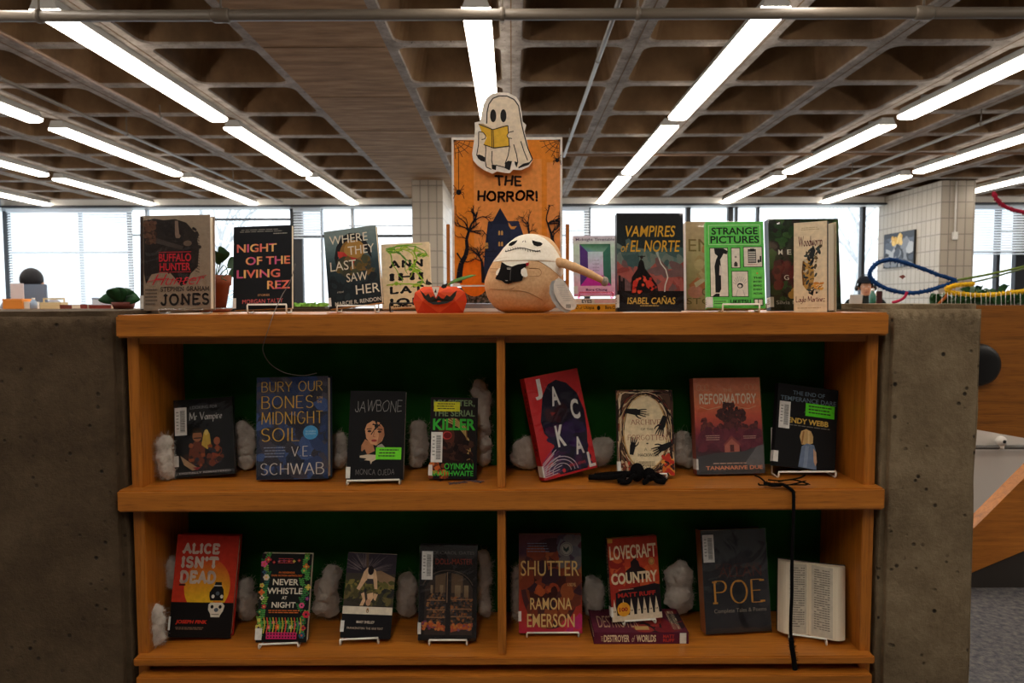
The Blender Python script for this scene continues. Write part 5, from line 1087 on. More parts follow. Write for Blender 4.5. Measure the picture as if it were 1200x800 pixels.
# open book, pages to the viewer
def open_book():
    pL, pR = at(911,741,1.66), at(990,752,1.60)
    A0 = onz(911,741,S1+.004); B0 = onz(990,752.5,S1+.004); A0.y = min(A0.y,1.64)
    dx = (B0-A0); dx.z = 0; wd = dx.length; X = dx.normalized(); Yd = Vector((-X.y,X.x,0)); lean = math.radians(10)
    Z = (Vector((0,0,1))*math.cos(lean)+Yd*math.sin(lean)); Yv = Z.cross(X); M = Matrix.Identity(4); O = (A0+B0)/2; O.z = S1+.0105
    for i in range(3): M[i][0] = X[i]; M[i][1] = Yv[i]; M[i][2] = Z[i]; M[i][3] = O[i]
    h = 84*O.y/F; rt = empty('open_book', M=M); tag(rt, 'open book showing printed pages, rightmost on bottom shelf', 'book', LOW)
    n = 14
    for s, x0, x1 in ((-1, -.005, -wd/2), (1, -.005, wd/2)):
        pb = MB(); prof = []
        for i in range(n+1):
            t = i/n; x = x0+(x1-x0)*t; y = -.002-.02*math.sin(min(1,t*1.25)*math.pi*.5)**.8+ (.0 if t < .75 else .018*((t-.75)/.25)**1.6)
            prof.append((x, y))
        back = [(x1, .012), (x0, .004)]
        ring = prof+back; k = len(ring)
        vs = [(x,y,0) for x,y in ring]+[(x,y,h) for x,y in ring]
        fs = [(i,(i+1)%k,k+(i+1)%k,k+i) for i in range(k)]
        pb.add(vs, fs[:n]+fs[n:], MT['pages_x']); pb.add([(x,y,0) for x,y in ring], [tuple(range(k))], MT['pages_flat']); pb.add([(x,y,h) for x,y in ring], [tuple(range(k))], MT['pages_flat'])
        # the printed face of the top leaf
        f = MB(); q = [p for p in prof if True][1:10]
        for (xa,ya),(xb,yb) in zip(q,q[1:]): f.add([(xa,ya-.0004,.003),(xb,yb-.0004,.003),(xb,yb-.0004,h-.003),(xa,ya-.0004,h-.003)], [(0,1,2,3)], MT['label'], True, (206,196,176))
        rnd = random.Random(5+s); nl = 26
        for r in range(nl):
            z = h*(.92-.84*r/nl)
            for (xa,ya),(xb,yb) in zip(q[1:],q[2:-1]):
                if rnd.random() < .1: continue
                e = rnd.uniform(.75,.97); f.add([(xa,ya-.0007,z),(xa+(xb-xa)*e,ya+(yb-ya)*e-.0007,z),(xa+(xb-xa)*e,ya+(yb-ya)*e-.0007,z+h*.012),(xa,ya-.0007,z+h*.012)], [(0,1,2,3)], MT['label'], False, (120,112,104))
        b = pb.obj('page_block', recalc=True); b.parent = rt; c = f.obj('printed_page'); c.parent = b
    cv = MB(); cv.add([(-wd/2-.002,.0135,-.002),(0,.006,-.002),(wd/2+.002,.0135,-.002),(wd/2+.002,.0135,h+.002),(0,.006,h+.002),(-wd/2-.002,.0135,h+.002)], [(0,1,4,5),(1,2,3,4)], MT['print'], False, (70,66,64))
    cv.add([(-wd/2-.002,.0155,-.002),(0,.008,-.002),(wd/2+.002,.0155,-.002),(wd/2+.002,.0155,h+.002),(0,.008,h+.002),(-wd/2-.002,.0155,h+.002)], [(0,1,4,5),(1,2,3,4)], MT['print'], False, (70,66,64)); cv.obj('cover').parent = rt
    BOOKS['open'] = (M, wd, h, .016, lean, rt)
open_book()
stand_for('open', 925, 967, 'white wire stand under the open book', surf=S1, hbar=.018, f=-.0265)
# ================================================================== DISPLAY PIECES ON TOP
cream = (246,228,202); ink = (34,32,32)
# orange poster in a holder
YPO = 1.80; uP = YPO/F
def PX(px, py, Y=YPO): return at(px, py, Y)
def sign():
    bl, tr = PX(530.5, 334), PX(659, 160.5); x0, x1, z0, z1 = bl.x, tr.x, bl.z, tr.z; w, h = x1-x0, z1-z0
    rt = empty('poster_sign', ((x0+x1)/2, YPO, Zt)); tag(rt, 'orange haunted house poster with white border standing behind the plush toy', 'poster')
    inv = Matrix.Translation((-(x0+x1)/2, -YPO, -Zt))
    def add(mb, n, lab=None):
        o = mb.obj(n, rt); o.matrix_parent_inverse = inv; 
        if lab: o['label'] = lab
        return o
    mb = MB(); mb.box(x0, x1, YPO, YPO+.004, z0, z1, MT['print'], (236,230,222))
    a = Art(mb, w, h, MT['gloss'], x0=x0, z0=z0, y=YPO); sx = lambda px: (px-530.5)/128.5; sy = lambda py: (py-160.5)/173.5
    og = (222,128,36); b = (sx(533), sy(163.5), sx(656.5), sy(331.5))
    a.rect(*b, (236,142,46)); a.rect(sx(556), sy(186), sx(635), sy(331.5), (242,156,80)); a.rect(sx(641), sy(190), sx(656.5), sy(331.5), (240,154,84)); a.ell(sx(556),sy(325),.14,.13,(240,120,26),24)
    # webs and spiders
    for (cx, s) in ((533,1),(656.5,-1)):
        for k in range(5):
            t = math.radians(5+k*20); a.line([(sx(cx),sy(163.5)),(sx(cx+s*24*math.cos(t)),sy(163.5+22*math.sin(t)))], .004, (70,44,30))
        for r in (7,13,19): a.line([(sx(cx+s*r*math.cos(math.radians(q))),sy(163.5+r*.8*math.sin(math.radians(q)))) for q in range(5,90,16)], .0035, (70,44,30))
    for (px, py, y0, r) in ((538.5,224.5,170,3.0),(653,187.5,170,2.2)):
        a.line([(sx(px),sy(y0)),(sx(px),sy(py))], .004, (50,36,30)); a.ell(sx(px),sy(py),r/128.5,r*1.1/173.5,(26,22,24),14)
        for s in (-1,1):
            for q in (-1,-.4,.3,.9): a.line([(sx(px),sy(py)),(sx(px+s*r*1.6),sy(py+q*r*1.6-1.5)),(sx(px+s*r*2.1),sy(py+q*r*2.8))], .004, (26,22,24))
    a.stroke('THE', sx(580), sy(204.5), sx(612), sy(218), (52,32,24), wt=.115, jit=.16, gap=.25, seed=3)
    a.stroke('HORROR!', sx(560), sy(222), sx(630.5), sy(237), (52,32,24), wt=.115, jit=.16, gap=.26, seed=5)
    # house
    nv = (40,48,74); n2 = (32,38,62)
    a.poly([(sx(586.5),sy(243)),(sx(595.5),sy(258.5)),(sx(608),sy(258.5)),(sx(616),sy(282)),(sx(622),sy(331.5)),(sx(566),sy(331.5)),(sx(569),sy(285)),(sx(572.5),sy(259)),(sx(578),sy(258.5))], nv)
    a.poly([(sx(586.5),sy(243)),(sx(596.5),sy(262)),(sx(576.5),sy(262))], n2); a.poly([(sx(597),sy(259)),(sx(608),sy(258.5)),(sx(616),sy(282)),(sx(599),sy(280))], (46,52,82))
    for (px,py) in ((587,272),(587,285)):
        for d in (-1.6,1.6): a.poly([(sx(px+d-1.1),sy(py+3)),(sx(px+d-1.1),sy(py-1)),(sx(px+d),sy(py-2.6)),(sx(px+d+1.1),sy(py-1)),(sx(px+d+1.1),sy(py+3))], (206,160,90))
    a.rect(sx(568.5),sy(284),sx(572.5),sy(291),(206,160,90)); a.line([(sx(566),sy(300)),(sx(620),sy(300))],.006,n2)
    a.poly([(sx(596),sy(260)),(sx(600),sy(265)),(sx(606),sy(264.5)),(sx(603),sy(268)),(sx(599),sy(268)),(sx(596.5),sy(264))], (214,150,74))
    # bare trees
    def tree(px, py, pts, sd, n, sc):
        rnd = random.Random(sd); k = (28,26,34)
        a.line([(sx(x),sy(y)) for x,y in pts], .042*sc, k, .3)
        def br(x,y,an,l,wd,lv):
            q = [(x,y)]
            for _ in range(3): an += rnd.uniform(-.5,.5); x += l*math.cos(an)/3; y -= l*math.sin(an)/3; q.append((min(656,max(533.5,x)),max(240,y)))
            a.line([(sx(u),sy(v)) for u,v in q], wd, k, .4); a.k -= .7
            if lv < 3:
                for _ in range(2): br(*rnd.choice(q[1:]), an+rnd.uniform(-1,1), l*.65, wd*.6, lv+1)
        for _ in range(n):
            x,y = rnd.choice(pts[len(pts)//2:]); br(x,y,rnd.uniform(.3,2.7),16*sc,.012*sc,0)
    tree(0,0,[(538,331),(539,318),(541,308),(546,299),(548,290),(547,280),(550,270),(553,262)],5,8,1)
    tree(0,0,[(567,331),(566,318),(565,306),(562,300)],9,7,.7)
    tree(0,0,[(657,318),(656,306),(653,294),(648,284),(646,274),(642,262)],12,8,.9)
    tree(0,0,[(622,300),(621,286),(620,272),(619,262)],15,6,.6)
    a.line([(sx(536),sy(296)),(sx(541),sy(304)),(sx(548),sy(307)),(sx(556),sy(304))],.012,(28,26,34),.4)
    add(mb, 'poster_panel')
    for px in (524.8, 665.5):
        p = MB(); xa = PX(px,300).x; p.bevbox(xa-2*uP, xa+2*uP, YPO+.012, YPO+.022, Zt+.002, PX(px,262).z, .0008, MT['oak_z']); add(p, 'support_post', 'slim wooden post')
    f = MB(); f.box(PX(522,300).x, PX(668,300).x, YPO+.0225, YPO+.026, Zt+.075, Zt+.083, MT['alu']); add(f, 'back_bar')
    g = MB(); g.box(x0, x1, YPO-.0012, YPO-.0002, z0-.004, z0, MT['white_paint']); add(g, 'bottom_lip')
    return rt
sign()
# small speckled tray the poster rises from
mb = MB(); x0, x1 = PX(527,350,1.83).x, PX(662,350,1.83).x
speck = noisy('speckled_glass_box', [(0.35,(30,36,30)),(0.5,(84,92,86)),(0.62,(150,150,150)),(0.75,(40,60,44))], nscale=120, detail=3, rough=.25, spec=.5)
rt = empty('speckled_box', ((x0+x1)/2, 1.85, Zt)); tag(rt, 'speckled grey green box under the orange poster, behind paper pumpkin', 'box'); inv = Matrix.Translation((-(x0+x1)/2,-1.85,-Zt))
mb.bevbox(x0, x1, 1.835, 1.90, Zt+.0225, PX(600,336.5,1.835).z, .002, speck); o = mb.obj('body', rt); o.matrix_parent_inverse = inv
mb = MB(); mb.bevbox(x0-.002, x1+.002, 1.83, 1.905, Zt+.010, Zt+.0222, .001, MT['alu']); o = mb.obj('base_rail', rt); o.matrix_parent_inverse = inv; o['label'] = 'silver base rail'
mb = MB(); mb.bevbox(x0-.002, x1+.002, 1.83, 1.905, Zt+.0003, Zt+.0098, .001, MT['white_paint']); o = mb.obj('foot', rt); o.matrix_parent_inverse = inv
# ghost cutout
def ghost():
    Y = YPO-.016; C = lambda x,y: (500+x/5.333, 90+y/5.333)
    def w3(x,y): p = at(*C(x,y), Y); return (p.x, p.z)
    out = [(450,97),(410,103),(375,130),(355,170),(342,230),(335,278),(300,285),(302,330),(296,400),(284,480),(290,520),(320,555),(355,580),(410,605),(440,590),(490,600),(520,600),(540,580),(590,582),(640,560),(664,515),(640,460),(622,380),(612,340),(622,300),(600,280),(595,230),(582,160),(560,125),(510,100)]
    rt = empty('ghost_cutout', (at(*C(470,350),Y).x, Y, at(*C(470,600),Y).z)); tag(rt, 'pale paper ghost reading a yellow book, fixed over the poster top edge', 'ghost cutout'); inv = rt.matrix_world.inverted() if False else Matrix.Translation(-rt.location)
    mb = MB(); mb.prism([w3(*p) for p in out[::-1]], Y, Y+.003, MT['print'], (246,238,226))
    x0, z1 = w3(0,0); x1, z0 = w3(1173,800); a = Art(mb, x1-x0, z1-z0, MT['print'], x0=x0, z0=z0, y=Y)
    n = lambda pts: [(x/1173, y/800) for x,y in pts]
    body = [(450,118),(410,130),(385,165),(372,230),(366,300),(350,370),(318,345),(318,430),(308,490),(335,522),(360,528),(368,560),(420,580),(430,545),(460,555),(520,580),(525,530),(545,528),(556,566),(600,560),(640,545),(658,512),(632,450),(608,360),(592,280),(578,190),(556,148),(505,120)]
    a.poly(n(body), cream)
    ln = .009
    a.line(n([(372,290),(375,220),(386,170),(412,134),(450,119),(500,120),(545,142),(572,180),(582,240),(592,300),(606,360),(630,445),(658,512),(632,545),(570,566)]), ln, ink)
    for p in ([(322,340),(320,420),(308,490)],[(362,400),(366,450),(362,520),(368,560),(400,575)],[(405,460),(402,520),(408,545)],[(516,430),(505,490),(486,540)],[(540,420),(558,480),(566,530),(556,560)],[(585,400),(604,460),(628,520)],[(540,340),(515,348),(496,352)],[(428,548),(480,562),(512,578)]): a.line(n(p), ln*.8, ink)
    a.poly(n([(308,486),(325,482),(345,490),(360,500),(358,528),(335,522),(316,506)]), ink); a.poly(n([(402,545),(432,548),(428,580),(404,572)]), ink); a.poly(n([(486,535),(505,522),(530,524),(516,580),(484,568)]), ink); a.poly(n([(568,562),(600,540),(642,530),(632,548),(590,562)]), ink); a.poly(n([(545,525),(566,532),(560,562),(548,545)]), ink)
    a.ell(413/1173,242/800,19/1173,40/800,ink); a.ell(477/1173,242/800,19/1173,40/800,ink)
    a.poly(n([(320,292),(350,290),(412,326),(470,304),(503,300),(506,306),(412,330),(326,300)]), (200,170,120))
    yl = (234,184,54); a.poly(n([(322,294),(410,328),(415,442),(352,420),(372,376),(340,340)]), yl); a.poly(n([(412,328),(505,303),(513,430),(415,442)]), (238,190,62))
    a.line(n([(322,294),(410,328),(505,303),(513,430),(415,442),(352,420)]), ln*.8, ink); a.line(n([(402,326),(406,438)]), ln*.7, ink); a.line(n([(412,328),(416,440)]), ln*.7, ink)
    for p in ([(322,340),(350,345),(366,366),(362,384),(340,390)],[(540,338),(510,346),(498,364),(506,380),(530,384)]): a.poly(n(p), cream); a.line(n(p), ln*.7, ink)
    o = mb.obj('paper_ghost', rt); o.matrix_parent_inverse = inv
    t = MB(); c = at(*C(470,450), Y+.003); t.box(c.x-.012, c.x+.012, Y+.0032, YPO-.0006, c.z-.01, c.z+.01, MT['white_paint']); o = t.obj('mounting_pad', rt); o.matrix_parent_inverse = inv
ghost()

# plush toy
def plush():
    YC = 1.64; uM = YC/F; base = Zt
    rows = [(366,592,637),(363,584,646),(359,578.5,651),(349,571.5,656.5),(337,568,659.5),(329,568,660.5),(315,573,660.5),(305,579,659),(297,585.5,656.5),(291,590,654),(286,595,650.5),(282,600,647),(279,604,642.5),(277,608,637.5),(275.3,614,631.5),(274.5,619,626)]
    cx = at(613,330,YC).x; zof = lambda py: Zt+ (366-py)*uM
    R = [(zof(py)-Zt, (at((a+b)/2,330,YC).x-cx), (b-a)/2*uM) for py,a,b in rows]
    rt = empty('plush_toy', (cx, YC, Zt+.0004)); tag(rt, 'tan egg-shaped plush toy in a white skull mask holding a black book', 'plush toy')
    def interp(z):
        for (z0,c0,r0),(z1,c1,r1) in zip(R,R[1:]):
            if z <= z1: t = max(0,(z-z0)/(z1-z0)); t2 = t; return c0+(c1-c0)*t2, r0+(r1-r0)*t2
        return R[-1][1], 0.001
    tan_ = noisy('tan_plush', [(0.3,(206,162,118)),(0.7,(224,184,140))], nscale=160, detail=3, rough=.95, bump=.35, bscale=900, spec=.1, bdist=.001)
    msk = noisy('white_plush', [(0.3,(232,222,204)),(0.7,(244,236,222))], nscale=160, detail=3, rough=.95, bump=.3, bscale=900, spec=.1, bdist=.001)
    blk = mat('black_felt', (24,22,22), .9, .1); red = mat('red_felt', (170,36,44), .9, .1); gry = noisy('grey_fur_tip', [(0.3,(120,112,104)),(0.7,(176,166,154))], nscale=300, rough=.95)
    seamM = mat('brown_stitching', (168,122,82), .9, .1)
    ND = 34; zs = [R[-1][0]*(1-math.cos(math.pi*i/ND))/2 for i in range(ND+1)]; n = 56; mb = MB(); vs = []
    for z in zs:
        c, r = interp(z)
        for k in range(n): an = 2*math.pi*k/n; vs.append((c+r*math.cos(an), .86*r*math.sin(an), z))
    fs = [(i*n+k,i*n+(k+1)%n,(i+1)*n+(k+1)%n,(i+1)*n+k) for i in range(ND) for k in range(n)]+[tuple(range(n-1,-1,-1)), tuple(ND*n+k for k in range(n))]
    mb.add(vs, fs, tan_, True); mb.obj('body', rt)
    def front(x, z, off):
        c, r = interp(z); q = max(0.0, 1-((x-c)/max(r,1e-4))**2); return -.86*r*math.sqrt(q)-off
    G = lambda x,y: ((at(560+x/7.275,330,YC).x-cx), zof(260+y/7.275)-Zt)      # crop pixels -> local x, z
    def patch(name, poly, off, m, col=None, rows_=26, cols_=26, parent=None, lab=None):
        P = [G(*p) for p in poly]; zmin, zmax = min(p[1] for p in P), max(p[1] for p in P); mb = MB(); vs = []
        for i in range(rows_+1):
            z = zmin+(zmax-zmin)*(i+.001)/(rows_+.002); xs = []
            for (xa,za),(xb,zb) in zip(P, P[1:]+P[:1]):
                if (za <= z) != (zb <= z): xs.append(xa+(xb-xa)*(z-za)/(zb-za))
            a, b = (min(xs), max(xs)) if xs else (P[0][0],P[0][0])
            c, r = interp(z); a = max(a, c-r*.999); b = min(b, c+r*.999)
            for k in range(cols_+1): x = a+(b-a)*k/cols_; vs.append((x, front(x,z,off), z))
        mb.add(vs, [(i*(cols_+1)+k,i*(cols_+1)+k+1,(i+1)*(cols_+1)+k+1,(i+1)*(cols_+1)+k) for i in range(rows_) for k in range(cols_)], m, True)
        o = mb.obj(name, parent or rt)
        if lab: o['label'] = lab
        return o
    def seam(mb, pts, r, m, off=.0006):
        p = []
        for q in spline([Vector((x,y,0)) for x,y in pts], 6): x,z = G(q.x,q.y); p.append((x, front(x,z,off), z))
        mb.tube(p, r, m, 6)
    # mask: band from the left edge over the crown to the right edge
    patch('skull_mask', [(120,345),(180,318),(250,300),(320,296),(400,308),(470,330),(540,365),(610,408),(660,445),(695,472),(722,448),(745,420),(715,350),(680,285),(640,225),(600,185),(560,150),(500,118),(430,108),(380,112),(300,148),(220,205),(150,285)], .0012, msk, rows_=60, cols_=60, lab='white skull mask')
    e = patch('eye', [(262,212),(268,192),(290,178),(338,168),(330,186),(312,206),(288,218)], .002, blk); patch('eye', [(458,172),(490,184),(530,190),(546,205),(530,222),(500,228),(472,218),(460,196)], .002, blk)
    mm = MB(); seam(mm, [(378,190),(384,180),(388,178)], .0007, blk, .002); mm.obj('nostril', rt); mm = MB(); seam(mm, [(404,192),(402,180),(398,178)], .0007, blk, .002); mm.obj('nostril', rt)
    mm = MB(); seam(mm, [(236,262),(280,256),(330,242),(380,240),(440,256),(490,268),(522,262)], .0009, blk, .002)
    for k in range(15):
        t = k/14; x = 240+280*t; y = 260-20*math.sin(min(1,t*1.6)*math.pi)*(1 if t<.62 else .0)+ (8*t if t>.62 else 0); seam(mm, [(x-2,y-9),(x+1,y),(x+3,y+9)], .0006, blk, .0022)
    mm.obj('stitched_mouth', rt)
    mm = MB()
    for pts in ([(150,330),(230,316),(330,316),(430,330),(520,358),(600,398),(660,432),(690,468)],[(100,400),(150,405),(180,408)],[(430,410),(500,410),(528,430),(520,465),(470,474),(430,470)],[(110,430),(140,434),(170,432)],[(110,572),(200,580),(270,582),(310,560)],[(270,590),(350,590),(440,612),(540,665)]): seam(mm, pts, .0005, seamM)
    mm.obj('stitching', rt)
    bk = patch('felt_book', [(205,352),(250,380),(290,392),(330,374),(420,366),(428,372),(400,400),(372,510),(340,515),(300,520),(262,536),(235,530),(205,505),(152,492),(175,440),(195,402)], .003, blk, lab='black felt book')
    pp = patch('pages', [(205,350),(240,356),(272,380),(300,378),(340,356),(420,350),(425,366),(340,376),(290,394),(250,382)], .0045, msk, parent=bk); patch('cover_edge', [(404,366),(430,362),(426,386),(408,392)], .0046, red, parent=bk)
    mm = MB(); seam(mm, [(285,402),(278,450),(276,508)], .0007, mat('grey_stitching',(90,86,84),.9), .0036); seam(mm, [(250,405),(280,407)], .0006, msk, .0036); seam(mm, [(252,414),(278,416)], .0006, msk, .0036); seam(mm, [(238,507),(256,508)], .0006, msk, .0036); mm.obj('stitched_lines', bk)
    patch('paw', [(160,432),(185,402),(196,404),(182,440),(170,462),(158,458)], .0042, msk); patch('paw', [(366,420),(392,402),(410,420),(418,470),(402,482),(372,470),(362,446)], .0042, msk)
    # tail-like arm
    q = [at(x,y,YC-d) - Vector((cx,YC,Zt)) for x,y,d in ((650,309,.03),(658,308,.045),(668,311.5,.055),(680,316,.06),(692,321.5,.062),(703,327,.06),(708,329.5,.058))]
    mb = MB(); mb.tube(spline(q,5), [.0125-.0002*i+ (.001 if i in (12,20) else 0) for i in range(31)], tan_, 16); ar = mb.obj('arm', rt); ar['label'] = 'tan arm held out sideways'
    mb = MB(); mb.ball(q[-1]+Vector((.001,0,-.0005)), (.0095,.0105,.0115), gry, 16, 12); o = mb.obj('fuzzy_tip', ar); o['label'] = 'grey fuzzy tip'
    # swing tag
    T3 = lambda x,y,d: tuple(at(560+x/7.275,260+y/7.275,YC-d)-Vector((cx,YC,Zt)))
    crd = [(665,490),(690,480),(720,490),(760,540),(800,610),(835,680),(842,720),(825,745),(790,755),(750,745),(710,710),(670,655),(645,590),(648,530)]
    tg = MB(); P0 = [T3(x,y,.086) for x,y in crd]; P1 = [(x,y+.0006,z) for x,y,z in P0]; k = len(crd)
    tg.add(P0+P1, [tuple(range(k)), tuple(range(2*k-1,k-1,-1))]+[(i,k+i,k+(i+1)%k,(i+1)%k) for i in range(k)], MT['label'], False, (232,224,212))
    for i in range(9):
        y = 540+i*16; xa, xb = T3(672+i*7,y,.0863), T3(740+i*8.5,y,.0863); tg.add([xa,xb,(xb[0],xb[1],xb[2]-.0007),(xa[0],xa[1],xa[2]-.0007)], [(0,1,2,3)], MT['label'], False, (166,160,154))
    for i in range(7): xa = T3(752+i*6,703,.0863); xb = T3(755+i*6,735,.0863); tg.add([(xa[0],xa[1],xa[2]),(xb[0],xa[1],xa[2]),(xb[0],xb[1],xb[2]),(xa[0],xb[1],xb[2])], [(0,1,2,3)], MT['label'], False, (60,58,58))
    t = tg.obj('hang_tag', rt); t['label'] = 'white paper hang tag'
    tb = MB(); P0 = [T3(x-36,y+18,.083) for x,y in crd]; P1 = [(x,y+.0015,z) for x,y,z in P0]
    tb.add(P0+P1, [tuple(range(k)), tuple(range(2*k-1,k-1,-1))]+[(i,k+i,k+(i+1)%k,(i+1)%k) for i in range(k)], MT['label'], False, (176,180,180)); tb.obj('tag_back_leaf', t)
    st = MB(); st.tube([T3(690,470,.060), T3(693,482,.0845), T3(696,492,.0868)], .0006, MT['white_paint'], 5); st.obj('tag_string', t)
plush()

# folded paper pumpkin
def pumpkin():
    Y = 1.63; o0 = at(515,366,Y); rt = empty('paper_pumpkin', (o0.x, Y+.03, Zt+.0003)); tag(rt, 'faceted orange paper pumpkin with jagged black grin and green leaf', 'pumpkin')
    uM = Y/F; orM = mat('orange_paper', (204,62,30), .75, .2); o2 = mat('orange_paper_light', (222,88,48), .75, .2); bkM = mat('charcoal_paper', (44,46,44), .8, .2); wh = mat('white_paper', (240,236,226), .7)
    P = lambda px,py: ((px-515)*uM, (366-py)*uM)
    prof = [(0,.86),(.45,1.0),(.78,.93),(1.0,.62)]; H = 31*uM; Rr = 33.5*uM; n = 10; vs = []
    for (t, s) in prof:
        for k in range(n):
            a = 2*math.pi*(k+.5)/n; b = 1.0 if k % 2 else .97; vs.append((Rr*s*b*math.cos(a), Rr*.72*s*b*math.sin(a), t*H*(1 if t < 1 else (1.0 if k % 2 else .93))))
    fs = []; mb = MB()
    for i in range(3):
        for k in range(n):
            a,b,c,d = i*n+k, i*n+(k+1)%n, (i+1)*n+(k+1)%n, (i+1)*n+k
            fs += [(a,b,c),(a,c,d)] if (k+i) % 2 else [(a,b,d),(b,c,d)]
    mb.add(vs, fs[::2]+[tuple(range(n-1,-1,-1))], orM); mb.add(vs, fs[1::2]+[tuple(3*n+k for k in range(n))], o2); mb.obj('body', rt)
    yf = lambda x: -Rr*.72*1.0*math.sqrt(max(.05,1-(x/Rr)**2))-.0022
    def flat(name, pts, m, off=0.0, th=.0008):
        q = [P(*p) for p in pts]; yy = min(yf(x) for x,z in q)-off
        mb = MB(); k = len(q); f = [(x, yf(x)-off-.0006, z) for x,z in q]; b = [(x, y+th, z) for x,y,z in f]
        mb.add(f+b, [tuple(range(k)), tuple(range(2*k-1,k-1,-1))]+[(i,k+i,k+(i+1)%k,(i+1)%k) for i in range(k)], m); return mb.obj(name, rt)
    flat('grin', [(492.5,338.5),(495,341),(497.5,343),(500,346),(503.5,343),(506,348),(509,346),(512.5,349.5),(515,345.5),(518,348.5),(521,349.5),(524.5,345),(528,347),(532,343),(536,339.5),(534.5,346),(531,351.5),(525,354.5),(517,356),(509,356),(503,353),(498,348.5)], bkM)
    flat('nose', [(507.5,335.5),(516.5,336),(514,344),(512.2,348),(510,343)], wh, .0006); flat('nostril', [(510.3,342),(512.5,337.5),(513,342.5)], bkM, .0016)
    flat('brow', [(500,333),(499.8,330),(501.5,325.8),(503,329),(505.5,330),(508,332.5),(504,333.5)], bkM, -.006); flat('brow', [(518,336),(519.5,333),(523,332.5),(526,330.5),(524,336.5),(520.5,337.5)], bkM, -.004)
    lf = MB(); q = [P(524,333)+(0,), P(532,328.5)+(0,), P(541,325.5)+(0,), P(552,322.5)+(0,), P(558,321.5)+(0,)]; top = [(x,-.004,z+.0042*s) for (x,z,_),s in zip(q,(0.4,1,1,.7,0))]; bot = [(x,-.010,z-.0042*s) for (x,z,_),s in zip(q,(0.4,1,1,.7,0))]
    lf.add(top+bot, [(i,i+1,6+i,5+i) for i in range(4)], mat('green_paper', (88,132,60), .7), True); l = lf.obj('leaf', rt); l['label'] = 'green paper leaf'
    so = l.modifiers.new('s','SOLIDIFY'); so.thickness = .0008
pumpkin()
# fallen leaf cutouts near the easels
def leafcut(px, py, Y, s, m, label, ang, surf, cat='paper leaf', name='paper_leaf', pts=None, group='paper leaves on top of the bookcase'):
    pts = pts or [(0,-1),(.35,-.6),(.9,-.7),(.7,-.2),(1,.2),(.5,.3),(.3,.9),(0,.6),(-.3,.9),(-.5,.3),(-1,.2),(-.7,-.2),(-.9,-.7),(-.35,-.6)]
    p = at(px,py,Y); rt = MB(); ca, sa = math.cos(ang), math.sin(ang); k = len(pts); q = [((x*ca-y*sa)*s,(x*sa+y*ca)*s) for x,y in pts]
    rt.add([(x,y,.0004+.16*abs(x)*.35) for x,y in q]+[(x,y,.0014+.16*abs(x)*.35) for x,y in q], [tuple(range(k-1,-1,-1)), tuple(range(k,2*k))]+[(i,(i+1)%k,k+(i+1)%k,k+i) for i in range(k)], m)
    o = rt.obj(name); o.location = (p.x, Y, surf); tag(o, label, cat, group); return o
rust = mat('rust_paper', (176,84,44), .7, .2); dusk = noisy('dusky_paper', [(0.3,(64,48,54)),(0.7,(112,92,98))], nscale=40, rough=.7)
leafcut(391, 365, 1.62, .016, rust, 'rust paper leaf before the tilted grey green paperback', .4, Zt)
leafcut(262, 365, 1.60, .013, rust, 'small rust paper leaf between the two leftmost top books', 1.9, Zt)
bat = [(0,-.25),(.2,-.45),(.35,-.2),(1,-.5),(.85,.0),(.95,.35),(.5,.15),(.25,.4),(.1,.2),(0,.45),(-.1,.2),(-.25,.4),(-.5,.15),(-.95,.35),(-.85,0),(-1,-.5),(-.35,-.2),(-.2,-.45)]
for (px,py,s,an,lab) in ((536,566,.022,.3,'dusky paper bat lying in front of the green lettered paperback'),(557,564,.021,-.5,'dusky paper bat nearest the divider, before the green lettered paperback'),(517,562.5,.012,1.2,'small dusky paper bat under the left corner of the green lettered paperback')):
    p = onz(px,py,zs2t); leafcut(px,py,p.y,s,dusk,lab,an,zs2t,'paper bat','paper_bat',bat,'paper bats on the middle shelf')

# ---------- plants and pots behind
leafM = noisy('dark_green_leaf', [(0.3,(22,54,26)),(0.7,(44,88,40))], nscale=30, rough=.4, spec=.4); paleM = noisy('fresh_green_leaf', [(0.3,(110,170,50)),(0.7,(160,214,90))], nscale=30, rough=.5)
def leaf(mb, p, d, up, ln, wd, m, droop=.3, n=6):
    d = Vector(d).normalized(); s = d.cross(Vector(up)).normalized(); vs = []; p = Vector(p)
    for i in range(n+1):
        t = i/n; c = p+d*ln*t+Vector((0,0,-droop*ln*t*t)); wv = wd*math.sin(math.pi*min(1,.06+t*.94))**.8*(1 if i < n else .05)
        vs += [c-s*wv+Vector((0,0,wv*.35)), c, c+s*wv+Vector((0,0,wv*.35))]
    mb.add(vs, [(3*i+q,3*i+q+1,3*i+q+4,3*i+q+3) for i in range(n) for q in (0,1)], m, True)
terra = noisy('terracotta', [(0.3,(104,54,34)),(0.7,(136,74,48))], nscale=14, rough=.8)
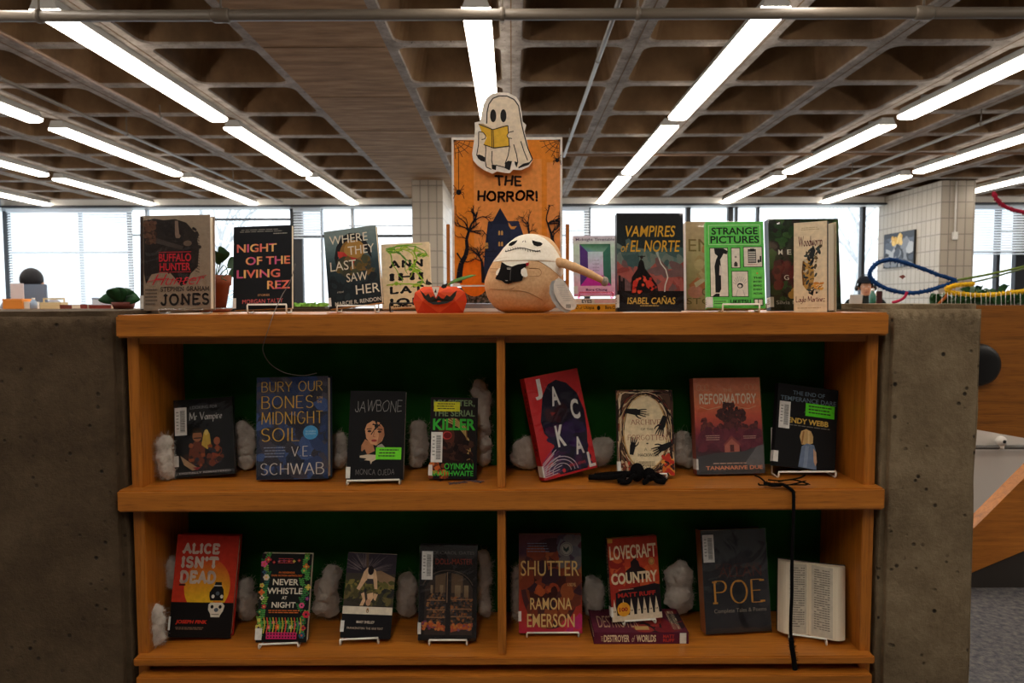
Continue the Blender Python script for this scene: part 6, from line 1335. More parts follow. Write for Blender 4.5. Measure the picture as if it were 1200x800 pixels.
def pot_plant():
    Y = 1.95; uM = Y/F; c = at(252,362,Y); rt = empty('potted_plant', (c.x,Y,Zt)); tag(rt, 'dark broad-leaved plant in a terracotta pot between the two leftmost books', 'potted plant')
    mb = MB(); H = 43*uM; mb.lathe([(0,.012),(12*uM,.012),(17*uM,H*.72),(18.5*uM,H*.74),(19.5*uM,H),(17.5*uM,H),(16*uM,H*.75),(.001,H*.74)], terra, 28, caps=False); mb.obj('pot', rt)
    mb = MB(); mb.lathe([(0,.0005),(16*uM,.0005),(19*uM,.010),(17*uM,.010),(15*uM,.004),(0,.004)], terra, 28, caps=False); mb.obj('saucer', rt)
    mb = MB(); mb.lathe([(0,H*.9),(16.5*uM,H*.86)], mat('potting_soil',(50,38,28),.95), 20, caps=False); mb.obj('soil', rt)
    rnd = random.Random(4)
    for k,(dx,dz,ln,wd,up) in enumerate(((-.2,1.0,.09,.02,1),(.5,1.1,.11,.022,1),(1.0,.75,.075,.02,1),(.9,.3,.055,.016,1),(-.8,.6,.08,.02,1),(.25,.95,.1,.02,.2))):
        lf = MB(); st = Vector((dx*.012,rnd.uniform(-.01,.01),H*.88)); tip = st+Vector((dx*.03,0,dz*.045)); lf.tube([st,(st+tip)/2+Vector((0,0,.004)),tip],.0016,leafM,6); leaf(lf, tip, (dx,rnd.uniform(-.6,.1),dz*.8), (0,-1,.4), ln*.7, wd, leafM, .4); lf.obj('leaf', rt)
    vn = MB(); vn.tube(spline([(.02,-.03,H),(.045,-.04,H*1.25),(.055,-.04,H*1.05),(.04,-.045,H*.92),(.052,-.04,H*.85)],6), .0014, leafM, 6); vn.obj('tendril', rt)
pot_plant()
def glass_ball():
    Y = 2.05; c = at(267,345,Y); r = 13*Y/F; mb = MB(); mb.ball((c.x,Y,Zt+r+.001),r,clear_mat('clear_plastic_ball',.2,.05,(235,240,240)),24,16); tag(mb.obj('clear_ball'),'clear glassy ball beside the terracotta pot','ball')
glass_ball()
def agave():
    Y = 1.98; c = at(145,362,Y); uM = Y/F; zp = CAMH-0.0155; rt = empty('potted_plant', (c.x,Y,zp+.001)); tag(rt,'dark rounded succulent leaves in a dark red pot at far left of top','potted plant')
    mb = MB(); mb.lathe([(0,0),(10*uM,0),(13*uM,8*uM),(12*uM,8*uM),(0,7*uM)], mat('dark_red_pot',(104,44,32),.6), 20, caps=False); mb.obj('pot', rt)
    lm = noisy('blue_green_leaf',[(0.3,(24,62,34)),(0.7,(44,92,50))],nscale=20,rough=.5)
    for k,(dx,dz) in enumerate(((-1.0,.5),(-.55,1.1),(.1,1.2),(.6,1.0),(1.0,.55),(-.2,.7))):
        l = MB(); leaf(l,(dx*.006,-.006*(k%3),7*uM),(dx,-.35,dz),(0,-1,.3),.066,.02,lm,.3); o = l.obj('leaf',rt); so = o.modifiers.new('s','SOLIDIFY'); so.thickness = .003
agave()
def grass_tray():
    Y = 2.16; uM = Y/F; a, b = at(340,360,Y).x, at(384,360,Y).x; z0 = ZP-.004+.0005; rt = empty('herb_tray',((a+b)/2,Y,z0)); tag(rt,'low tray of bright green seedlings behind the black and grey green paperbacks','plant tray')
    mb = MB(); mb.bevbox((a-b)/2,(b-a)/2,-.03,.03,0,.006,.0015,mat('brown_tray',(92,80,56),.7)); mb.obj('tray',rt); g = MB(); rnd = random.Random(3)
    for _ in range(160):
        x = rnd.uniform((a-b)/2+.004,(b-a)/2-.004); y = rnd.uniform(-.026,.026); leaf(g,(x,y,.004),(rnd.uniform(-.9,.9),rnd.uniform(-.6,.6),1),(0,-1,.1),rnd.uniform(.012,.034),.004,paleM,.5,3)
    o = g.obj('seedlings',rt); o['kind'] = 'stuff'
    
grass_tray()

# thin cord from the second book, down over the shelf front
mb = MB(); pts = [(346,309,1.66),(340,330,1.64),(331,345,1.62),(323,362,1.53),(319,372,1.492),(313,390,1.49),(309,402,1.50),(308,410,1.52),(312,420,1.55),(320,429,1.57),(335,437,1.575),(355,440,1.57),(371,437,1.575)]
mb.tube(spline([at(*p) for p in pts],6),.0009,mat('thin_grey_cord',(96,90,84),.5),6); tag(mb.obj('thin_cord'),'thin grey cord trailing over the top board to the blue gold-lettered book','cord')

# ---------- cotton fluff in the cubbies
MT['fluff'] = noisy('cotton_batting',[(0.3,(196,188,177)),(0.7,(220,213,203))],nscale=30,rough=1.0,spec=.02)
def fluff(px0,px1,py0,py1,Y,surf,label,seed,dz=.03):
    uM = Y/F; ctr = at((px0+px1)/2,(py0+py1)/2,Y); rx = (px1-px0)/2*uM; rz = (py1-py0)/2*uM; rnd = random.Random(seed); mb = MB(); base = []
    rx *= .92; rz *= .95; nl = 5+int(3*max(rz/rx,rx/rz)); r0 = min(rx,rz)
    for k in range(nl):
        t = -1+2*(k+.5)/nl; r = r0*rnd.uniform(.62,.85); c = Vector((rnd.uniform(-1,1)*(rx-r), rnd.uniform(-.3,.3)*dz, t*(rz-r)))
        if rz < rx: c = Vector((t*(rx-r), c.y, rnd.uniform(-1,1)*(rz-r)))
        bm = bmesh.new(); bmesh.ops.create_icosphere(bm,subdivisions=4,radius=1)
        for v in bm.verts:
            n = v.co.copy(); q = n*1.2+Vector((seed*3.7+k*2.1,seed*1.3,seed*.7)); d = .88+.2*noise.noise(q)+.2*noise.noise(q*2.4)+.14*noise.noise(q*5.5)
            v.co = Vector((c.x+n.x*r*d*.93, c.y+n.y*min(r,dz)*.8*d, c.z+n.z*r*d*.95))
            base.append((v.co.copy(), n))
        mb.bm(bm,MT['fluff'],True)
    lo = min(p[0].z for p in base)
    o = mb.obj('cotton_fluff'); o.location = (ctr.x,Y,surf-lo+.0005)
    if ctr.z+lo > surf+.02: o.location.z = ctr.z
    rm = o.modifiers.new('blend','REMESH'); rm.mode = 'VOXEL'; rm.voxel_size = .0024; rm.use_smooth_shade = True
    sm = o.modifiers.new('soft','SMOOTH'); sm.iterations = 4; sm.factor = .6
    fb = MB()
    for _ in range(4200):
        c,nr = rnd.choice(base); tg = nr.cross(Vector((rnd.uniform(-1,1),rnd.uniform(-1,1),rnd.uniform(-1,1)))).normalized(); d = (nr*rnd.uniform(.0,.9)+tg).normalized(); ln = rnd.uniform(.008,.024); p = c-nr*.0015; pts = [p]
        for _q in range(4): d = (d+tg*.2-nr*.22+Vector((rnd.uniform(-1,1),rnd.uniform(-1,1),rnd.uniform(-1,1)))*.5).normalized(); pts.append(pts[-1]+d*ln/4)
        if min(q.z for q in pts) < lo or max(q.y for q in pts)+Y > 1.733 or max(abs(q.x) for q in pts) > rx*1.2: continue
        sd = nr.cross(tg)*.00022; vs = []
        for q in pts: vs += [q-sd,q+sd]
        fb.add(vs,[(0,1,3,2),(2,3,5,4),(4,5,7,6),(6,7,9,8)],MT['fluff'],True)
    w = fb.obj('wisps',o); w['kind'] = 'stuff'
    tag(o,label,'cotton fluff','clumps of white cotton on the shelves'); return o
FL = [
 (182,206,502,564,1.585,S2,'white cotton clump left of the film disc case'),(272,304,484,552,1.69,S2,'white cotton clump between the disc case and the blue gold book'),(382,410,500,552,1.69,S2,'white cotton clump between the blue gold book and black face paperback'),(476,506,484,552,1.70,S2,'white cotton clump left of the green lettered paperback'),(548,580,438,556,1.70,S2,'tall wispy cotton clump against the left of the divider'),
 (594,640,514,562,1.68,S2,'white cotton clump under the tilted red hardcover'),(684,724,508,552,1.70,S2,'white cotton clump between the red hardcover and cream hands paperback'),(786,816,500,552,1.69,S2,'white cotton clump left of the orange maroon hardcover'),
 (194,213,650,692,1.63,S1,'small cotton clump high behind the red and black hardcover'),(171,196,704,763,1.56,S1,'white cotton clump in the bottom left corner of the bookcase'),(272,304,676,742,1.68,S1,'cotton clump between the red sun hardcover and flower paperback'),(362,404,660,738,1.69,S1,'cotton clump between the flower paperback and slim banded paperback'),(460,494,672,738,1.70,S1,'cotton clump left of the cabinet doors hardcover'),(556,580,640,736,1.70,S1,'cotton clump right of the cabinet doors hardcover'),
 (598,615,668,744,1.68,S1,'cotton clump left of the reddish lens paperback'),(676,716,672,734,1.70,S1,'cotton clump between the lens and tower paperbacks'),(772,820,646,726,1.70,S1,'large cotton clump between tower paperback and grey gold-lettered hardcover')]
for i,(a,b,c,d,Y,s,lab) in enumerate(FL): fluff(a,b,c,d,Y,s,lab,i+1,.022 if Y > 1.695 else .025)

# ---------- furry spider and tassel
fur = mat('black_fuzz',(14,13,14),.95,.1)
def fuzz(mb,pts,r,seed,n=9):
    rnd = random.Random(seed); mb.tube(pts,r,fur,8)
    for p in pts:
        for _ in range(n):
            d = Vector((rnd.uniform(-1,1),rnd.uniform(-1,.2),rnd.uniform(-.05,1))).normalized(); mb.tube([p,p+d*(r if not isinstance(r,list) else r[0])*2.0],[.0006,.0001],fur,3,caps=False)
def spider():
    c = onz(746,566,S2); c.y = min(c.y,1.553); rt = empty('furry_spider',(c.x,c.y,S2+.003)); tag(rt,'black furry toy spider in front of the cream hands paperback','toy spider')
    uM = c.y/F; mb = MB(); mb.ball((.001,.0,.016),(.0145,.013,.0155),fur,18,12); fuzz(mb,[Vector((.001,0,.016))],.010,2,60); mb.obj('abdomen',rt)
    mb = MB(); mb.ball((.0245,-.002,.0125),(.0135,.012,.0115),fur,18,12); fuzz(mb,[Vector((.0245,-.002,.0125))],.009,3,50); mb.obj('head',rt)
    for k,L_ in enumerate(([(0,0,.014),(-.02,-.006,.014),(-.03,-.012,.007),(-.04,-.012,.0045)],[(0,-.006,.012),(-.012,-.016,.012),(-.02,-.02,.005),(-.036,-.02,.0045)],[(0,.004,.014),(-.03,.0,.01),(-.06,.002,.007),(-.095,.010,.006)],[(-.002,.006,.012),(-.03,.010,.012),(-.06,.016,.009),(-.082,.02,.006)],[(.02,-.004,.012),(.03,-.016,.012),(.036,-.02,.006),(.052,-.02,.0045)],[(.022,-.006,.01),(.02,-.018,.01),(.016,-.022,.006),(.008,-.024,.0045)],[(.03,0,.012),(.042,-.006,.012),(.05,-.01,.006),(.056,-.012,.0045)],[(.03,-.004,.008),(.04,-.016,.006),(.05,-.022,.0045)])):
        mb = MB(); fuzz(mb,spline(L_,5),.0044,k+5,4); mb.obj('leg',rt)
spider()
bpy.data.objects['furry_spider'].scale = (1.15,1.15,1.4)
def tassel():
    c = onz(926,572,S2); c.y = max(1.508,min(c.y,1.56)); rt = empty('tassel_cord',(c.x,c.y,S2+.0003)); tag(rt,'black tasselled cord hanging from the middle shelf past the open book','tassel cord')
    Q = lambda px,py,Y: at(px,py,Y)-rt.location
    mb = MB(); rnd = random.Random(3); z = S2+.0085
    def flat(px,py): p = onz(px,py,z); p.y = max(1.5005,min(p.y,1.64)); return p-rt.location
    fuzz(mb,spline([flat(896,566),flat(906,569),flat(916,572),flat(927,576)],5),.0045,4,7); mb.obj('knot',rt)
    for pts in ([(900,562),(915,563),(936,560),(944,556)],[(908,567),(925,568),(945,563)],[(915,571),(938,573),(960,576)],[(920,574),(938,577),(950,580)],[(896,564),(890,559),(884,557)],[(900,568),(893,570),(889,566)],[(912,564),(930,562),(950,568)]):
        s = MB(); s.tube(spline([flat(*p) for p in pts],5),[.0018]*(len(pts)*5-5)+[.0006],fur,6); s.obj('strand',rt)
    mb = MB(); cordp = [flat(920,572.5),flat(926,573.2),Q(928.5,574.5,1.4975),Q(930,579,1.4935),Q(930,588,1.491),Q(930,600,1.488),Q(929.5,620,1.487),Q(928.5,645,1.487),Q(928,670,1.487),Q(928,695,1.487),Q(927,715,1.487),Q(926.5,735,1.487),Q(927,748,1.487)]
    fuzz(mb,spline(cordp,5),.0036,8,3); mb.obj('cord',rt)
    mb = MB(); fuzz(mb,spline([Q(927,748,1.487),Q(928,758,1.486),Q(930,770,1.485),Q(931.5,784,1.485)],5),.0058,9,10); mb.obj('tassel_end',rt)
tassel()

# ================================================================== BEHIND THE BOOKCASE
# desk counter on the left with small things
YD = 5.2; zc = at(60,361.2,YD).z-.004
rt = empty('service_counter',(-3.1,YD+.3,0)); tag(rt,'long dark wood counter behind the left parapet','counter'); inv = Matrix.Translation((3.1,-YD-.3,0))
xa, xb = at(-60,360,YD).x, at(300,360,YD).x
mb = MB(); mb.bevbox(xa,xb,YD-.05,YD+.6,zc-.035,zc,.004,MT['oak_d']); o = mb.obj('counter_top',rt); o.matrix_parent_inverse = inv
mb = MB(); mb.box(xa+.03,xb-.03,YD,YD+.55,0,zc-.0355,MT['oak_d']); o = mb.obj('front_panel',rt); o.matrix_parent_inverse = inv
def on_counter(px0,px1,py0,Y=YD,dep=.1):
    a,b = at(px0,360,Y).x, at(px1,360,Y).x; return a,b,zc+.0006,at((px0+px1)/2,py0,Y).z
def simple_box(name,px0,px1,py0,rgb,label,cat,Y=YD,dep=.1,lid=None):
    a,b,z0,z1 = on_counter(px0,px1,py0,Y); rt = empty(name,((a+b)/2,Y,z0)); tag(rt,label,cat,'things on the counter')
    w,h = (b-a)/2,z1-z0; m = mat(name+'_paint',rgb,.6); mb = MB(); mb.bevbox(-w,w,0,dep,0,h*(.8 if lid else 1),.002,m); mb.obj('body',rt)
    if lid: l = MB(); l.bevbox(-w*1.02,w*1.02,-.002,dep+.002,h*.805,h,.002,mat(name+'_lid',lid,.6)); l.obj('lid',rt)
    return rt
simple_box('storage_box',3,26,350,(222,138,50),'orange box with lid on the counter at far left','box',lid=(232,150,66))
simple_box('card_holder',13,28,332,(214,206,210),'pale printed card standing behind the orange box','sign',Y=YD+.2,dep=.012)
simple_box('paper_tub',26,36,353.5,(230,226,216),'white tub beside the orange box','tub',Y=YD+.02,lid=(220,216,206))
simple_box('note_block',108,126,351.5,(206,214,224),'small pale blue box on the red books','box',Y=YD+.01,dep=.06,lid=(150,160,176)).location.z += .017
simple_box('label_block',140,149,356.5,(206,208,210),'small white card box under the dark succulent','box',Y=YD+.02,dep=.04)
for i,(a,b,y,c) in enumerate(((72,86,357,(120,60,46)),(96,104,356.5,(134,60,48)),(106,132,357.2,(128,54,44)))):
    A,B,z0,z1 = on_counter(a,b,y); flat_book('hardcover_book',c,B-A,.12,max(.012,z1-z0),lambda q,c=c: q.rect(0,0,1,1,c),['dull red book lying on the counter beside the wooden tote','short dull red book in the middle of the counter','long dull red book lying under the pale blue box'][i],Matrix.Translation(((A+B)/2,YD-.02,z0)),'books on the counter')
def bottle(px0,px1,py0,Y,rgb,label,z0=None,name='drink_bottle'):
    a,b = at(px0,360,Y).x, at(px1,360,Y).x; z0 = zc+.0006 if z0 is None else z0; h = at(px0,py0,Y).z-z0; r = (b-a)/2; rt = empty(name,((a+b)/2,Y,z0)); tag(rt,label,'bottle')
    mb = MB(); mb.lathe([(0,0),(r*.9,0),(r,h*.04),(r,h*.55),(r*.55,h*.8),(r*.45,h*.86),(0,h*.86)],mat('bottle_shell',rgb,.25,.5),18,caps=False); mb.obj('body',rt); c = MB(); c.lathe([(0,h*.861),(r*.5,h*.861),(r*.5,h),(0,h)],MT['white_paint'],14,caps=False); c.obj('cap',rt)
bottle(35.5,43,349,YD+.04,(150,170,196),'clear blue bottle on the counter beside the white tub')
a,b,z0,z1 = on_counter(47,72,349); rt = empty('wooden_tote',((a+b)/2,YD,z0)); tag(rt,'pale wooden tote tray with a bar handle on the counter','tote'); w,h = (b-a)/2,z1-z0; tm = noisy('pale_wood',[(0.3,(206,184,136)),(0.7,(224,204,160))],scale=(1,1,12),nscale=6,rough=.6)
mb = MB(); mb.box(-w,w,0,.004,0,h*.6,tm); mb.box(-w,w,.076,.08,0,h*.6,tm); mb.box(-w,-w+.004,.004,.076,0,h*.6,tm); mb.box(w-.004,w,.004,.076,0,h*.6,tm); mb.box(-w+.004,w-.004,.004,.076,0,.004,tm); mb.obj('tray',rt)
mb = MB(); mb.box(-w,-w+.006,.034,.046,h*.605,h,tm); mb.box(w-.006,w,.034,.046,h*.605,h,tm); mb.box(-w+.006,w-.006,.036,.044,h-.012,h,tm); mb.obj('handle',rt)
def monitor(px0,px1,py0,Y,rgb,label):
    a,b = at(px0,360,Y).x, at(px1,360,Y).x; z1 = at(px0,py0,Y).z; rt = empty('computer_monitor',((a+b)/2,Y,zc+.0006)); tag(rt,label,'monitor'); w,h = (b-a)/2,z1-zc
    mb = MB(); mb.bevbox(-w,w,0,.03,.03,h,.006,mat('monitor_shell',rgb,.35)); mb.obj('screen_shell',rt); mb = MB(); mb.box(-.02,.02,.031,.045,.0,.1,MT['black']); mb.obj('neck',rt); mb = MB(); mb.bevbox(-.07,.07,-.03,.08,-.0,.008,.003,MT['black']); mb.obj('base',rt)
monitor(28,54,333,YD+.33,(112,128,150),'blue grey monitor back in front of the seated dark-haired person')
# ---------- people
skin = mat('skin',(206,160,132),.55,.3)
def skinmesh(name,nodes,edges,m,parent,sub=2):
    me = D.meshes.new(name); me.from_pydata([n[:3] for n in nodes],edges,[]); o = D.objects.new(name,me); COL.objects.link(o); o.parent = parent; me.materials.append(m)
    md = o.modifiers.new('skin','SKIN'); md.use_smooth_shade = True
    for i,n in enumerate(nodes): me.skin_vertices[0].data[i].radius = (n[3],n[4] if len(n) > 4 else n[3])
    me.skin_vertices[0].data[0].use_root = True
    s = o.modifiers.new('sub','SUBSURF'); s.levels = sub; s.render_levels = sub
    return o
def person(loc,rz,label,top,hair,cap=None,phones=False,headscale=1.0):
    """seated figure; local -y is where it faces, origin on the floor under the seat"""
    rt = empty('person',loc); rt.rotation_euler.z = rz; tag(rt,label,'person')
    # one continuous body: pelvis, spine, neck, head, arms with hands, legs with feet
    nd = [(0,0,.52,.13,.11),(0,-.02,.68,.125,.10),(0,-.03,.86,.14,.10),(0,-.035,.99,.09,.075),(0,-.045,1.06,.05,.052),(0,-.06,1.13,.062,.072),(0,-.065,1.21,.074,.092),(0,-.06,1.285,.05,.062)]
    ed = [(i,i+1) for i in range(7)]
    for s in (-1,1):
        b = len(nd); nd += [(s*.17,-.03,1.0,.062),(s*.21,-.08,.82,.048),(s*.22,-.16,.70,.04),(s*.18,-.30,.735,.034),(s*.14,-.40,.76,.026),(s*.13,-.45,.76,.028)]; ed += [(2,b)]+[(b+i,b+i+1) for i in range(5)]
        h = b+5
        for k,(dx,dy) in enumerate(((-.032,-.05),(-.012,-.075),(.008,-.082),(.026,-.07))): q = len(nd); nd += [(s*.13+dx,-.45+dy*.5,.765,.009),(s*.13+dx*1.1,-.45+dy,.752,.0075)]; ed += [(h,q),(q,q+1)]
        q = len(nd); nd += [(s*.13-s*.035,-.43,.755,.011),(s*.13-s*.05,-.47,.75,.009)]; ed += [(h,q),(q,q+1)]
        b = len(nd); nd += [(s*.09,-.05,.52,.095),(s*.10,-.30,.52,.08),(s*.10,-.46,.50,.062),(s*.10,-.45,.28,.052),(s*.10,-.44,.08,.036),(s*.10,-.52,.045,.034),(s*.10,-.62,.035,.028)]; ed += [(0,b)]+[(b+i,b+i+1) for i in range(6)]
    skinmesh('body',nd,ed,skin,rt)
    tn = [(0,0,.50,.15,.125),(0,-.02,.68,.145,.12),(0,-.03,.86,.16,.12),(0,-.035,1.0,.13,.10),(0,-.042,1.075,.085,.085),(0,-.05,1.115,.066,.07)]; te = [(i,i+1) for i in range(5)]
    for s in (-1,1):
        b = len(tn); tn += [(s*.18,-.03,1.01,.082),(s*.215,-.08,.82,.063),(s*.225,-.16,.70,.055),(s*.185,-.30,.735,.047),(s*.15,-.385,.757,.038)]; te += [(2,b)]+[(b+i,b+i+1) for i in range(4)]
    skinmesh('jacket',tn,te,mat('jacket_cloth',top,.9,.1),rt)
    ln = [(0,0,.52,.145,.125)]; le = []
    for s in (-1,1):
        b = len(ln); ln += [(s*.09,-.05,.52,.11),(s*.10,-.30,.52,.095),(s*.10,-.47,.50,.078),(s*.10,-.455,.28,.066),(s*.10,-.445,.10,.055)]; le += [(0,b)]+[(b+i,b+i+1) for i in range(4)]
    skinmesh('trousers',ln,le,mat('dark_trousers',(40,42,50),.9,.1),rt)
    for s in (-1,1): mb = MB(); mb.ball((s*.10,-.53,.035),(.045,.12,.036),MT['black'],16,10); mb.obj('shoe',rt)
    hm = noisy('hair',[(0.3,tuple(int(v*.7) for v in hair)),(0.7,hair)],scale=(40,40,6),nscale=3,rough=.6)
    mb = MB(); bm = bmesh.new(); bmesh.ops.create_uvsphere(bm,u_segments=24,v_segments=16,radius=1)
    for v in bm.verts:
        c = v.co; x,y,z = c.x*.092,c.y*.105,c.z*.115
        if c.y < -.35 and c.z < .45: y = -.02; z = max(z,.03)
        if c.z < -.3: z = z*1.0; x *= .9
        v.co = Vector((x,y-.05,z+1.235))
    mb.bm(bm,hm,True); mb.obj('hair',rt)
    for s in (-1,1):
        mb = MB(); mb.ball((s*.03,-.152,1.205),(.012,.006,.007),mat('eye_white',(230,226,220),.3),10,8); e = mb.obj('eye',rt); mb = MB(); mb.ball((s*.03,-.157,1.205),(.005,.003,.005),MT['black'],8,6); mb.obj('pupil',e)
        mb = MB(); mb.ball((s*.083,-.055,1.19),(.012,.02,.03),skin,12,8); mb.obj('ear',rt)
    mb = MB(); mb.ball((0,-.168,1.175),(.013,.018,.022),skin,12,8); mb.obj('nose',rt); mb = MB(); mb.ball((0,-.150,1.135),(.024,.008,.006),mat('lips',(170,100,92),.5),12,8); mb.obj('mouth',rt)
    if cap:
        cm = mat('cap_cloth',cap,.9,.1); mb = MB(); bm = bmesh.new(); bmesh.ops.create_uvsphere(bm,u_segments=24,v_segments=16,radius=1)
        bmesh.ops.delete(bm,geom=[v for v in bm.verts if v.co.z < -.05],context='VERTS')
        for v in bm.verts: v.co = Vector((v.co.x*.102,v.co.y*.118-.055,v.co.z*.10+1.26))
        mb.bm(bm,cm,True); c = mb.obj('cap',rt); mb = MB(); mb.ball((0,-.175,1.262),(.075,.065,.007),cm,20,8); mb.obj('brim',c)
    if phones:
        h = MB(); h.tube([Vector((.108*math.cos(t),-.05,1.22+.155*math.sin(t))) for t in [math.pi*i/14 for i in range(15)]],.008,MT['black'],8); hb = h.obj('headphones',rt)
        for s in (-1,1): k = MB(); k.ball((s*.105,-.055,1.19),(.024,.035,.042),MT['black'],14,10); k.obj('ear_cup',hb)
    return rt
pl = at(29.5,329,6.1); sh = pl.z-1.22
person((pl.x,6.16,0),math.radians(200),'person with dark hair seated behind the monitor at far left',(150,150,156),(30,30,38)).scale = (1,1,1+sh/1.22)
def chair(x,y,rz,label,zs=1):
    rt = empty('office_chair',(x,y,0)); rt.rotation_euler.z = rz; rt.scale = (1,1,zs); tag(rt,label,'chair','chairs behind the bookcase'); fm = mat('chair_fabric',(60,66,78),.9,.1)
    mb = MB(); mb.bevbox(-.23,.23,-.24,.2,.33,.375,.015,fm); mb.obj('seat',rt); mb = MB(); mb.bevbox(-.21,.21,.215,.25,.48,.86,.02,fm); mb.obj('backrest',rt); mb = MB(); mb.box(-.03,.03,.222,.245,.30,.485,MT['black']); mb.obj('back_post',rt)
    for sx in (-1,1):
        for sy in (-1,1): l = MB(); l.tube([(sx*.19,sy*.19-.02,.335),(sx*.22,sy*.22-.02,0)],.013,MT['black'],8); l.obj('leg',rt)
chair(pl.x,6.16,math.radians(200),'grey chair under the person behind the monitor',1+sh/1.22)
pr = at(1014,335,8.8); sr = pr.z-1.22
person((pr.x,8.8,0),math.radians(-22),'person in black cap and dark jacket bent over a laptop before the tiled pier',(30,34,32),(30,26,24),(26,28,34),True).scale = (1,1,1+sr/1.22)
chair(pr.x,8.8,math.radians(-22),'grey chair under the person in the black cap',1+sr/1.22)
# reading table, laptop, bottle
zt = at(1010,357.5,8.2).z
rt = empty('reading_table',(pr.x+.1,8.2,0)); tag(rt,'plain reading table in front of the person in the black cap','table')
mb = MB(); mb.bevbox(-.9,1.2,-.3,.3,zt-.03,zt,.004,MT['oak_x']); mb.obj('table_top',rt)
for sx in (-.82,1.12):
    for sy in (-.24,.24): l = MB(); l.box(sx-.025,sx+.025,sy-.025,sy+.025,0,zt-.0305,MT['oak_z']); l.obj('leg',rt)
a,b = at(995,350,8.1).x,at(1010,350,8.1).x; rt = empty('laptop',((a+b)/2,8.1,zt+.0006)); tag(rt,'grey laptop open before the person in the black cap','laptop'); w = max(.06,(b-a)/2); lm = mat('laptop_shell',(176,180,178),.4)
mb = MB(); mb.box(-w,w,0,.2,0,.012,lm); mb.obj('keyboard_deck',rt); mb = MB(); hh = at(1000,345,8.1).z-zt; mb.box(-w,w,-.003,.003,.0125,hh,lm,M=Matrix.Rotation(math.radians(8),4,'X')); mb.obj('screen_lid',rt)
bottle(1018.5,1026,338,8.05,(40,96,80),'green bottle on the reading table beside the laptop',zt+.0006)
mb = MB(); a,b = at(1027,350,8.1).x,at(1034,350,8.1).x; rt = empty('standing_book',((a+b)/2,8.1,zt+.0006)); tag(rt,'dark and pale book standing on the reading table right of the bottle','book'); h = at(1030,341,8.1).z-zt; mb.box((a-b)/2,(b-a)/2,0,.003,0,h,MT['print'],(60,30,30)); mb.box((a-b)/2,(b-a)/2,.02,.023,0,h,MT['print'],(60,30,30)); mb.obj('cover',rt); mb = MB(); mb.box((a-b)/2+.001,(b-a)/2-.001,.0032,.0198,.001,h-.002,MT['pages']); mb.obj('page_block',rt)

# ---------- picture and switch on the tiled pier
def picture():
    xs = 6.61; f = lambda px: (Vector((xs,0,0)), )
    ya = 800*xs/(1071-600)*1.0; yb = 800*xs/(1035.5-600); z0, z1 = at(1053,313,(ya+yb)/2).z, at(1053,272,(ya+yb)/2).z
    rt = empty('wall_picture',(xs-.002,(ya+yb)/2,z0)); tag(rt,'dark framed picture hung on the tiled pier','picture'); L_ = abs(yb-ya); H = z1-z0
    T = Matrix(((0,1,0,0),(-1,0,0,0),(0,0,1,0),(0,0,0,1)))    # local x -> -y, facing -x
    mb = MB(); mb.box(-L_/2,L_/2,-.03,0,0,H,MT['black'],M=T); mb.obj('frame',rt)
    mb = MB(); a = Art(mb,L_*.97,H*.97,MT['gloss'],x0=-L_*.485,z0=H*.015,y=-.031,step=2e-4,T=T); a.rect(0,0,1,1,(44,48,56)); a.blobs(90,.02,.3,.98,.98,.05,.12,[(60,66,78),(120,124,130),(36,40,48),(84,92,104),(170,172,174)],4,1.6); a.blobs(16,.3,.1,.6,.3,.04,.07,[(206,160,70),(226,190,110)],5); mb.obj('print',rt)
picture()
mb = MB(); p = at(1117,300,10.6); rt = empty('wall_conduit',(p.x,10.58,1.6)); tag(rt,'white conduit and switch box on the front of the tiled pier','conduit')
mb = MB(); mb.tube([(0,0,at(1117,280,10.6).z-1.6),(0,0,ZR-.02-1.6)],.012,MT['white_paint'],10); mb.obj('conduit_tube',rt); mb = MB(); mb.bevbox(-.035,.035,-.03,.018,at(1117,281,10.6).z-1.6,at(1117,272,10.6).z-1.6,.004,MT['white_paint']); mb.obj('switch_box',rt)

# ---------- yarn garlands and planter on the right
def yarn(name,pts,Y,r,rgb,label,closed=False,tuft=True,seed=1,r_end=None):
    rnd = random.Random(seed); m = noisy(name+'_yarn',[(0.3,tuple(int(v*.75) for v in rgb)),(0.7,rgb)],nscale=200,rough=.95,spec=.1); mb = MB(); P = spline([at(x,y,Y+dd) for x,y,dd in [(q+(0,))[:3] for q in pts]],8,closed)
    mb.tube(P,[r*(1+.25*noise.noise(p*60)) for p in P],m,8,closed)
    if tuft:
        for p in P:
            for _ in range(5): d = Vector((rnd.uniform(-1,1),rnd.uniform(-1,1),rnd.uniform(-1,1))).normalized(); mb.tube([p+d*r*.5,p+d*r*1.7],[r*.35,r*.1],m,4,caps=False)
    o = mb.obj(name); tag(o,label,'garland','yarn garlands on the right'); return o
yarn('yarn_garland',[(1119,329),(1100,322),(1075,312.5),(1052,305.5),(1040,304.5),(1028,308.5),(1020,317),(1020,324),(1027,332),(1042,339),(1060,343),(1080,342),(1100,336.5)],3.0,.0085,(30,66,120),'navy blue yarn loop hanging in front of the tiled pier',True,True,1)
yarn('yarn_garland',[(1122,328,.03),(1145,324,.03),(1170,319,.03),(1205,311,.03)],3.0,.005,(110,130,60),'olive green yarn strand leading right from the blue loop',tuft=False,seed=2)
yarn('yarn_garland',[(1138,331,.05),(1160,326,.05),(1180,320,.05),(1206,313,.05)],3.0,.004,(120,136,96),'thinner grey green yarn strand below the olive one',tuft=False,seed=3)
yarn('yarn_garland',[(1141,332.5),(1125,333.5),(1114,336),(1109.5,339.5),(1114,342.5),(1126,344),(1145,345.5),(1165,345),(1185,342.5),(1206,340)],2.9,.0085,(234,186,40),'tufted yellow yarn garland above the wooden rail',seed=4)
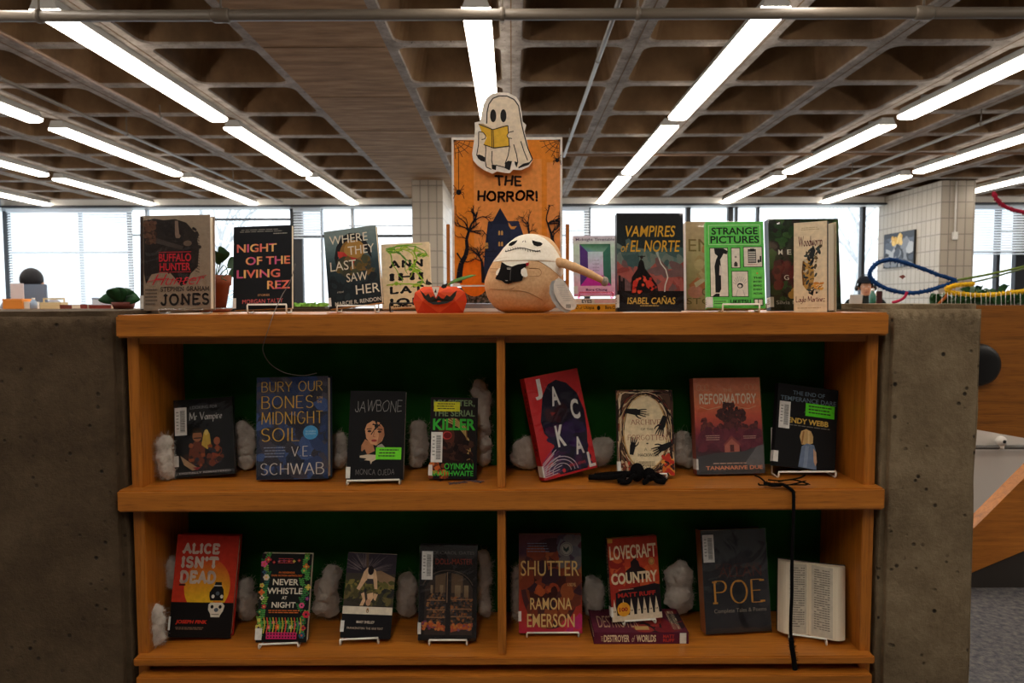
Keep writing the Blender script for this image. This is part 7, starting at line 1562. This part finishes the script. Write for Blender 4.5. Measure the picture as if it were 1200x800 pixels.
yarn('yarn_garland',[(1165,226),(1168,233),(1175,240),(1185,245),(1206,250)],3.2,.008,(176,40,66),'crimson yarn strand curling in at the upper right',seed=5)
yarn('yarn_garland',[(1063,342,.02),(1060,348,.02),(1054,352,.02),(1046,354.5,.02)],2.95,.006,(190,50,80),'short pink yarn tail under the blue loop',tuft=False,seed=6)
yarn('yarn_garland',[(1110,343,.04),(1108,348,.04),(1104,352,.04),(1100,356,.04)],2.9,.006,(170,100,50),'short rust yarn end left of the yellow garland',tuft=False,seed=7)
lf = MB(); p = at(1057,324.5,3.0); lf.add([p+Vector((x,0,z)) for x,z in ((-.014,.002),(-.004,.007),(.006,.009),(.016,.001),(.006,-.004),(.004,-.010),(-.004,-.004))],[tuple(range(7))],mat('dried_leaf',(120,62,54),.8)); lf.tube([p+Vector((.004,0,.008)),at(1058,307,3.0)],.0006,MT['white_paint'],4); o = lf.obj('hanging_leaf'); so = o.modifiers.new('s','SOLIDIFY'); so.thickness = .001; tag(o,'small dried red leaf hanging inside the blue loop','leaf')
mb = MB(); rnd = random.Random(8)
for i in range(18): x = 1098+i*5.7+rnd.uniform(-1,1); mb.tube([at(x,343+rnd.uniform(-1,1),2.88),at(x+rnd.uniform(-1,1),357.5,2.88)],.0008,MT['white_paint'],4)
o = mb.obj('string_fringe'); tag(o,'fringe of thin white strings under the yellow garland','string fringe',kind='stuff')
def planter():
    Y = 4.6; a,b = at(1098,358,Y).x,at(1192,358,Y).x; zt = at(1150,356,Y).z; rt = empty('planter',((a+b)/2,Y,0)); tag(rt,'dark green leafy plants in a planter box behind the yellow garland','planter'); w = (b-a)/2
    mb = MB(); mb.bevbox(-w,w,-.12,.12,0,zt,.01,mat('planter_box',(80,70,60),.7)); mb.obj('box',rt); mb = MB(); rnd = random.Random(6)
    for _ in range(170):
        x = rnd.uniform(-w,w); leaf(mb,(x,rnd.uniform(-.1,.1),zt-.01),(rnd.uniform(-.8,.8),rnd.uniform(-.7,.4),1),(0,-1,.2),rnd.uniform(.08,.34)*(1.0 if abs(x-.02) < w*.5 else .7),rnd.uniform(.015,.034),leafM,.6,4)
    o = mb.obj('foliage',rt); o['kind'] = 'stuff'
planter()
# ---------- wooden balustrade and stair at the right
def rail():
    Y = 2.05; rt = empty('wooden_balustrade',(1.4,Y,.4)); tag(rt,'wide oak balustrade board right of the concrete pier','balustrade'); inv = Matrix.Translation((-1.4,-Y,-.4))
    q = [(1120,357.6),(1500,357.6),(1500,552),(1200,513),(1143,503),(1120,499)]
    mb = MB(); P = [(at(x,y,Y).x,at(x,y,Y).z) for x,y in q]; mb.prism(P[::-1],Y,Y+.04,MT['oak_d']); o = mb.obj('board',rt,recalc=True); o.matrix_parent_inverse = inv  # darker oak tone stands in for the weaker light on this board
    mb = MB(); c = at(1152,427,Y); c = at(1145,427,Y); mb.lathe([(0,.024),(.05,.024),(.06,.018),(.064,.006),(.064,0)],MT['black'],32,M=Matrix.Rotation(math.pi/2,4,'X'),at=(c.x,Y-.0006,c.z)); o = mb.obj('handrail_end',rt); o.matrix_parent_inverse = inv; o['label'] = 'round black handrail end'
rail()
def stair():
    Y = 2.16; rt = empty('stair_stringer',(1.7,2.16,.4)); tag(rt,'sloping oak stair side board rising to the right','stair'); inv = Matrix.Translation((-1.7,-Y,-.4))
    q = [(1100,648),(1143,617),(1203,557),(1320,440),(1320,560),(1203,644),(1143,669),(1100,690)]
    mb = MB(); mb.prism([(at(x,y,Y).x,at(x,y,Y).z) for x,y in q][::-1],Y,Y+.05,MT['oak_x']); o = mb.obj('stringer',rt,recalc=True); o.matrix_parent_inverse = inv
    k = MB(); q = [(1100,690),(1143,669.5),(1203,644.5),(1203,692),(1100,692)]; k.prism([(at(x,y,Y).x,at(x,y,Y).z) for x,y in q][::-1],Y+.01,Y+.04,mat('under_stair_shade',(52,46,42),.8)); o = k.obj('stringer_shade',rt,recalc=True); o.matrix_parent_inverse = inv  # dark sheet painted in for the darkness below the stringer
stair()
mb = MB(); Y = 2.75; mb.box(at(1090,500,Y).x,at(1500,500,Y).x,Y,Y+.05,0,at(1170,440,Y).z,MT['white_paint']); struct(mb.obj('wall_stair'),'white wall panel seen under the balustrade')
def cam_pod():
    Y = 2.75; c = at(1167,515,Y); rt = empty('security_camera',(c.x,Y-.03,c.z)); tag(rt,'small round white security camera on a pipe under the balustrade','security camera')
    mb = MB(); mb.ball((0,0,0),.021,MT['white_paint'],18,12); mb.obj('shell',rt); l = MB(); l.ball((0,-.017,.001),(.008,.006,.008),MT['black'],12,8); l.obj('lens',rt); b = MB(); b.lathe([(.012,-.032),(.012,-.017)],MT['white_paint'],14); b.obj('mount',rt)
    mb = MB(); z = at(1170,522,Y).z; mb.tube([(at(1095,522,Y).x,Y-.03,z),(at(1300,522,Y).x,Y-.03,z)],.0085,mat('grey_pipe',(96,96,94),.5),10); tag(mb.obj('wall_pipe'),'thin grey pipe along the white wall beneath the security camera','pipe')
cam_pod()
